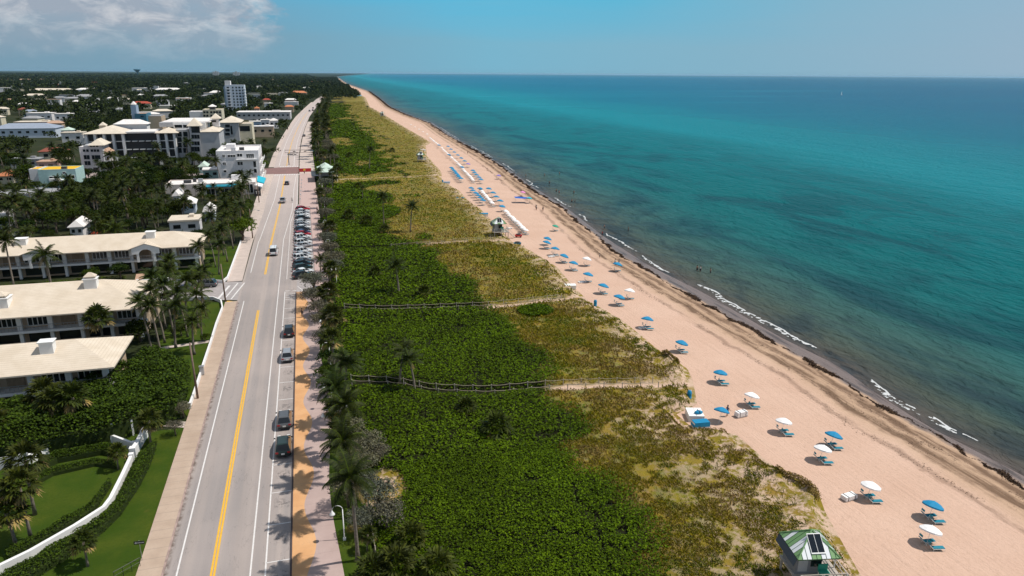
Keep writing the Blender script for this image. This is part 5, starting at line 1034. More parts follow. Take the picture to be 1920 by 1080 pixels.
hedge('hedge', [(-30.4, 68.6), (-28.4, 70), (-24.4, 75.2), (-23.9, 80.5), (-24.5, 80.8), (-25.3, 76), (-29, 71.2), (-31, 69.8)], 1.0, 5200, .17, M['hedge_leaf'], 'low planting along the lawn side of the white wall', seed=5,  dome=.4)
hedge('hedge', [(-33.5, 86.2), (-32, 88.6), (-26.3, 89.6), (-23.8, 87.6), (-24.4, 86.6), (-26.7, 88), (-31.4, 87.2), (-32.8, 85.4)], 1.3, 5200, .17, M['hedge_leaf'], 'curved clipped hedge at the back of the walled lawn', seed=6,  dome=.25)
hedge('hedge', [(-33, 83.6), (-31.6, 85.6), (-27, 86.7), (-24.6, 85.2), (-24.3, 84), (-26.8, 85.3), (-31, 84.2), (-32.2, 82.6)], .8, 3200, .15, M['hedge_leaf'], 'lower curved hedge stepping down to the walled lawn', seed=7,  dome=.2)
hedge('hedge', [(-66, 168.2), (-41, 170.4), (-41, 171.6), (-66, 169.6)], 1.3, 3800, .24, M['leaf_bright'], 'bright yellow-green hedge in front of the first hotel wing, left of the path', seed=8, dome=.2)
hedge('hedge', [(-36.5, 172), (-27, 173), (-27, 174), (-36.5, 173)], 1.0, 1500, .24, M['leaf_bright'], 'bright yellow-green hedge in front of the first hotel wing, right of the path', seed=9, dome=.2)
hedge('hedge', [(-22, 228), (-18.9, 228), (-18.9, 262), (-22, 262)], 3.2, 4200, .40, M['leaf'], 'tall dark hedge along the left pavement below the restaurant', seed=10, dome=.4)
hedge('hedge', [(-34, 374), (-20, 371.5), (-18.9, 385), (-34, 386)], 2.0, 2500, .5, M['leaf_bright'], 'bright green corner planting across the avenue from the white block', seed=11, dome=.5)
for i, (px, py, sc) in enumerate(((340, 630, .8), (310, 575, .9), (385, 640, .55), (395, 500, .6), (265, 640, 1.5), (250, 610, 1.2))):
    x, y = G(px, py); plant(GBUSH[i % 2], x, y, 0, sc, label='dark leafy bush in the hotel garden, ' + ['by the garden path', 'on the small lawn', 'beside the pavement wall', 'by the driveway', 'at the end of the second wing', 'under the end of the second wing'][i], cat='shrub', group='bushes of the hotel garden')

# ---- garden walls
def gwall(pts, h, th, label, m_='white_wall'):
    pts = [np.array(p, float) for p in pts]; o = pts[0]; r = thing('garden_wall', (o[0], o[1], 0), 0, label, 'wall'); n_ = []
    for i, p in enumerate(pts):
        d = pts[min(i + 1, len(pts) - 1)] - pts[max(i - 1, 0)]; d /= np.linalg.norm(d); n_.append(np.array([-d[1], d[0]]))
    Lp = [p - o + n * th / 2 for p, n in zip(pts, n_)]; Rp = [p - o - n * th / 2 for p, n in zip(pts, n_)]; mb = MB()
    for i in range(len(pts) - 1):
        a, b_, c_, d = Lp[i], Rp[i], Rp[i + 1], Lp[i + 1]
        mb.quad((*a, h), (*b_, h), (*c_, h), (*d, h)); mb.quad((*b_, 0), (*c_, 0), (*c_, h), (*b_, h)); mb.quad((*d, 0), (*a, 0), (*a, h), (*d, h))
    mb.quad((*Lp[0], 0), (*Rp[0], 0), (*Rp[0], h), (*Lp[0], h)); mb.quad((*Rp[-1], 0), (*Lp[-1], 0), (*Lp[-1], h), (*Rp[-1], h)); mb.build('wall', M[m_], r)
    mb = MB(); mb.box((0, 0, h / 2 + .1), (th * 1.4, th * 1.4, h + .2)); e = pts[-1] - o; mb.build('end_post', M[m_], r); mb = MB(); mb.box((e[0], e[1], h / 2 + .1), (th * 1.4, th * 1.4, h + .2)); mb.build('end_post', M[m_], r); return r
gwall([(-34, 61.5), (-30.3, 66.8), (-28.4, 68.4), (-25.4, 71.8), (-23.4, 74.6), (-23.1, 76.3), (-22.95, 81), (-22.9, 85.4)], .9, .38, 'thick white garden wall bending around the near lawn')
gwall([(-22.9, 86.4), (-22.6, 91.3)], 1.2, .5, 'short stretch of white wall running from the junction to the pavement path')
gwall([(-23.2, 88.3), (-26.1, 91.1), (-29.3, 90.9), (-32.5, 90.1), (-34.4, 88.2)], 1.0, .3, 'thin white wall curving behind the walled lawn')
gwall([(-34.7, 88.0), (-41, 86.6)], 1.5, .25, 'taller grey-white wall panel at the left edge of the walled lawn', 'wall_grey')
gwall([(-18.25, 98.8), (-18.2, 106), (-18.25, 113.3), (-18.25, 124), (-18.35, 134), (-18.2, 143.8), (-18.9, 148.4), (-20.6, 151.0), (-24, 151.7), (-28, 152.0)], .65, .26, 'white wall beside the pavement, curving into the driveway')
gwall([(-30, 165.0), (-22.4, 164.6), (-20.0, 163.4), (-19.25, 166.5), (-19.2, 180), (-19.1, 203)], .65, .26, 'white wall on the far side of the driveway, running up along the pavement')
gwall([(-38, 167.6), (-29.5, 168.4)], .8, .3, 'white retaining wall of the small lawn before the first hotel wing')
r = thing('gate', (-25.2, 92.2, 0), R(12), 'white boarded gate leaf in the shade below the dark hedge', 'gate'); mb = MB(); mb.box((0, 0, .95), (2.0, .08, 1.7)); mb.build('panel', M['white_trim'], r)
for s_ in (-1, 1): mb = MB(); mb.box((s_ * 1.12, 0, 1.1), (.22, .22, 2.2)); mb.build('post', M['white_trim'], r)
mb = MB(); mb.prism([(-18.2, 92.9), (-21.6, 94.4), (-21.6, 95.9), (-18.2, 94.7)], -.05, .03); tag(mb.build('path', M['pale_paving']), kind='structure')
mb = MB(); mb.prism([(-18.5, 125.2), (-28.0, 123.4), (-28.0, 124.6), (-18.5, 126.4)], -.05, .03); tag(mb.build('path', M['pale_paving']), kind='structure')
mb = MB(); mb.prism([(-38.6, 166), (-37.0, 166.2), (-38.2, 176.4), (-40.0, 176.2)], -.05, .02); tag(mb.build('path', M['roof_tan']), kind='structure')

# ---- far woodland: crowns too many to count
rng = np.random.default_rng(77)
def crown_proto(k, size, seed, flat=.75):
    g = np.random.default_rng(seed); cs = [(g.uniform(-2.4, 2.4), g.uniform(-2.4, 2.4), g.uniform(3.2, 6.2)) for _ in range(5)]; rs = [g.uniform(1.7, 2.9) for _ in range(5)]
    return blob_leaves(cs, rs, k, size, g, flat)
WV = []
def scatter_crowns(n, y0, y1, protos, smin, smax, power, seed):
    g = np.random.default_rng(seed); y = y0 + (y1 - y0) * g.random(n) ** power; lx = -0.36 * y - 20; rx = np.array([float(ROADX(min(v, 2200))) for v in y]) - 17.5
    x = rx + (lx - rx) * g.random(n); s_ = g.uniform(smin, smax, n); k = np.ones(n, bool)
    for hx, hy, hw, hd, zr in FOOT: k &= ~((np.abs(x - hx) < hw + s_ * 2.5) & (y < hy + hd + 3) & (y > hy - hd - 12 - hy * .11))
    for a, b_, c_, d in RECTS + [(-90, -60, 880, 930), (-135, -85, 540, 585), (-125, -80, 615, 665), (-60, -20, 440, 480)]: k &= ~((x > a - 4 * s_) & (x < b_ + 4 * s_) & (y > c_ - 14) & (y < d + 4))
    for xx_, yy_, ss in zip(x[k], y[k], s_[k]):
        v, q = protos[g.integers(len(protos))]; a = g.uniform(0, 6.28); c_, s2 = math.cos(a), math.sin(a); hs = min(ss, 2.2) * g.uniform(.75, 1.2)
        WV.append((np.stack([(v[:, 0] * c_ - v[:, 1] * s2) * ss + xx_, (v[:, 0] * s2 + v[:, 1] * c_) * ss + yy_, v[:, 2] * hs - .1], 1), q))
PA = [crown_proto(170, .95, s_) for s_ in (1, 2, 3)]; PB = [crown_proto(70, 1.6, s_) for s_ in (4, 5, 6)]; PC = [crown_proto(40, 2.2, s_) for s_ in (7, 8, 9)]
scatter_crowns(900, 395, 800, PA, .8, 1.35, .85, 1); scatter_crowns(2300, 760, 1700, PB, 1.0, 1.7, .9, 2); scatter_crowns(3600, 1600, 4200, PC, 1.5, 2.8, .85, 3); PD = [crown_proto(26, 3.0, s_) for s_ in (10, 11, 12)]; scatter_crowns(5200, 4000, 12500, PD, 3.0, 7.0, .8, 4)
g = np.random.default_rng(9)                                           # dense strip at the end of the road and along the far beach
for n, (a0, a1), (b0, b1), pr in ((420, (1300, 2300), (28, 0), PB), (900, (2200, 6500), (60, 0), PC)):
    y = g.uniform(a0, a1, n); u_ = g.random(n); x = np.array([float(ROADX(min(v, 2200))) for v in y]) - 20 + u_ * (DUNE(y) - 12 - np.array([float(ROADX(min(v, 2200))) for v in y]) + 20)
    for xx_, yy_ in zip(x, y):
        if 1200 < yy_ < 1420 and abs(xx_ - float(ROADX(yy_)) + 10) < 14: continue
        v, q = pr[g.integers(3)]; ss = g.uniform(1.1, 2.0); WV.append((v * [ss, ss, ss * .9] + [xx_, yy_, -.1], q))
v, q = merge(WV); wo = tag(npmesh('woodland', v, q, M['wood_leaf']), kind='stuff')
# rolling tree canopy to the horizon
gy = np.array(geo(3600, 60000, 70)); gx = np.linspace(0, 1, 150); V = []
YY, UU = np.meshgrid(gy, gx, indexing='ij'); xr = DUNE(YY) - 60; XX = xr + (-.40 * YY - 300 - xr) * UU
ZZ = 1.0 + 5 * fbm(XX, YY, 90, 4, 61) + 6 * fbm(XX, YY * .4, 420, 3, 62) + np.clip(YY - 9000, 0, 30000) * .0010 * fbm(XX, YY, 2600, 3, 63) * np.clip(UU * 4, 0, 1)
ZZ[0, :] = -.1; n = len(gx); Q = np.array([(r_ * n + i, (r_ + 1) * n + i, (r_ + 1) * n + i + 1, r_ * n + i + 1) for r_ in range(len(gy) - 1) for i in range(n - 1)])
tag(npmesh('far_woodland', np.stack([XX, YY, ZZ], -1).reshape(-1, 3), Q, mat('far_canopy', (.020, .031, .013), .9, .5, .02, spec=.1)), kind='stuff')
# ================================================================== VEHICLES
def paint(name, c, metal=0.2): return mat(name, c, .32, spec=.5, metal=metal, coat=.6)
CARC = dict(black=paint('paint_black', (.012, .013, .016)), white=paint('paint_white_car', (.72, .73, .74), 0), silver=paint('paint_silver', (.42, .43, .45), .5), grey=paint('paint_grey', (.12, .125, .13), .4), red=paint('paint_red', (.42, .015, .03), .1), blue=paint('paint_blue', (.02, .04, .11), .3), green=paint('paint_dark_green', (.012, .035, .030), .3), tan=paint('paint_bronze', (.20, .16, .13), .5))
mk('tyre', (.018, .018, .018), .9); mk('rim', (.45, .45, .46), .35, metal=.8); mk('tail_red', (.35, .01, .01), .3); mk('lamp_clear', (.8, .8, .78), .2); mk('plate', (.75, .75, .72), .5)
def make_car(kind):
    """long axis +y, nose at +y; base at z = 0"""
    Ln, Wd, zs, zr = dict(suv=(4.7, 1.9, 1.02, 1.72), sedan=(4.75, 1.84, .92, 1.45), van=(5.2, 2.0, 1.12, 2.2), pickup=(5.6, 2.0, 1.12, 1.85))[kind]
    r = thing('car_' + kind if kind in ('suv',) else kind); r.name = {'suv': 'parked_suv', 'sedan': 'parked_sedan', 'van': 'passenger_van', 'pickup': 'pickup_truck'}[kind]; h, w_ = Ln / 2, Wd / 2
    hood = dict(suv=(.36, .95), sedan=(.34, .80), van=(.44, 1.0), pickup=(.38, 1.05))[kind]; fy = h * hood[0] + .25
    st = [(-h, .84, .42, zs * .80), (-h + .10, .95, .32, zs * .97), (-h + .6, 1, .27, zs), (-.4 * h, 1, .26, zs), (fy, 1, .26, zs), (fy + .35, .99, .27, hood[1] + .03), (h - .45, .96, .28, hood[1] - .06), (h - .08, .88, .36, hood[1] - .22), (h, .74, .44, hood[1] - .36)]
    mb = MB(); V = []
    for (y, s_, z0, z1) in st:
        a = w_ * s_; V += [(-a * .9, y, z0), (-a, y, z0 + .14), (-a, y, z0 + (z1 - z0) * .7), (-a * .90, y, z1), (a * .90, y, z1), (a, y, z0 + (z1 - z0) * .7), (a, y, z0 + .14), (a * .9, y, z0)]
    Fs = []; n = 8
    for i in range(len(st) - 1):
        for j in range(n): Fs.append((i * n + j, i * n + (j + 1) % n, (i + 1) * n + (j + 1) % n, (i + 1) * n + j))
    Fs += [tuple(range(n)), tuple(range(len(st) * n - 1, (len(st) - 1) * n - 1, -1))]; mb.add(V, Fs)
    b0, b1, t0, t1 = dict(suv=(-h + .12, fy + .15, -h + .55, fy - .75), sedan=(-h + .75, fy + .2, -h + 1.35, fy - .75), van=(-h + .06, fy + .35, -h + .25, fy - .45), pickup=(-.35 * h, fy + .15, -.28 * h, fy - .7))[kind]
    bw, tw = w_ * .90, w_ * .70 if kind != 'van' else w_ * .78
    B = [(-bw, b0, zs - .02), (bw, b0, zs - .02), (bw, b1, zs - .02), (-bw, b1, zs - .02)]; T = [(-tw, t0, zr - .06), (tw, t0, zr - .06), (tw, t1, zr - .06), (-tw, t1, zr - .06)]; T2 = [(-tw * .86, t0 + .15, zr), (tw * .86, t0 + .15, zr), (tw * .86, t1 - .2, zr), (-tw * .86, t1 - .2, zr)]
    mb.add(B + T + T2, [(0, 1, 5, 4), (1, 2, 6, 5), (2, 3, 7, 6), (3, 0, 4, 7), (4, 5, 9, 8), (5, 6, 10, 9), (6, 7, 11, 10), (7, 4, 8, 11), (8, 9, 10, 11)])
    if kind == 'pickup': mb.box((0, -h * .68, zs + .01), (w_ * 1.55, h * .55, .02), m=0)
    body = mb.build('body', CARC['white'], r, False); body.data.materials[0] = CARC['white']
    def pane(nm, a, b_, c_, d, parent=r):
        P = [np.array(p, float) for p in (a, b_, c_, d)]; c0 = sum(P) / 4; nn = np.cross(P[1] - P[0], P[3] - P[0]); nn /= np.linalg.norm(nn); P = [c0 + (p - c0) * .9 + nn * .012 for p in P]; q = MB(); q.quad(*P); return q.build(nm, M['dark_glass'], parent)
    pane('rear_window', B[0], B[1], T[1], T[0]); pane('windscreen', B[2], B[3], T[3], T[2])
    lerp = lambda a, b_, t_: tuple(a[i] + (b_[i] - a[i]) * t_ for i in range(3))
    for (p0, p1, q0, q1) in ((B[1], B[2], T[1], T[2]), (B[3], B[0], T[3], T[0])):
        for (s0, s1) in ((0, .36), (.38, .68), (.70, 1.0)) if kind != 'pickup' else ((0, .48), (.52, 1)): pane('side_window', lerp(p0, p1, s0), lerp(p0, p1, s1), lerp(q0, q1, s1), lerp(q0, q1, s0))
    for sx_ in (-1, 1):
        for y in (-h * .60, h * .62):
            q = MB(); q.tube([(sx_ * (w_ - .20), y, .33), (sx_ * (w_ + .005), y, .33)], .33, 12); wl = q.build('wheel', M['tyre'], r, False); q = MB(); q.tube([(sx_ * (w_ - .02), y, .33), (sx_ * (w_ + .015), y, .33)], .19, 8); q.build('rim', M['rim'], wl)
        q = MB(); q.box((sx_ * w_ * .72, -h + .04, zs * .78), (.34, .12, .2)); q.build('tail_light', M['tail_red'], r); q = MB(); q.box((sx_ * w_ * .60, h - .09, hood[1] - .27), (.36, .14, .15)); q.build('headlight', M['lamp_clear'], r)
        q = MB(); q.box((sx_ * (w_ + .09), fy - .1, zs + .07), (.20, .10, .14)); q.build('mirror', M['black_metal'], r)
    q = MB(); q.box((0, -h - .005, zs * .62), (.42, .03, .2)); q.build('number_plate', M['plate'], r); q = MB(); q.box((0, -h + .0, .42), (Wd * .8, .14, .18)); q.build('bumper', M['black_metal'], r)
    if kind == 'suv':
        for sx_ in (-1, 1): q = MB(); q.box((sx_ * tw * .92, (t0 + t1) / 2, zr + .03), (.05, (t1 - t0) * .8, .05)); q.build('roof_rail', M['black_metal'], r)
    if kind == 'van':
        for sx_ in (-.45, .45): q = MB(); q.box((sx_, (t0 + t1) / 2, zr + .05), (.06, (t1 - t0) * .9, .06)); q.build('roof_rack', M['metal'], r)
    return r
CARS = {k: make_car(k) for k in ('suv', 'sedan', 'van', 'pickup')}; carused = {k: [] for k in CARS}
def car(kind, colr, x, y, rz, label, group=None, sc=1.0, z=-.02):
    o = put(CARS[kind], carused[kind], (x, y, z), rz, sc, label, 'car' if kind in ('suv', 'sedan') else ('van' if kind == 'van' else 'pickup truck'), group); recolor(o, 'body', CARC[colr]); return o
for px, py, k, c_, lab in ((527, 860, 'suv', 'green', 'very dark green car parked at the kerb, nearest of the four kerb cars'), (534, 807, 'suv', 'grey', 'grey-brown estate parked at the kerb, second from the near end'), (540, 681, 'suv', 'silver', 'silver estate parked at the kerb, third from the near end'), (540, 634, 'suv', 'black', 'black car parked at the kerb, farthest of the four kerb cars')):
    x, y = G(px, py); car(k, c_, -5.42 + (.1 if 'black' in lab else 0), y + 2.3, 0, lab, 'cars parked along the kerb')
row = ['black', 'white', 'green', 'black', 'grey', 'white', 'silver', 'white', None, 'silver', 'white', 'grey', 'white', 'red', 'blue', 'black', 'white', 'silver', 'white', 'silver', 'black', 'white', 'white', 'silver', 'white', 'red']
NM = dict(black='black', white='white', green='dark green', grey='dark grey', silver='silver', red='red', blue='dark blue')
for i, c_ in enumerate(row):
    if c_:
        k = ['suv', 'sedan', 'suv', 'suv', 'sedan'][i % 5]; nb = lambda j: NM[row[j]] if 0 <= j < len(row) and row[j] else 'empty space'
        car(k, c_, -2.75 + rr.uniform(-.15, .15), 163.5 + i * 3.42, R(-66) + rr.uniform(-.03, .03), f'{NM[c_]} car in the angled row, {nth(i)} bay from the near end', 'cars parked in the angled row')
x, y = G(513, 480); car('van', 'white', x, y + 2.2, R(-1), 'white passenger van driving up the road beside the yellow line', None, 1.0)
x, y = G(530, 381); car('pickup', 'silver', x, y + 2, R(-3), 'silver pickup driving up the road beyond the white van')
x, y = G(538, 347); car('sedan', 'black', x, y + 2, R(-1), 'black car driving up to the brick crossing')
for px, py, k, c_, lab in ((570, 256, 'sedan', 'grey', 'dark car on the road beyond the signal gantry'), (586.5, 208, 'suv', 'black', 'dark car on the far road, nearer of two in the right lane'), (587, 203.5, 'sedan', 'black', 'dark car on the far road, farther of two in the right lane'), (580.5, 209, 'suv', 'grey', 'dark car on the far road in the left lane')):
    x, y = G(px, py); car(k, c_, x, y, R(-3), lab, 'cars on the far road', 1.15)
for i in range(8): x, y = G(591 + i * 1.1, 267 - i * 4.6); car(['suv', 'sedan'][i % 2], ['black', 'white', 'grey', 'silver', 'black', 'white', 'grey', 'black'][i], x, y, R(-25), f'{["black", "white", "dark grey", "silver", "black", "white", "dark grey", "black"][i]} car parked on the right beyond the crossing, {nth(i)} from the near end', 'cars parked beyond the crossing', 1.1)
for px, py, k, c_, rz, lab in ((36, 443, 'suv', 'white', 88, 'white car half hidden at the left end behind the first hotel wing'), (96, 303, 'sedan', 'white', 85, 'white car in the yard under the dark red hip roof'), (88, 302, 'sedan', 'black', 85, 'dark car in the yard under the dark red hip roof'), (90, 367, 'sedan', 'black', 80, 'dark car behind the long grey flat roof'), (386, 537, 'suv', 'grey', 80, 'dark grey car turning in the driveway shade'), (345, 545, 'sedan', 'blue', 85, 'dark blue car deeper in the driveway shade'), (142, 358, 'sedan', 'white', 40, 'white car beside the aqua house stair'), (245, 358, 'suv', 'red', 85, 'red car in the sunlit clearing among the palms')):
    x, y = G(px, py); car(k, c_, x, y, R(rz), lab, 'cars parked among the buildings', z=-.04)

# ================================================================== STREET FURNITURE
def make_lamp():
    r = thing('street_lamp'); mb = MB(); mb.tube([(0, 0, 0), (0, 0, .5), (0, 0, 4.2)], [.11, .07, .055], 8); mb.build('pole', M['white_trim'], r, True)
    mb = MB(); mb.tube([(-.6 + .6 * math.cos(q) , 0, 4.2 + .55 * math.sin(q)) for q in np.linspace(0, math.pi, 10)], .035, 6); mb.build('arm', M['white_trim'], r, True)
    mb = MB(); mb.lathe([(.03, 4.2), (.09, 4.12), (.13, 3.98), (.30, 3.72), (.34, 3.60), (.30, 3.60), (.02, 3.70)], 14, (-1.2, 0, 0)); mb.build('lamp_shade', M['white_trim'], r, True)
    mb = MB(); mb.box((0, 0, .12), (.34, .34, .24)); mb.build('base', M['white_trim'], r); return r
lamp = make_lamp(); lu = []
for i, (px, py) in enumerate(((623, 964), (606, 780), (607, 728), (605, 652), (601, 603), (601, 567), (621, 506), (618, 480), (611, 455), (606, 418), (602, 375), (599, 345), (628, 330))):
    x, y = G(px, py, 3.2); put(lamp, lu, (x + 1.0, y, .05), rr.uniform(-.1, .1), .84, f'white street lamp with a bell shade at the promenade edge, {nth(i)} from the near end', 'street lamp', 'white bell lamps along the promenade')
def upole(px, py, H, label, arm=True):
    x, y = G(px, py); r = thing('utility_pole', (x, y, 0), 0, label, 'pole'); mb = MB(); mb.tube([(0, 0, 0), (-.1, .1, H)], [.17, .11], 8); mb.build('pole', M['pole_wood'], r, True)
    if arm: mb = MB(); mb.tube([(-.08, .08, H * .92), (1.2, 0, H * .97), (2.0, -.05, H * .95)], .05, 5); mb.build('arm', M['metal'], r, True); mb = MB(); mb.box((2.25, -.05, H * .94), (.6, .24, .14)); mb.build('lamp_head', M['metal'], r)
    return r
upole(371, 748, 8.6, 'brown wooden pole on the left pavement beside the dark hedge', False); upole(474, 447, 8.4, 'brown wooden street-light pole on the left pavement before the restaurant'); upole(423, 566, 8.0, 'brown wooden pole at the driveway corner', False); upole(486, 380, 9, 'thin dark pole in front of the awnings', False)
mb = None; o = bpy.data.objects['utility_pole.001']; mb = MB(); mb.box((0, -.02, 5.6), (.55, .45, .9)); mb.build('signal_box', M['black_metal'], o)
# one way sign on the lawn
x, y = G(267, 1052); r = thing('street_sign', (x, y, 0), R(-6), 'black one way arrow sign on a thin post in the lawn by the pavement', 'sign'); mb = MB(); mb.tube([(0, 0, 0), (0, 0, 2.3)], .03, 6); mb.build('post', M['metal'], r); mb = MB(); mb.box((0, -.045, 2.1), (.95, .03, .34)); bd = mb.build('panel', M['black_metal'], r)
mb = MB(); yq = -.064; mb.add([(-.42, yq, 2.1), (-.26, yq, 1.98), (-.26, yq, 2.05), (.42, yq, 2.05), (.42, yq, 2.15), (-.26, yq, 2.15), (-.26, yq, 2.22)], [(0, 1, 2, 5, 6), (2, 3, 4, 5)]); mb.build('arrow', M['paint_white'], bd)
fc = bpy.data.curves.new('lettering', 'FONT'); fc.body = 'ONE WAY'; fc.size = .10; fc.align_x = 'CENTER'; fc.align_y = 'CENTER'; fc.extrude = .002; ft = bpy.data.objects.new('tmp', fc); COL.objects.link(ft)
fm = bpy.data.meshes.new_from_object(ft.evaluated_get(bpy.context.evaluated_depsgraph_get())); bpy.data.objects.remove(ft); fm.materials.clear(); fm.materials.append(M['black_metal']); fo = link(bpy.data.objects.new('lettering', fm), bd); fo.location = (.06, -.068, 2.1); fo.rotation_euler = (R(90), 0, 0)
x, y = G(385, 675); r = thing('mailbox', (-18.0, 110.5, .1), 0, 'small grey cabinet on the wall corner beside the pavement', 'cabinet'); mb = MB(); mb.box((0, 0, .75), (.6, .5, 1.3)); mb.build('body', M['metal'], r); mb = MB(); mb.box((0, 0, 1.44), (.7, .6, .08)); mb.build('lid', M['metal'], r)
# black railing at the bottom edge
x, y = G(240, 1076); r = thing('handrail', (x, y, 0), R(40), 'black iron rail at the bottom edge of the roadside lawn', 'railing')
for i in range(4): mb = MB(); mb.tube([(-1.2 + i * .8, 0, 0), (-1.2 + i * .8, 0, 1.0)], .025, 5); mb.build('post', M['black_metal'], r)
mb = MB(); mb.tube([(-1.25, 0, 1.0), (1.25, 0, 1.0)], .03, 5); mb.tube([(-1.25, 0, .55), (1.25, 0, .55)], .02, 5); mb.build('rail', M['black_metal'], r)
# signal gantries
def gantry(x, y, L, H, label, side=-1):
    r = thing('signal_gantry', (x, y, 0), 0, label, 'traffic signal'); mb = MB(); mb.tube([(0, 0, 0), (0, 0, H)], [.20, .15], 8); mb.build('pole', M['black_metal'], r, True)
    mb = MB(); mb.tube([(0, 0, H - .2), (side * L, 0, H - .1)], .10, 6); mb.tube([(0, 0, H - 1.5), (side * L, 0, H - 1.4)], .08, 6); mb.tube([(side * L, 0, H - .1), (side * L, 0, H - 1.4)], .06, 5); mb.tube([(side * L * .5, 0, H - .1), (side * L * .5, 0, H - 1.4)], .06, 5); mb.build('mast_arm', M['black_metal'], r)
    for f_ in (.35, .7): mb = MB(); mb.box((side * L * f_, -.14, H - .8), (1.3, .25, .42)); sg = mb.build('signal_head', M['black_metal'], r)
    mb = MB(); mb.box((side * L * .12, -.1, H - .75), (1.8, .05, .5)); mb.build('street_name_panel', M['wall_teal'], r); return r
x, y = G(598, 303); gantry(x - 1.2, y, 15.5, 6.4, 'dark signal gantry spanning the road beyond the brick crossing'); x, y = G(542, 309); gantry(x, y, 4.8, 6.0, 'shorter dark signal gantry on the left corner of the crossing', 1)
r = thing('signal_cabinet', (4.6, 389, 0), 0, 'tall dark post beside the far right corner of the crossing', 'post'); mb = MB(); mb.box((0, 0, 2.2), (.7, .7, 4.4)); mb.build('body', M['black_metal'], r); mb = MB(); mb.box((0, 0, 4.5), (.9, .9, .12)); mb.build('cap', M['black_metal'], r)
# beach pavilion by the crossing
r = thing('pavilion', (7.6, 327, .1), 0, 'open pavilion with a pale green two-tier hip roof beside the crossing', 'pavilion')
mb = MB(); hip(mb, -3.0, 3.0, -9.5, 9.5, 3.9, 5.2, .6, ridge=2.4); mb.build('roof', M['roof_mint'], r); mb = MB(); hip(mb, -1.7, 1.7, -5.5, 5.5, 5.2, 6.5, .3); mb.box((0, 0, 5.0), (3.2, 10.8, .7)); mb.build('upper_roof', M['roof_mint'], r)
for sx_ in (-2.7, 2.7):
    for yy_ in (-9, -3, 3, 9): mb = MB(); mb.box((sx_, yy_, 1.85), (.35, .35, 3.7)); mb.build('column', M['wall_white'], r)
mb = MB(); mb.box((0, 3.0, 1.1), (4.6, 7.0, 2.2)); mb.build('kiosk', M['wall_grey'], r)
r = thing('shadow_canopy', (3.0, 322, .1), 0, 'dark canopy added for the ground shadow left of the pavilion', 'canopy'); mb = MB(); mb.box((0, 0, 2.7), (3.4, 15, .12)); mb.build('cloth', M['dark_metal'], r)  # canopy added where a ground shadow lies beside the pavilion
for sx_ in (-1.5, 1.5):
    for yy_ in (-7, 7): mb = MB(); mb.tube([(sx_, yy_, 0), (sx_, yy_, 2.65)], .05, 5); mb.build('post', M['metal'], r)
r = thing('barrier', (-1.2, 350, .08), R(2), 'red banner barrier with a yellow emblem at the right end of the brick crossing', 'barrier'); mb = MB(); mb.box((0, 0, .9), (5.6, .12, 1.6)); mb.build('banner', M['red_paint'], r); mb = MB(); mb.lathe([(.02, 0), (.55, 0), (.55, .06), (.02, .06)], 8); e = mb.build('emblem', M['yellow_paint'], r); e.rotation_euler = (R(90), 0, 0); e.location = (-.3, -.06, 1.0)
for s_ in (-2.7, 0, 2.7): mb = MB(); mb.box((s_, .1, .5), (.12, .5, 1.0)); mb.build('post', M['metal'], r)
sp_ = []; pr = thing('parking_sign'); mb = MB(); mb.tube([(0, 0, 0), (0, 0, 2.2)], .04, 5); mb.build('post', M['metal'], pr); mb = MB(); mb.box((0, -.05, 1.9), (.45, .03, .6)); mb.build('panel', M['white_trim'], pr)
for i in range(6): put(pr, sp_, (-3.3 + .1 * i, 262 + 9.5 * i, .1), 0, 1, f'small parking sign post on the promenade before the pavilion, {nth(i)} from the near end', 'sign', 'parking signs before the pavilion')
# rope fences
def rope_fence(pts, label, h=1.0, step=2.6, sag=.12):
    P_ = [np.array(p, float) for p in pts]; seg = [np.linalg.norm(b_ - a) for a, b_ in zip(P_, P_[1:])]; T_ = sum(seg); n = max(2, int(T_ / step)); S_ = np.concatenate([[0], np.cumsum(seg)])
    q = np.linspace(0, T_, n + 1); X_ = np.interp(q, S_, [p[0] for p in P_]); Y_ = np.interp(q, S_, [p[1] for p in P_]); Z_ = hdune(X_, Y_); r = thing('rope_fence', (X_[0], Y_[0], Z_[0]), 0, label, 'fence'); o = np.array([X_[0], Y_[0], Z_[0]])
    for x, y, z in zip(X_, Y_, Z_): mb = MB(); a = np.array([x, y, z]) - o; mb.tube([a - [0, 0, .15], a + [0, 0, h + .12]], .065, 5); mb.build('post', M['grey_wood'], r)
    line_ = []
    for i in range(n):
        a, b_ = np.array([X_[i], Y_[i], Z_[i] + h]), np.array([X_[i + 1], Y_[i + 1], Z_[i + 1] + h])
        for t_ in (0, .25, .5, .75): line_.append(a + (b_ - a) * t_ - [0, 0, sag * 4 * t_ * (1 - t_)] - o)
    mb = MB(); mb.tube(line_, .032, 4); mb.build('rope', M['rope'], r); return r
for k, (nm, xa, xb) in enumerate((('nearest', 4, 50), ('second', 5, 51), ('third', 20, 50))):
    for s_, t_ in ((-1, 'near'), (1, 'far')):
        xs = np.arange(xa, xb, 2.0); rope_fence([(x, float(PATHS[k](x)) + s_ * .95) for x in xs], f'rope and post fence on the {t_} side of the {nm} beach path', step=2.6 if k == 0 else 3.2)
rope_fence([(3.6, y) for y in np.arange(54, 86, 2.5)], 'pale rope fence between the verge and the near sea grape', .9, 2.0)
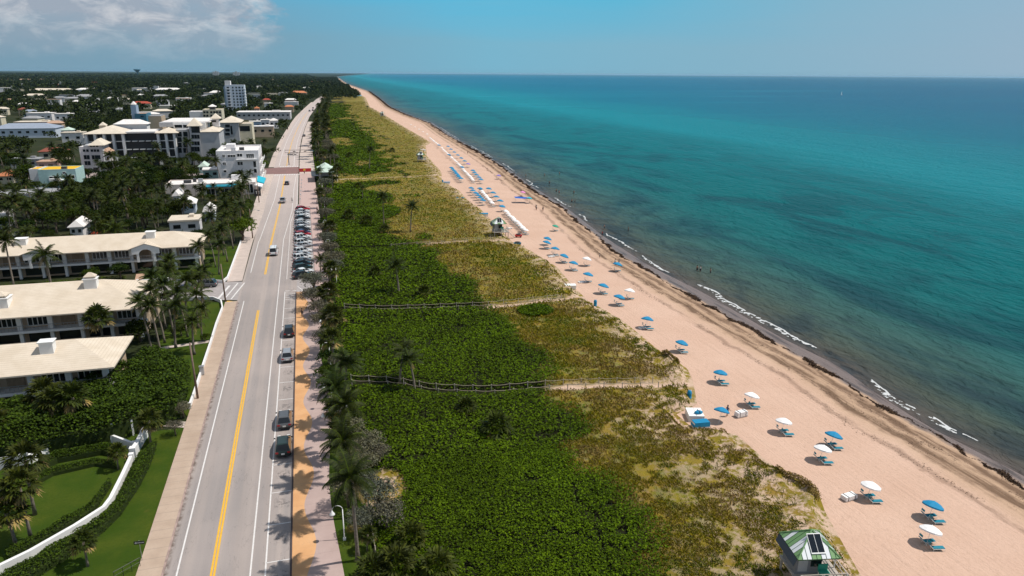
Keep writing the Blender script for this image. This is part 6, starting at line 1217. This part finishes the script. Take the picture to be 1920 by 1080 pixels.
r = thing('shower_post', (2.2, 92.6, .05), R(10), 'white shower and footwash station among the promenade palms', 'shower'); mb = MB(); mb.tube([(0, 0, 0), (0, 0, 2.3)], .07, 6); mb.tube([(0, 0, 2.2), (-.4, 0, 2.25)], .03, 5); mb.build('post', M['white_trim'], r); mb = MB(); mb.box((0, .2, .05), (1.6, 1.6, .1)); mb.build('base', M['wall_grey'], r); mb = MB(); mb.box((.5, .5, .55), (.7, .5, .9)); mb.build('bin', M['white_trim'], r)
HAZE = 1.7e-5
# ================================================================== BEACH
def make_umbrella(m_):
    r = thing('beach_umbrella'); mb = MB(); mb.tube([(0, 0, -.2), (0, 0, 2.42)], .025, 6); mb.build('pole', M['white_trim'], r)
    n = 8; mb = MB(); prof = [(.03, 2.42), (.35, 2.36), (.75, 2.20), (1.22, 1.90)]; V = [(0, 0, 2.44)]
    for rad, z in prof[1:]:
        for j in range(n * 2):
            a = math.pi * j / n; k = 1.0 if j % 2 == 0 else .955; V.append((rad * k * math.cos(a), rad * k * math.sin(a), z + (0 if j % 2 == 0 else -.02)))
    Fs = [(0, 1 + j, 1 + (j + 1) % 16) for j in range(16)]
    for i in range(2):
        for j in range(16): Fs.append((1 + i * 16 + j, 17 + i * 16 + j, 17 + i * 16 + (j + 1) % 16, 1 + i * 16 + (j + 1) % 16))
    k0 = len(V); V += [(x * 1.005, y * 1.005, z - .17) for x, y, z in V[33:49]]
    for j in range(16): Fs.append((33 + j, k0 + j, k0 + (j + 1) % 16, 33 + (j + 1) % 16))
    mb.add(V, Fs); mb.build('canopy', M[m_], r)
    mb = MB(); mb.lathe([(.0, 2.56), (.035, 2.52), (.04, 2.46), (.02, 2.42)], 6); mb.build('finial', M['white_trim'], r)
    mb = MB()
    for j in range(8):
        a = 2 * math.pi * j / 8; mb.tube([(.03 * math.cos(a), .03 * math.sin(a), 2.38), (1.15 * math.cos(a), 1.15 * math.sin(a), 1.90)], .008, 3, cap=False)
    mb.build('ribs', M['metal'], r); return r
UM = make_umbrella('blue_canvas'); umu = []
def make_lounger():
    """beach lounge chair: head at -x, feet at +x"""
    r = thing('lounge_chair'); mb = MB()
    for s_ in (-.3, .3): mb.tube([(-.35, s_, .34), (1.15, s_, .34)], .025, 5); mb.tube([(-.3, s_, .34), (-.95, s_, .98)], .025, 5)
    for x in (-.25, 1.05):
        for s_ in (-.3, .3): mb.tube([(x, s_, .34), (x + (.06 if x > 0 else -.06), s_, 0)], .022, 5)
    mb.build('frame', M['white_trim'], r); mb = MB(); mb.box((.42, 0, .40), (1.5, .56, .09)); mb.build('seat_cushion', M['teal_canvas'], r)
    mb = MB(); V = [(-.34, -.28, .38), (-.34, .28, .38), (-.95, .28, 1.0), (-.95, -.28, 1.0)]; V += [(x + .06, y, z + .06) for x, y, z in V]; mb.add(V, [(0, 1, 2, 3), (7, 6, 5, 4), (0, 4, 5, 1), (1, 5, 6, 2), (2, 6, 7, 3), (3, 7, 4, 0)]); mb.build('backrest', M['teal_canvas'], r)
    mb = MB(); pts = []
    for i in range(5):
        a = R(-10 + i * 32); pts.append((-.62 + .52 * math.sin(a) * -.3 - .25 + .35 * (i / 4), 1.0 + .42 * math.sin(R(20 + i * 28))))
    for i in range(4): (xa, za), (xb, zb) = pts[i], pts[i + 1]; mb.quad((xa, -.32, za), (xa, .32, za), (xb, .32, zb), (xb, -.32, zb))
    mb.build('sun_hood', M['teal_canvas'], r); return r
LG = make_lounger(); lgu = []
# near and middle umbrellas: canopy pixel, cloth, loungers below, description
UMB = [(1745, 993, 'white', 2, 'white beach umbrella nearest the viewer, over two teal loungers'), (1748, 946, 'blue', 2, 'blue beach umbrella just beyond the nearest white one'), (1632, 909, 'white', 2, 'white beach umbrella beside a strapped white bundle'), (1542, 840, 'white', 2, 'white beach umbrella just below a blue one'), (1561, 814, 'blue', 2, 'blue beach umbrella just above a white one'),
       (1470, 789, 'white', 2, 'white beach umbrella alone seaward of the storage boxes'), (1352, 770, 'blue', 1, 'blue beach umbrella being carried tilted by a person'), (1408, 740, 'white', 2, 'white beach umbrella up the beach from the boxes'), (1351, 698, 'blue', 2, 'blue beach umbrella level with the nearest roped path'), (1276, 641, 'blue', 2, 'blue beach umbrella beside the dark dune foot'),
       (1213, 597, 'blue', 2, 'blue beach umbrella with a white stretcher lying behind it'), (1180, 544, 'white', 1, 'white beach umbrella seaward of a pair of blue ones'), (1159, 555, 'blue', 2, 'blue beach umbrella next to a white one, facing the surf foam'), (1129, 534, 'blue', 2, 'blue beach umbrella landward of the blue and white pair'), (1101, 513, 'blue', 1, 'blue beach umbrella with a dark chair under it'), (1156, 494, 'blue', 1, 'blue beach umbrella crowded with beachgoers near the weed line'), (1099, 484, 'white', 1, 'white beach umbrella alone in front of the weed line'),
       (1074, 492, 'blue', 2, 'blue beach umbrella, first of four in a close line'), (1055, 478, 'blue', 2, 'blue beach umbrella, second of four in a close line'), (1040, 465, 'blue', 2, 'blue beach umbrella, third of four in a close line'), (1023, 453, 'blue', 2, 'blue beach umbrella, fourth of four in a close line'), (1025, 446, 'blue', 0, 'blue beach umbrella tucked right behind the line of four'), (1040, 421, 'green', 1, 'small green beach umbrella standing alone'), (992, 371, 'cyan', 0, 'light blue beach umbrella beside the blue tarpaulin shelter')]
def lounger(x, y, z, rz, label, grp): return put(LG, lgu, (x, y, z), rz, .80, label, 'lounge chair', grp)
upos = []
for i, (px, py, c_, nl, lab) in enumerate(UMB):
    sc = .90 if i < 10 else .98; x, y, z = at(px, py, 2.1 * sc)
    carried = 'carried' in lab
    o = put(UM, umu, (x - .15, y, z + (.1 if carried else 0)), rr.uniform(0, .7), sc * (.85 if c_ == 'green' else 1), lab, 'beach umbrella', 'umbrellas on the near beach', tilt=(R(rr.uniform(-5, 3)), R(16 + rr.uniform(-3, 4)) if not carried else R(22)))
    recolor(o, 'canopy', M[c_ + '_canvas']); upos.append((x, y, z))
    for k in range(nl if not carried else 0):
        yy_ = y + (-.75 if k == 0 else .35) if nl == 2 else y - .2; xx_ = x + .1; zz_ = float(zbeach(xx_, yy_))
        q_ = lab.replace(' beach ', ' ').replace(', over two teal loungers', '')
        lounger(xx_, yy_, zz_, R(-14 + 6 * k), (f'{"nearer" if k == 0 else "farther"} lounger of the {q_}' if nl == 2 else f'teal lounger of the {q_}'), 'loungers under the near umbrellas')
# dense rows farther up: (start pixel, end pixel, count, cloth, name)
ROWS = [((984, 428), (946, 391), 13, 'white', 'long white row'), ((940, 386), (940, 386), 1, 'blue', 'blue one heading the long white row'), ((923, 378), (900, 353), 10, 'white', 'middle white row'), ((904, 375), (882, 352), 6, 'blue', 'blue line landward of the middle row'), ((937, 376), (916, 353), 4, 'blue', 'blue line seaward of the middle row'), ((899, 353), (897, 351), 1, 'blue', 'blue one heading the middle white row'),
        ((886, 335), (868, 315), 9, 'white', 'upper white row'), ((863, 334), (845, 314), 8, 'blue', 'tight blue cluster'), ((900, 336), (886, 319), 5, 'blue', 'blue line seaward of the upper row'), ((866, 313), (866, 313), 1, 'blue', 'blue one heading the upper white row'), ((863, 309), (827, 275), 15, 'white', 'far long white row'), ((876, 307), (839, 274), 7, 'blue', 'spaced blue line'), ((841, 290), (822, 272), 2, 'blue', 'blue pair inside the far row'), ((823, 271), (806, 257), 9, 'white', 'farthest white row'), ((800, 250), (770, 232), 5, 'white', 'scattered white specks up the beach')]
for (a, b_, n, c_, nm) in ROWS:
    for i in range(n):
        t_ = i / max(1, n - 1); px, py = a[0] + (b_[0] - a[0]) * t_, a[1] + (b_[1] - a[1]) * t_; x, y, z = at(px, py, 2.0)
        lab = f'{c_} umbrella, {nth(i)} from the near end of the {nm}' if n > 1 else f'{c_} beach umbrella, the {nm}'
        o = put(UM, umu, (x + rr.uniform(-.2, .2), y + rr.uniform(-.3, .3), z), rr.uniform(0, .7), rr.uniform(.68, .78) if c_ == 'white' else .98, lab, 'beach umbrella', 'umbrellas in the rows up the beach', tilt=(0, R(10))); recolor(o, 'canopy', M[('purple' if 'spaced' in nm and i == 0 else c_) + '_canvas'])
        if nm.startswith('spaced') and i == 0: o['label'] = 'purple beach umbrella at the near end of the spaced blue line'
        if py > 300: lounger(x + .2, y - .3, float(zbeach(x, y)), R(-10), f'teal lounger under the {nth(i)} umbrella of the {nm}' if n > 1 else f'teal lounger under the {nm}', 'loungers under the umbrella rows')
# strapped bundles of white cushions
def make_bundle():
    r = thing('cushion_bundle'); mb = MB(); mb.box((0, 0, .10), (1.7, .8, .12)); mb.build('rack', M['metal'], r)
    for i in range(3): mb = MB(); mb.box((.02 * (i % 2), 0, .25 + .17 * i), (1.75 - .05 * i, .82, .15)); mb.build('cushion', M['white_canvas'], r)
    for s_ in (-.5, .5): mb = MB(); mb.box((s_, 0, .42), (.06, .86, .58)); mb.build('strap', M['dark_metal'], r)
    return r
bd = make_bundle(); bdu = []
for px, py, lab in ((1591, 936, 'white bundle of strapped cushions beside a white umbrella on the near beach'), (1389, 781, 'taller white bundle of cushions seaward of the storage boxes'), (1206, 616, 'flat white bundle lying behind a blue umbrella on the open beach'), (1091, 530, 'white bundle landward of the dark-chaired blue umbrella'), (1034, 482, 'white bundle landward of the line of four blue umbrellas'), (955, 429, 'white bundle just below the end of the long white row')):
    x, y, z = at(px, py); put(bd, bdu, (x, y, z), R(8), (1, 1, 1.25 if 'taller' in lab else .9 if py > 900 else .45), lab, 'cushion bundle', 'bundles of beach cushions')
# storage boxes, covers, drums
r = thing('storage_box'); x, y, z = at(1302, 784); r.location = (x, y, z); r.rotation_euler = (0, 0, R(-18)); tag(r, 'two-lidded white storage box at the dune foot beside the blue covered one', 'storage box')
mb = MB(); mb.box((0, 0, .42), (2.1, 2.5, .84)); mb.build('body', M['white_wall'], r)
for s_ in (-.64, .64): mb = MB(); mb.box((s_ * .84, 0, .90), (1.0, 2.56, .12)); mb.build('lid', M['white_trim'], r)
x2, y2, z2 = at(1313, 800); r2 = thing('storage_box', (x2, y2, z2), R(-5), 'white box under a fitted blue cover in front of the two-lidded box', 'storage box'); mb = MB(); mb.box((0, 0, .40), (2.2, 1.1, .8)); mb.build('body', M['white_wall'], r2); mb = MB(); mb.box((0, 0, .54), (2.3, 1.2, .66), taper=.92); mb.build('cover', M['blue_canvas'], r2)
r3 = thing('bag', (x + .25, y - .5, z + .965), 0, 'blue cloth bundle lying on the lid of the white storage box', 'bag'); mb = MB(); mb.lathe([(.02, 0), (.38, .03), (.42, .18), (.25, .34), (.02, .38)], 10, sx=1.5); mb.build('cloth', M['blue_canvas'], r3, True); mb = MB(); mb.box((0, 0, .2), (.08, .8, .4)); mb.build('strap', M['dark_metal'], r3)
def drum(px, py, label):
    x, y, z = at(px, py); r = thing('trash_barrel', (x, y, z), 0, label, 'trash barrel'); mb = MB(); mb.lathe([(.30, 0), (.33, .3), (.30, .32), (.33, .6), (.31, .9)], 14); mb.build('barrel', M['blue_canvas'], r, True); mb = MB(); mb.lathe([(.36, .9), (.36, .98), (.28, 1.12), (.26, 1.3), (.02, 1.36)], 14); mb.build('lid', M['blue_canvas'], r, True); return r
drum(1292, 748, 'blue trash barrel on the sand at the end of the nearest roped path'); drum(1116, 574, 'blue trash barrel at the sand end of the second roped path'); drum(830, 343, 'blue trash barrel at the path gap far up the beach')
for px, py, s_, cv, lab in ((1068, 541, 1.0, 'white_trim', 'low white boxes in the sandy notch of the dune, below the middle umbrellas'), (863, 375, 1.1, 'teal_canvas', 'teal-covered box at the dune foot beside the middle rows'), (907, 405, 1.1, 'blue_canvas', 'blue-covered box at the dune foot behind the second tower'), (838, 345, 1.0, 'blue_canvas', 'blue-covered box by the far path gap'), (793, 283, 1.2, 'white_trim', 'white box beside the third tower')):
    x, y, z = at(px, py); r = thing('storage_box', (x, y, z), R(-12), lab, 'storage box'); mb = MB(); mb.box((0, 0, .4), (2.6 * s_, 1.5, .8)); mb.build('body', M['white_wall'], r); mb = MB(); mb.box((0, 0, .84), (2.7 * s_, 1.6, .14)); mb.build('lid', M[cv], r)
# lifeguard towers
def make_tower():
    r = thing('lifeguard_tower'); hz_, za, s_ = 4.35, 6.0, 2.0
    mb = MB(); cor = [(-s_, -s_), (s_, -s_), (s_, s_), (-s_, s_)]
    for k in range(4):
        A = np.array([*cor[k], hz_]); B = np.array([*cor[(k + 1) % 4], hz_]); Pk = np.array([0, 0, za]); mid = (A + B) / 2; up = Pk - mid; n = 9
        f = lambda s: A + (B - A) * s; tp = lambda s: f(s) + up * (1 - abs(2 * s - 1))
        for i in range(n):
            a, b_ = i / n, (i + 1) / n; pts = [f(a), f(b_)] + ([tp(b_)] if b_ < .999 else []) + ([Pk] if a < .5 < b_ else []) + ([tp(a)] if a > .001 else []); mb.add(pts, [tuple(range(len(pts)))], [0, 0, 1, 0, 0, 1, 1, 0, 0][i] if k % 2 else [0, 1, 1, 0, 0, 1, 1, 0, 0][i])
            if 0 < i: nrm = np.cross(B - A, up); nrm /= np.linalg.norm(nrm); mb.tube([f(a) + nrm * .02, tp(a) + nrm * .02], .022, 4, m=2)
    for (x, y) in cor: mb.tube([(x, y, hz_ + .02), (0, 0, za + .03)], .07, 5, m=0)
    mb.box((0, 0, hz_ - .06), (2 * s_ - .02, 2 * s_ - .02, .1), m=2); rf = mb.build('roof', [mat('roof_green', (.17, .31, .13), .5, .06, 1), mat('roof_white_metal', (.70, .72, .74), .5), mat('seam_green', (.05, .13, .06), .5)], r)
    mb = MB(); q = lambda u, v, h: (u * .72 - .05 + 0, -s_ + (1.65 - v * 1.0) * .0 + (1 - v) * 1.25 + .35, hz_ + ((1 - v) * 1.25 + .35) * (za - hz_) / s_ + h)
    for i, (u0, u1) in enumerate(((-.75, .05), (.12, .92))): mb.quad(q(u0, 1, .16), q(u1, 1, .16), q(u1, 0, .16), q(u0, 0, .16), m=0)
    mb.add([q(-.82, 1.06, .14), q(.99, 1.06, .14), q(.99, -.06, .14), q(-.82, -.06, .14), q(-.82, 1.06, .08), q(.99, 1.06, .08), q(.99, -.06, .08), q(-.82, -.06, .08)], [(0, 1, 2, 3), (4, 5, 1, 0), (5, 6, 2, 1), (7, 4, 0, 3)], 1); mb.build('solar_panel', [M['dark_glass'], M['white_trim']], rf)
    mb = MB(); mb.box((-.35, .3, 3.1), (2.5, 2.5, 2.2)); mb.build('cabin', mat('cabin_shaded_grey', (.22, .22, .235), .7), r); mb = MB(); mb.add([(-2.02, -1.9, 4.3), (-2.02, 1.9, 4.3), (-2.3, 1.9, 3.62), (-2.3, -1.9, 3.62), (-2.06, -1.9, 4.3), (-2.06, 1.9, 4.3), (-2.34, 1.9, 3.62), (-2.34, -1.9, 3.62)], [(0, 1, 2, 3), (7, 6, 5, 4), (2, 1, 5, 6), (0, 3, 7, 4), (3, 2, 6, 7)]); mb.build('shutter', mat('shutter_blue', (.07, .085, .11), .6), r)  # cabin colour darkened to carry the shade on its sides
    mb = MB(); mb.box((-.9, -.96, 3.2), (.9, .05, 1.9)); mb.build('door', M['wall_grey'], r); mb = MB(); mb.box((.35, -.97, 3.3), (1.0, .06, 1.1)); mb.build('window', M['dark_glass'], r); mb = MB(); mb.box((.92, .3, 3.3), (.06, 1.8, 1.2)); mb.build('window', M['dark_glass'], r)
    mb = MB(); mb.box((.4, -.35, 1.92), (4.4, 4.3, .14)); mb.build('deck', M['grey_wood'], r)
    for (x, y) in ((-1.6, -2.3), (2.4, -2.3), (-1.6, 1.6), (2.4, 1.6), (.4, -2.3), (.4, 1.6)): mb = MB(); mb.box((x, y, .75), (.18, .18, 2.5)); mb.build('stilt', M['grey_wood'], r)
    for (x, y) in ((-1.75, -2.45), (2.55, -2.45), (2.55, -.3), (2.55, 1.75), (.4, -2.45)): mb = MB(); mb.box((x, y, 2.5), (.1, .1, 1.05)); mb.build('railing_post', M['white_trim'], r)
    mb = MB()
    for z in (2.55, 3.0): mb.box((.4, -2.45, z), (4.4, .07, .08)); mb.box((2.55, -.35, z), (.07, 4.2, .08))
    mb.build('railing', M['grey_wood'], r)
    mb = MB(); mb.box((.75, -1.75, 2.72), (.9, .6, .12)); mb.box((.75, -1.45, 3.05), (.9, .1, .6)); mb.box((.45, -1.75, 2.35), (.08, .5, .7)); mb.box((1.05, -1.75, 2.35), (.08, .5, .7)); ch = mb.build('bench', M['green_canvas'], r)
    mb = MB()
    for i in range(6): mb.box((2.75 + .28 * i, -1.6, 1.78 - .3 * i), (.28, .9, .05))
    for s2 in (-2.06, -1.14): mb.tube([(2.6, s2, 1.9), (4.3, s2, .05)], .05, 4); mb.tube([(2.6, s2, 2.9), (4.2, s2, 1.1)], .03, 4); mb.tube([(4.2, s2, 1.1), (4.2, s2, .1)], .03, 4)
    mb.build('stairs', M['grey_wood'], r)
    mb = MB(); mb.tube([(-1.9, 2.4, 0), (-1.9, 2.4, .3)], .05, 4) ; return r
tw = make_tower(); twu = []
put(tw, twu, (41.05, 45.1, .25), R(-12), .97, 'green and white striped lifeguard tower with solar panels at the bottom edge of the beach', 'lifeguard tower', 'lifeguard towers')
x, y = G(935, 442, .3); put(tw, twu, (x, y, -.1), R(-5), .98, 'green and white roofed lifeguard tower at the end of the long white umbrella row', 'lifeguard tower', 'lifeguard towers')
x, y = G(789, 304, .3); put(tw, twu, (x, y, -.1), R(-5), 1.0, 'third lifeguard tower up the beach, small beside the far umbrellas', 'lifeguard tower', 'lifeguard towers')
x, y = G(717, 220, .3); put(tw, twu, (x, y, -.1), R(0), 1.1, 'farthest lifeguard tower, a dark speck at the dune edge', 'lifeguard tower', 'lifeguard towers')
# blue tarpaulin shelter and sand-coloured gear
x, y, z = at(978, 380); r = thing('beach_shelter', (x, y, z), R(-6), 'low blue tarpaulin shelter on poles beside a light blue umbrella', 'shelter'); mb = MB(); mb.add([(-2.6, -1.6, 2.0), (2.6, -1.6, 1.6), (2.6, 1.6, 1.7), (-2.6, 1.6, 2.1), (0, 0, 1.75)], [(0, 1, 4), (1, 2, 4), (2, 3, 4), (3, 0, 4)]); mb.build('cloth', mat('tarp_blue', (.015, .10, .45), .6), r)
for px_, py_, h_ in ((-2.55, -1.55, 2.0), (2.55, -1.55, 1.6), (2.55, 1.55, 1.7), (-2.55, 1.55, 2.1)): mb = MB(); mb.tube([(px_, py_, 0), (px_, py_, h_)], .035, 5); mb.build('pole', M['metal'], r)
for px, py, lab, c_ in ((972, 445, 'dark red beach cart loaded with gear near the second tower', 'red_paint'), (970, 460, 'dark blue folding cart below the second tower', 'wall_teal')):
    x, y, z = at(px, py); r = thing('beach_cart', (x, y, z), R(-10), lab, 'cart'); mb = MB(); mb.box((0, 0, .55), (1.9, .9, .5), taper=1.08); mb.build('tub', M[c_], r)
    for sx_ in (-.6, .6):
        for sy2 in (-.45, .45): mb = MB(); mb.tube([(sx_, sy2 - .05, .2), (sx_, sy2 + .05, .2)], .2, 10); mb.build('wheel', M['tyre'], r)
    mb = MB(); mb.lathe([(.02, .8), (.5, .8), (.45, 1.05), (.02, 1.15)], 8, sx=1.5); mb.build('load', M['dark_metal'], r)

# ---- people: one skinned body per pose, clothes over it
mk('skin', (.33, .19, .125), .6, .05, 6); mk('hair', (.03, .02, .015), .7); mk('cloth_dark', (.03, .035, .05), .9); mk('cloth_red', (.35, .04, .05), .9); mk('cloth_blue', (.04, .10, .25), .9); mk('cloth_white', (.65, .63, .6), .9)
def make_person(pose):
    """standing figure 1.75 m tall, facing -y; one continuous skinned surface with five-fingered hands"""
    st = {'stand': ((.09, .02, .46), (.10, .0, .06), (-.09, .0, .46), (-.11, .02, .06), (.24, .02, 1.12), (.26, -.06, .88), (-.24, .02, 1.12), (-.25, -.05, .88)),
          'walk': ((.09, -.16, .50), (.09, -.10, .08), (-.09, .06, .47), (-.09, .34, .14), (.22, .12, 1.14), (.23, .10, .90), (-.22, -.12, 1.15), (-.22, -.30, .96))}[pose]
    kr, ar, kl, al, er, wr_, el_, wl_ = st
    V = [(0, 0, .95), (0, 0, 1.12), (0, 0, 1.30), (0, 0, 1.43), (0, -.01, 1.52), (0, -.03, 1.60), (0, -.02, 1.70)]; Rd = [.145, .125, .15, .10, .055, .085, .075]; E = [(i, i + 1) for i in range(6)]
    def add(p, r_, par): V.append(p); Rd.append(r_); E.append((par, len(V) - 1)); return len(V) - 1
    V.append((0, -.115, 1.60)); Rd.append(.018); E.append((5, 7))                      # nose
    for s_, k_, a_ in ((1, kr, ar), (-1, kl, al)):
        h_ = add((s_ * .095, 0, .88), .10, 0); kn = add(k_, .062, h_); an = add(a_, .042, kn); add((a_[0], a_[1] - .17, max(.035, a_[2] - .03)), .034, an)
    for s_, e_, w_ in ((1, er, wr_), (-1, el_, wl_)):
        sh = add((s_ * .185, 0, 1.40), .062, 3); eb = add(e_, .042, sh); wr2 = add(w_, .029, eb); d = np.array(w_) - np.array(e_); d /= np.linalg.norm(d); pm_ = np.array(w_) + d * .07; pi = add(tuple(pm_), .032, wr2)
        for f_, (o_, l_) in enumerate(((-.03, .07), (-.01, .085), (.01, .08), (.03, .06))): k1 = add(tuple(pm_ + d * (.03 + l_ * .4) + [0, o_, 0]), .010, pi); add(tuple(pm_ + d * (.03 + l_) + [-s_ * .015, o_ * 1.1, 0]), .008, k1)
        t1 = add(tuple(np.array(w_) + d * .05 + [-s_ * .015, -.04, 0]), .011, wr2); add(tuple(np.array(w_) + d * .09 + [-s_ * .02, -.055, 0]), .009, t1)
    me = bpy.data.meshes.new('person'); me.from_pydata(V, E, []); tmp = bpy.data.objects.new('tmp', me); COL.objects.link(tmp); tmp.modifiers.new('s', 'SKIN'); tmp.modifiers.new('u', 'SUBSURF').levels = 1
    for i, sv_ in enumerate(me.skin_vertices[0].data): sv_.radius = (Rd[i], Rd[i]); sv_.use_root = i == 0
    dg = bpy.context.evaluated_depsgraph_get(); m2 = bpy.data.meshes.new_from_object(tmp.evaluated_get(dg)); bpy.data.objects.remove(tmp)
    m2.materials.clear(); m2.materials.append(M['skin']); m2.polygons.foreach_set('use_smooth', [True] * len(m2.polygons)); r = bpy.data.objects.new('person', m2); COL.objects.link(r)
    mb = MB(); mb.lathe([(.10, 1.56), (.108, 1.64), (.10, 1.72), (.06, 1.775), (.01, 1.79)], 10, (0, .012, 0)); mb.build('hair', M['hair'], r, True)
    mb = MB(); mb.lathe([(.17, .84), (.175, .92), (.155, 1.02), (.145, 1.06)], 10, sy=.85)
    for s_, k_ in ((1, kr), (-1, kl)): a = np.array((s_ * .095, 0, .88)); b_ = np.array(k_); mb.tube([a, a + (b_ - a) * .75], [.125, .10], 8, cap=False)
    mb.build('shorts', M['cloth_dark'], r, True); mb = MB(); mb.lathe([(.155, 1.04), (.165, 1.2), (.175, 1.34), (.12, 1.46), (.07, 1.48)], 10, sy=.85); mb.build('shirt', M['cloth_blue'], r, True); return r
PP = {k: make_person(k) for k in ('stand', 'walk')}; ppu = {k: [] for k in PP}
def person(pose, x, y, z, rz, label, shirt, group, sc=1.0):
    o = put(PP[pose], ppu[pose], (x, y, z), rz, sc, label, 'person', group); recolor(o, 'shirt', M[shirt]); return o
x, y, z = at(1363, 781); person('walk', x, y, z, R(100), 'person in dark clothes carrying a tilted blue umbrella', 'cloth_blue', 'people on the beach')
for px, py, lab, sh, dz in ((1307, 508, 'bather standing in the shallows, left of a close pair', 'skin', -.55), (1313, 509, 'bather standing in the shallows, right of a close pair', 'cloth_white', -.55), (1332, 512, 'lone bather waist deep in the sea beside the pair', 'skin', -.8), (1178, 433, 'bather in the sea off the weed line, farther out alone', 'cloth_dark', -.7), (1133, 430, 'bather standing at the edge of the water, upper of two', 'skin', -.3), (1129, 444, 'beachgoer on the wet sand, lower of two by the foam', 'cloth_red', -.05), (1072, 380, 'bather in the sea, left of a pair in front of the blue shelter', 'skin', -.6), (1078, 380, 'bather in the sea, right of a pair in front of the blue shelter', 'cloth_dark', -.6),
        (1049, 390, 'person in dark clothes at the waterline by the weed', 'cloth_dark', 0), (1043, 361, 'bather near the waterline above the shelter, left one', 'skin', -.4), (1048, 364, 'bather near the waterline above the shelter, right one', 'cloth_red', -.4), (1076, 363, 'bather farther out, upper of the sea pair', 'skin', -.8), (1030, 345, 'bather in a dark top out in the sea, alone in mid water', 'cloth_dark', -.7), (1021, 330, 'small far bather, left of the far pair', 'skin', -.8), (1049, 327, 'small far bather, right of the far pair', 'skin', -.8), (986, 332, 'far bather near the shore above the lone pink shade', 'skin', -.5)):
    x, y = G(px, py, -1.2); zb = -1.2 + dz * .6 if x > float(SHORE(y)) else float(zbeach(x, y)); person('stand', x, y, zb, rr.uniform(0, 6), lab, sh, 'bathers and people by the water', 1.02)
for px, py, lab, sh in ((567, 596, 'person in dark clothes walking on the apricot promenade', 'cloth_dark'), (595, 398, 'person in red walking on the promenade beside the parked row', 'cloth_red'), (605, 452, 'person in dark clothes on the promenade among the shrubs', 'cloth_dark'), (548, 380, 'person on the road edge line beside the silver pickup', 'cloth_white'), (578, 278, 'person crossing the far road beyond the gantry', 'cloth_dark'), (571, 327, 'person in red beside the red barrier', 'cloth_red'), (625, 344, 'person in dark clothes at the right side of the pavilion', 'cloth_dark')):
    x, y = G(px, py); person('walk', x, y, .1 if px > 560 else 0, rr.uniform(0, 6), lab, sh, 'people walking by the road', 1.05)
for px, py, lab in ((1005, 393, 'person beside the cluster of beach chairs right of the blue shelter'), (1006, 394, 'second person beside the chairs right of the blue shelter'), (877, 289, 'person alone on the far beach seaward of the blue line'), (1018, 396, 'person with pale hat on the sand near the weed line'), (1160, 499, 'person under the crowded blue umbrella, seaward side'), (1153, 498, 'person under the crowded blue umbrella, landward side'), (1124, 484, 'person crouched low beside the weed line')):
    x, y, z = at(px, py); person('stand', x, y, z, rr.uniform(0, 6), lab, rr.choice(['cloth_red', 'cloth_dark', 'cloth_white']), 'people on the beach', .75 if 'crouched' in lab else 1.0)
for px, py, c_, lab in ((934, 328, 'purple', 'pale purple beach umbrella alone near the weed line'), (979, 359, 'pink', 'pink beach umbrella alone above the blue shelter')):
    x, y, z = at(px, py, 2.0); o = put(UM, umu, (x, y, z), 0, .9, lab, 'beach umbrella', 'umbrellas on the near beach', tilt=(0, R(10))); recolor(o, 'canopy', M[c_ + '_canvas'])
# sail far out
x, y = G(1578, 178, -1.2); r = thing('sailboat', (x, y, -1.2), R(30), 'tiny white sailboat far out on the sea', 'sailboat'); s_ = .9; mb = MB(); mb.prism([(-4 * s_, 0), (-2 * s_, -1.2 * s_), (2 * s_, -1.2 * s_), (4.4 * s_, 0), (2 * s_, 1.2 * s_), (-2 * s_, 1.2 * s_)], -.2, 1.2 * s_); mb.build('hull', M['white_trim'], r); mb = MB(); mb.add([(-.2, .05, 2), (-3.6 * s_, .5, 2), (0, .05, 11 * s_), (-.2, .12, 2), (-3.6 * s_, .57, 2), (0, .12, 11 * s_)], [(0, 1, 2), (5, 4, 3)]); mb.build('sail', M['white_canvas'], r); mb = MB(); mb.tube([(0, 0, 1), (0, 0, 11.5 * s_)], .12, 5); mb.build('mast', M['metal'], r)
# ---- air between the viewer and the far shore
hm = bpy.data.materials.new('haze'); hm.use_nodes = True; ht = NT(hm.node_tree); ho = next(q for q in ht.n if q.type == 'OUTPUT_MATERIAL')
for q in [q for q in ht.n if q.type == 'BSDF_PRINCIPLED']: ht.n.remove(q)
hv = ht.new('ShaderNodeVolumePrincipled', {'Color': (.45, .74, .95), 'Density': HAZE, 'Anisotropy': 0.2}); ht.l.new(hv.outputs[0], ho.inputs['Volume'])
mb = MB(); mb.box((0, 0, 42), (230000, 230000, 92)); tag(mb.build('haze', hm), kind='stuff')
# prototypes never planted are dropped
for p in [q for L_ in (PALMS, FANS, SCRUB, SILVER, TREES, GBUSH) for q in L_]:
    if not used[id(p)]:
        for ch in list(p.children): bpy.data.objects.remove(ch)
        bpy.data.objects.remove(p)
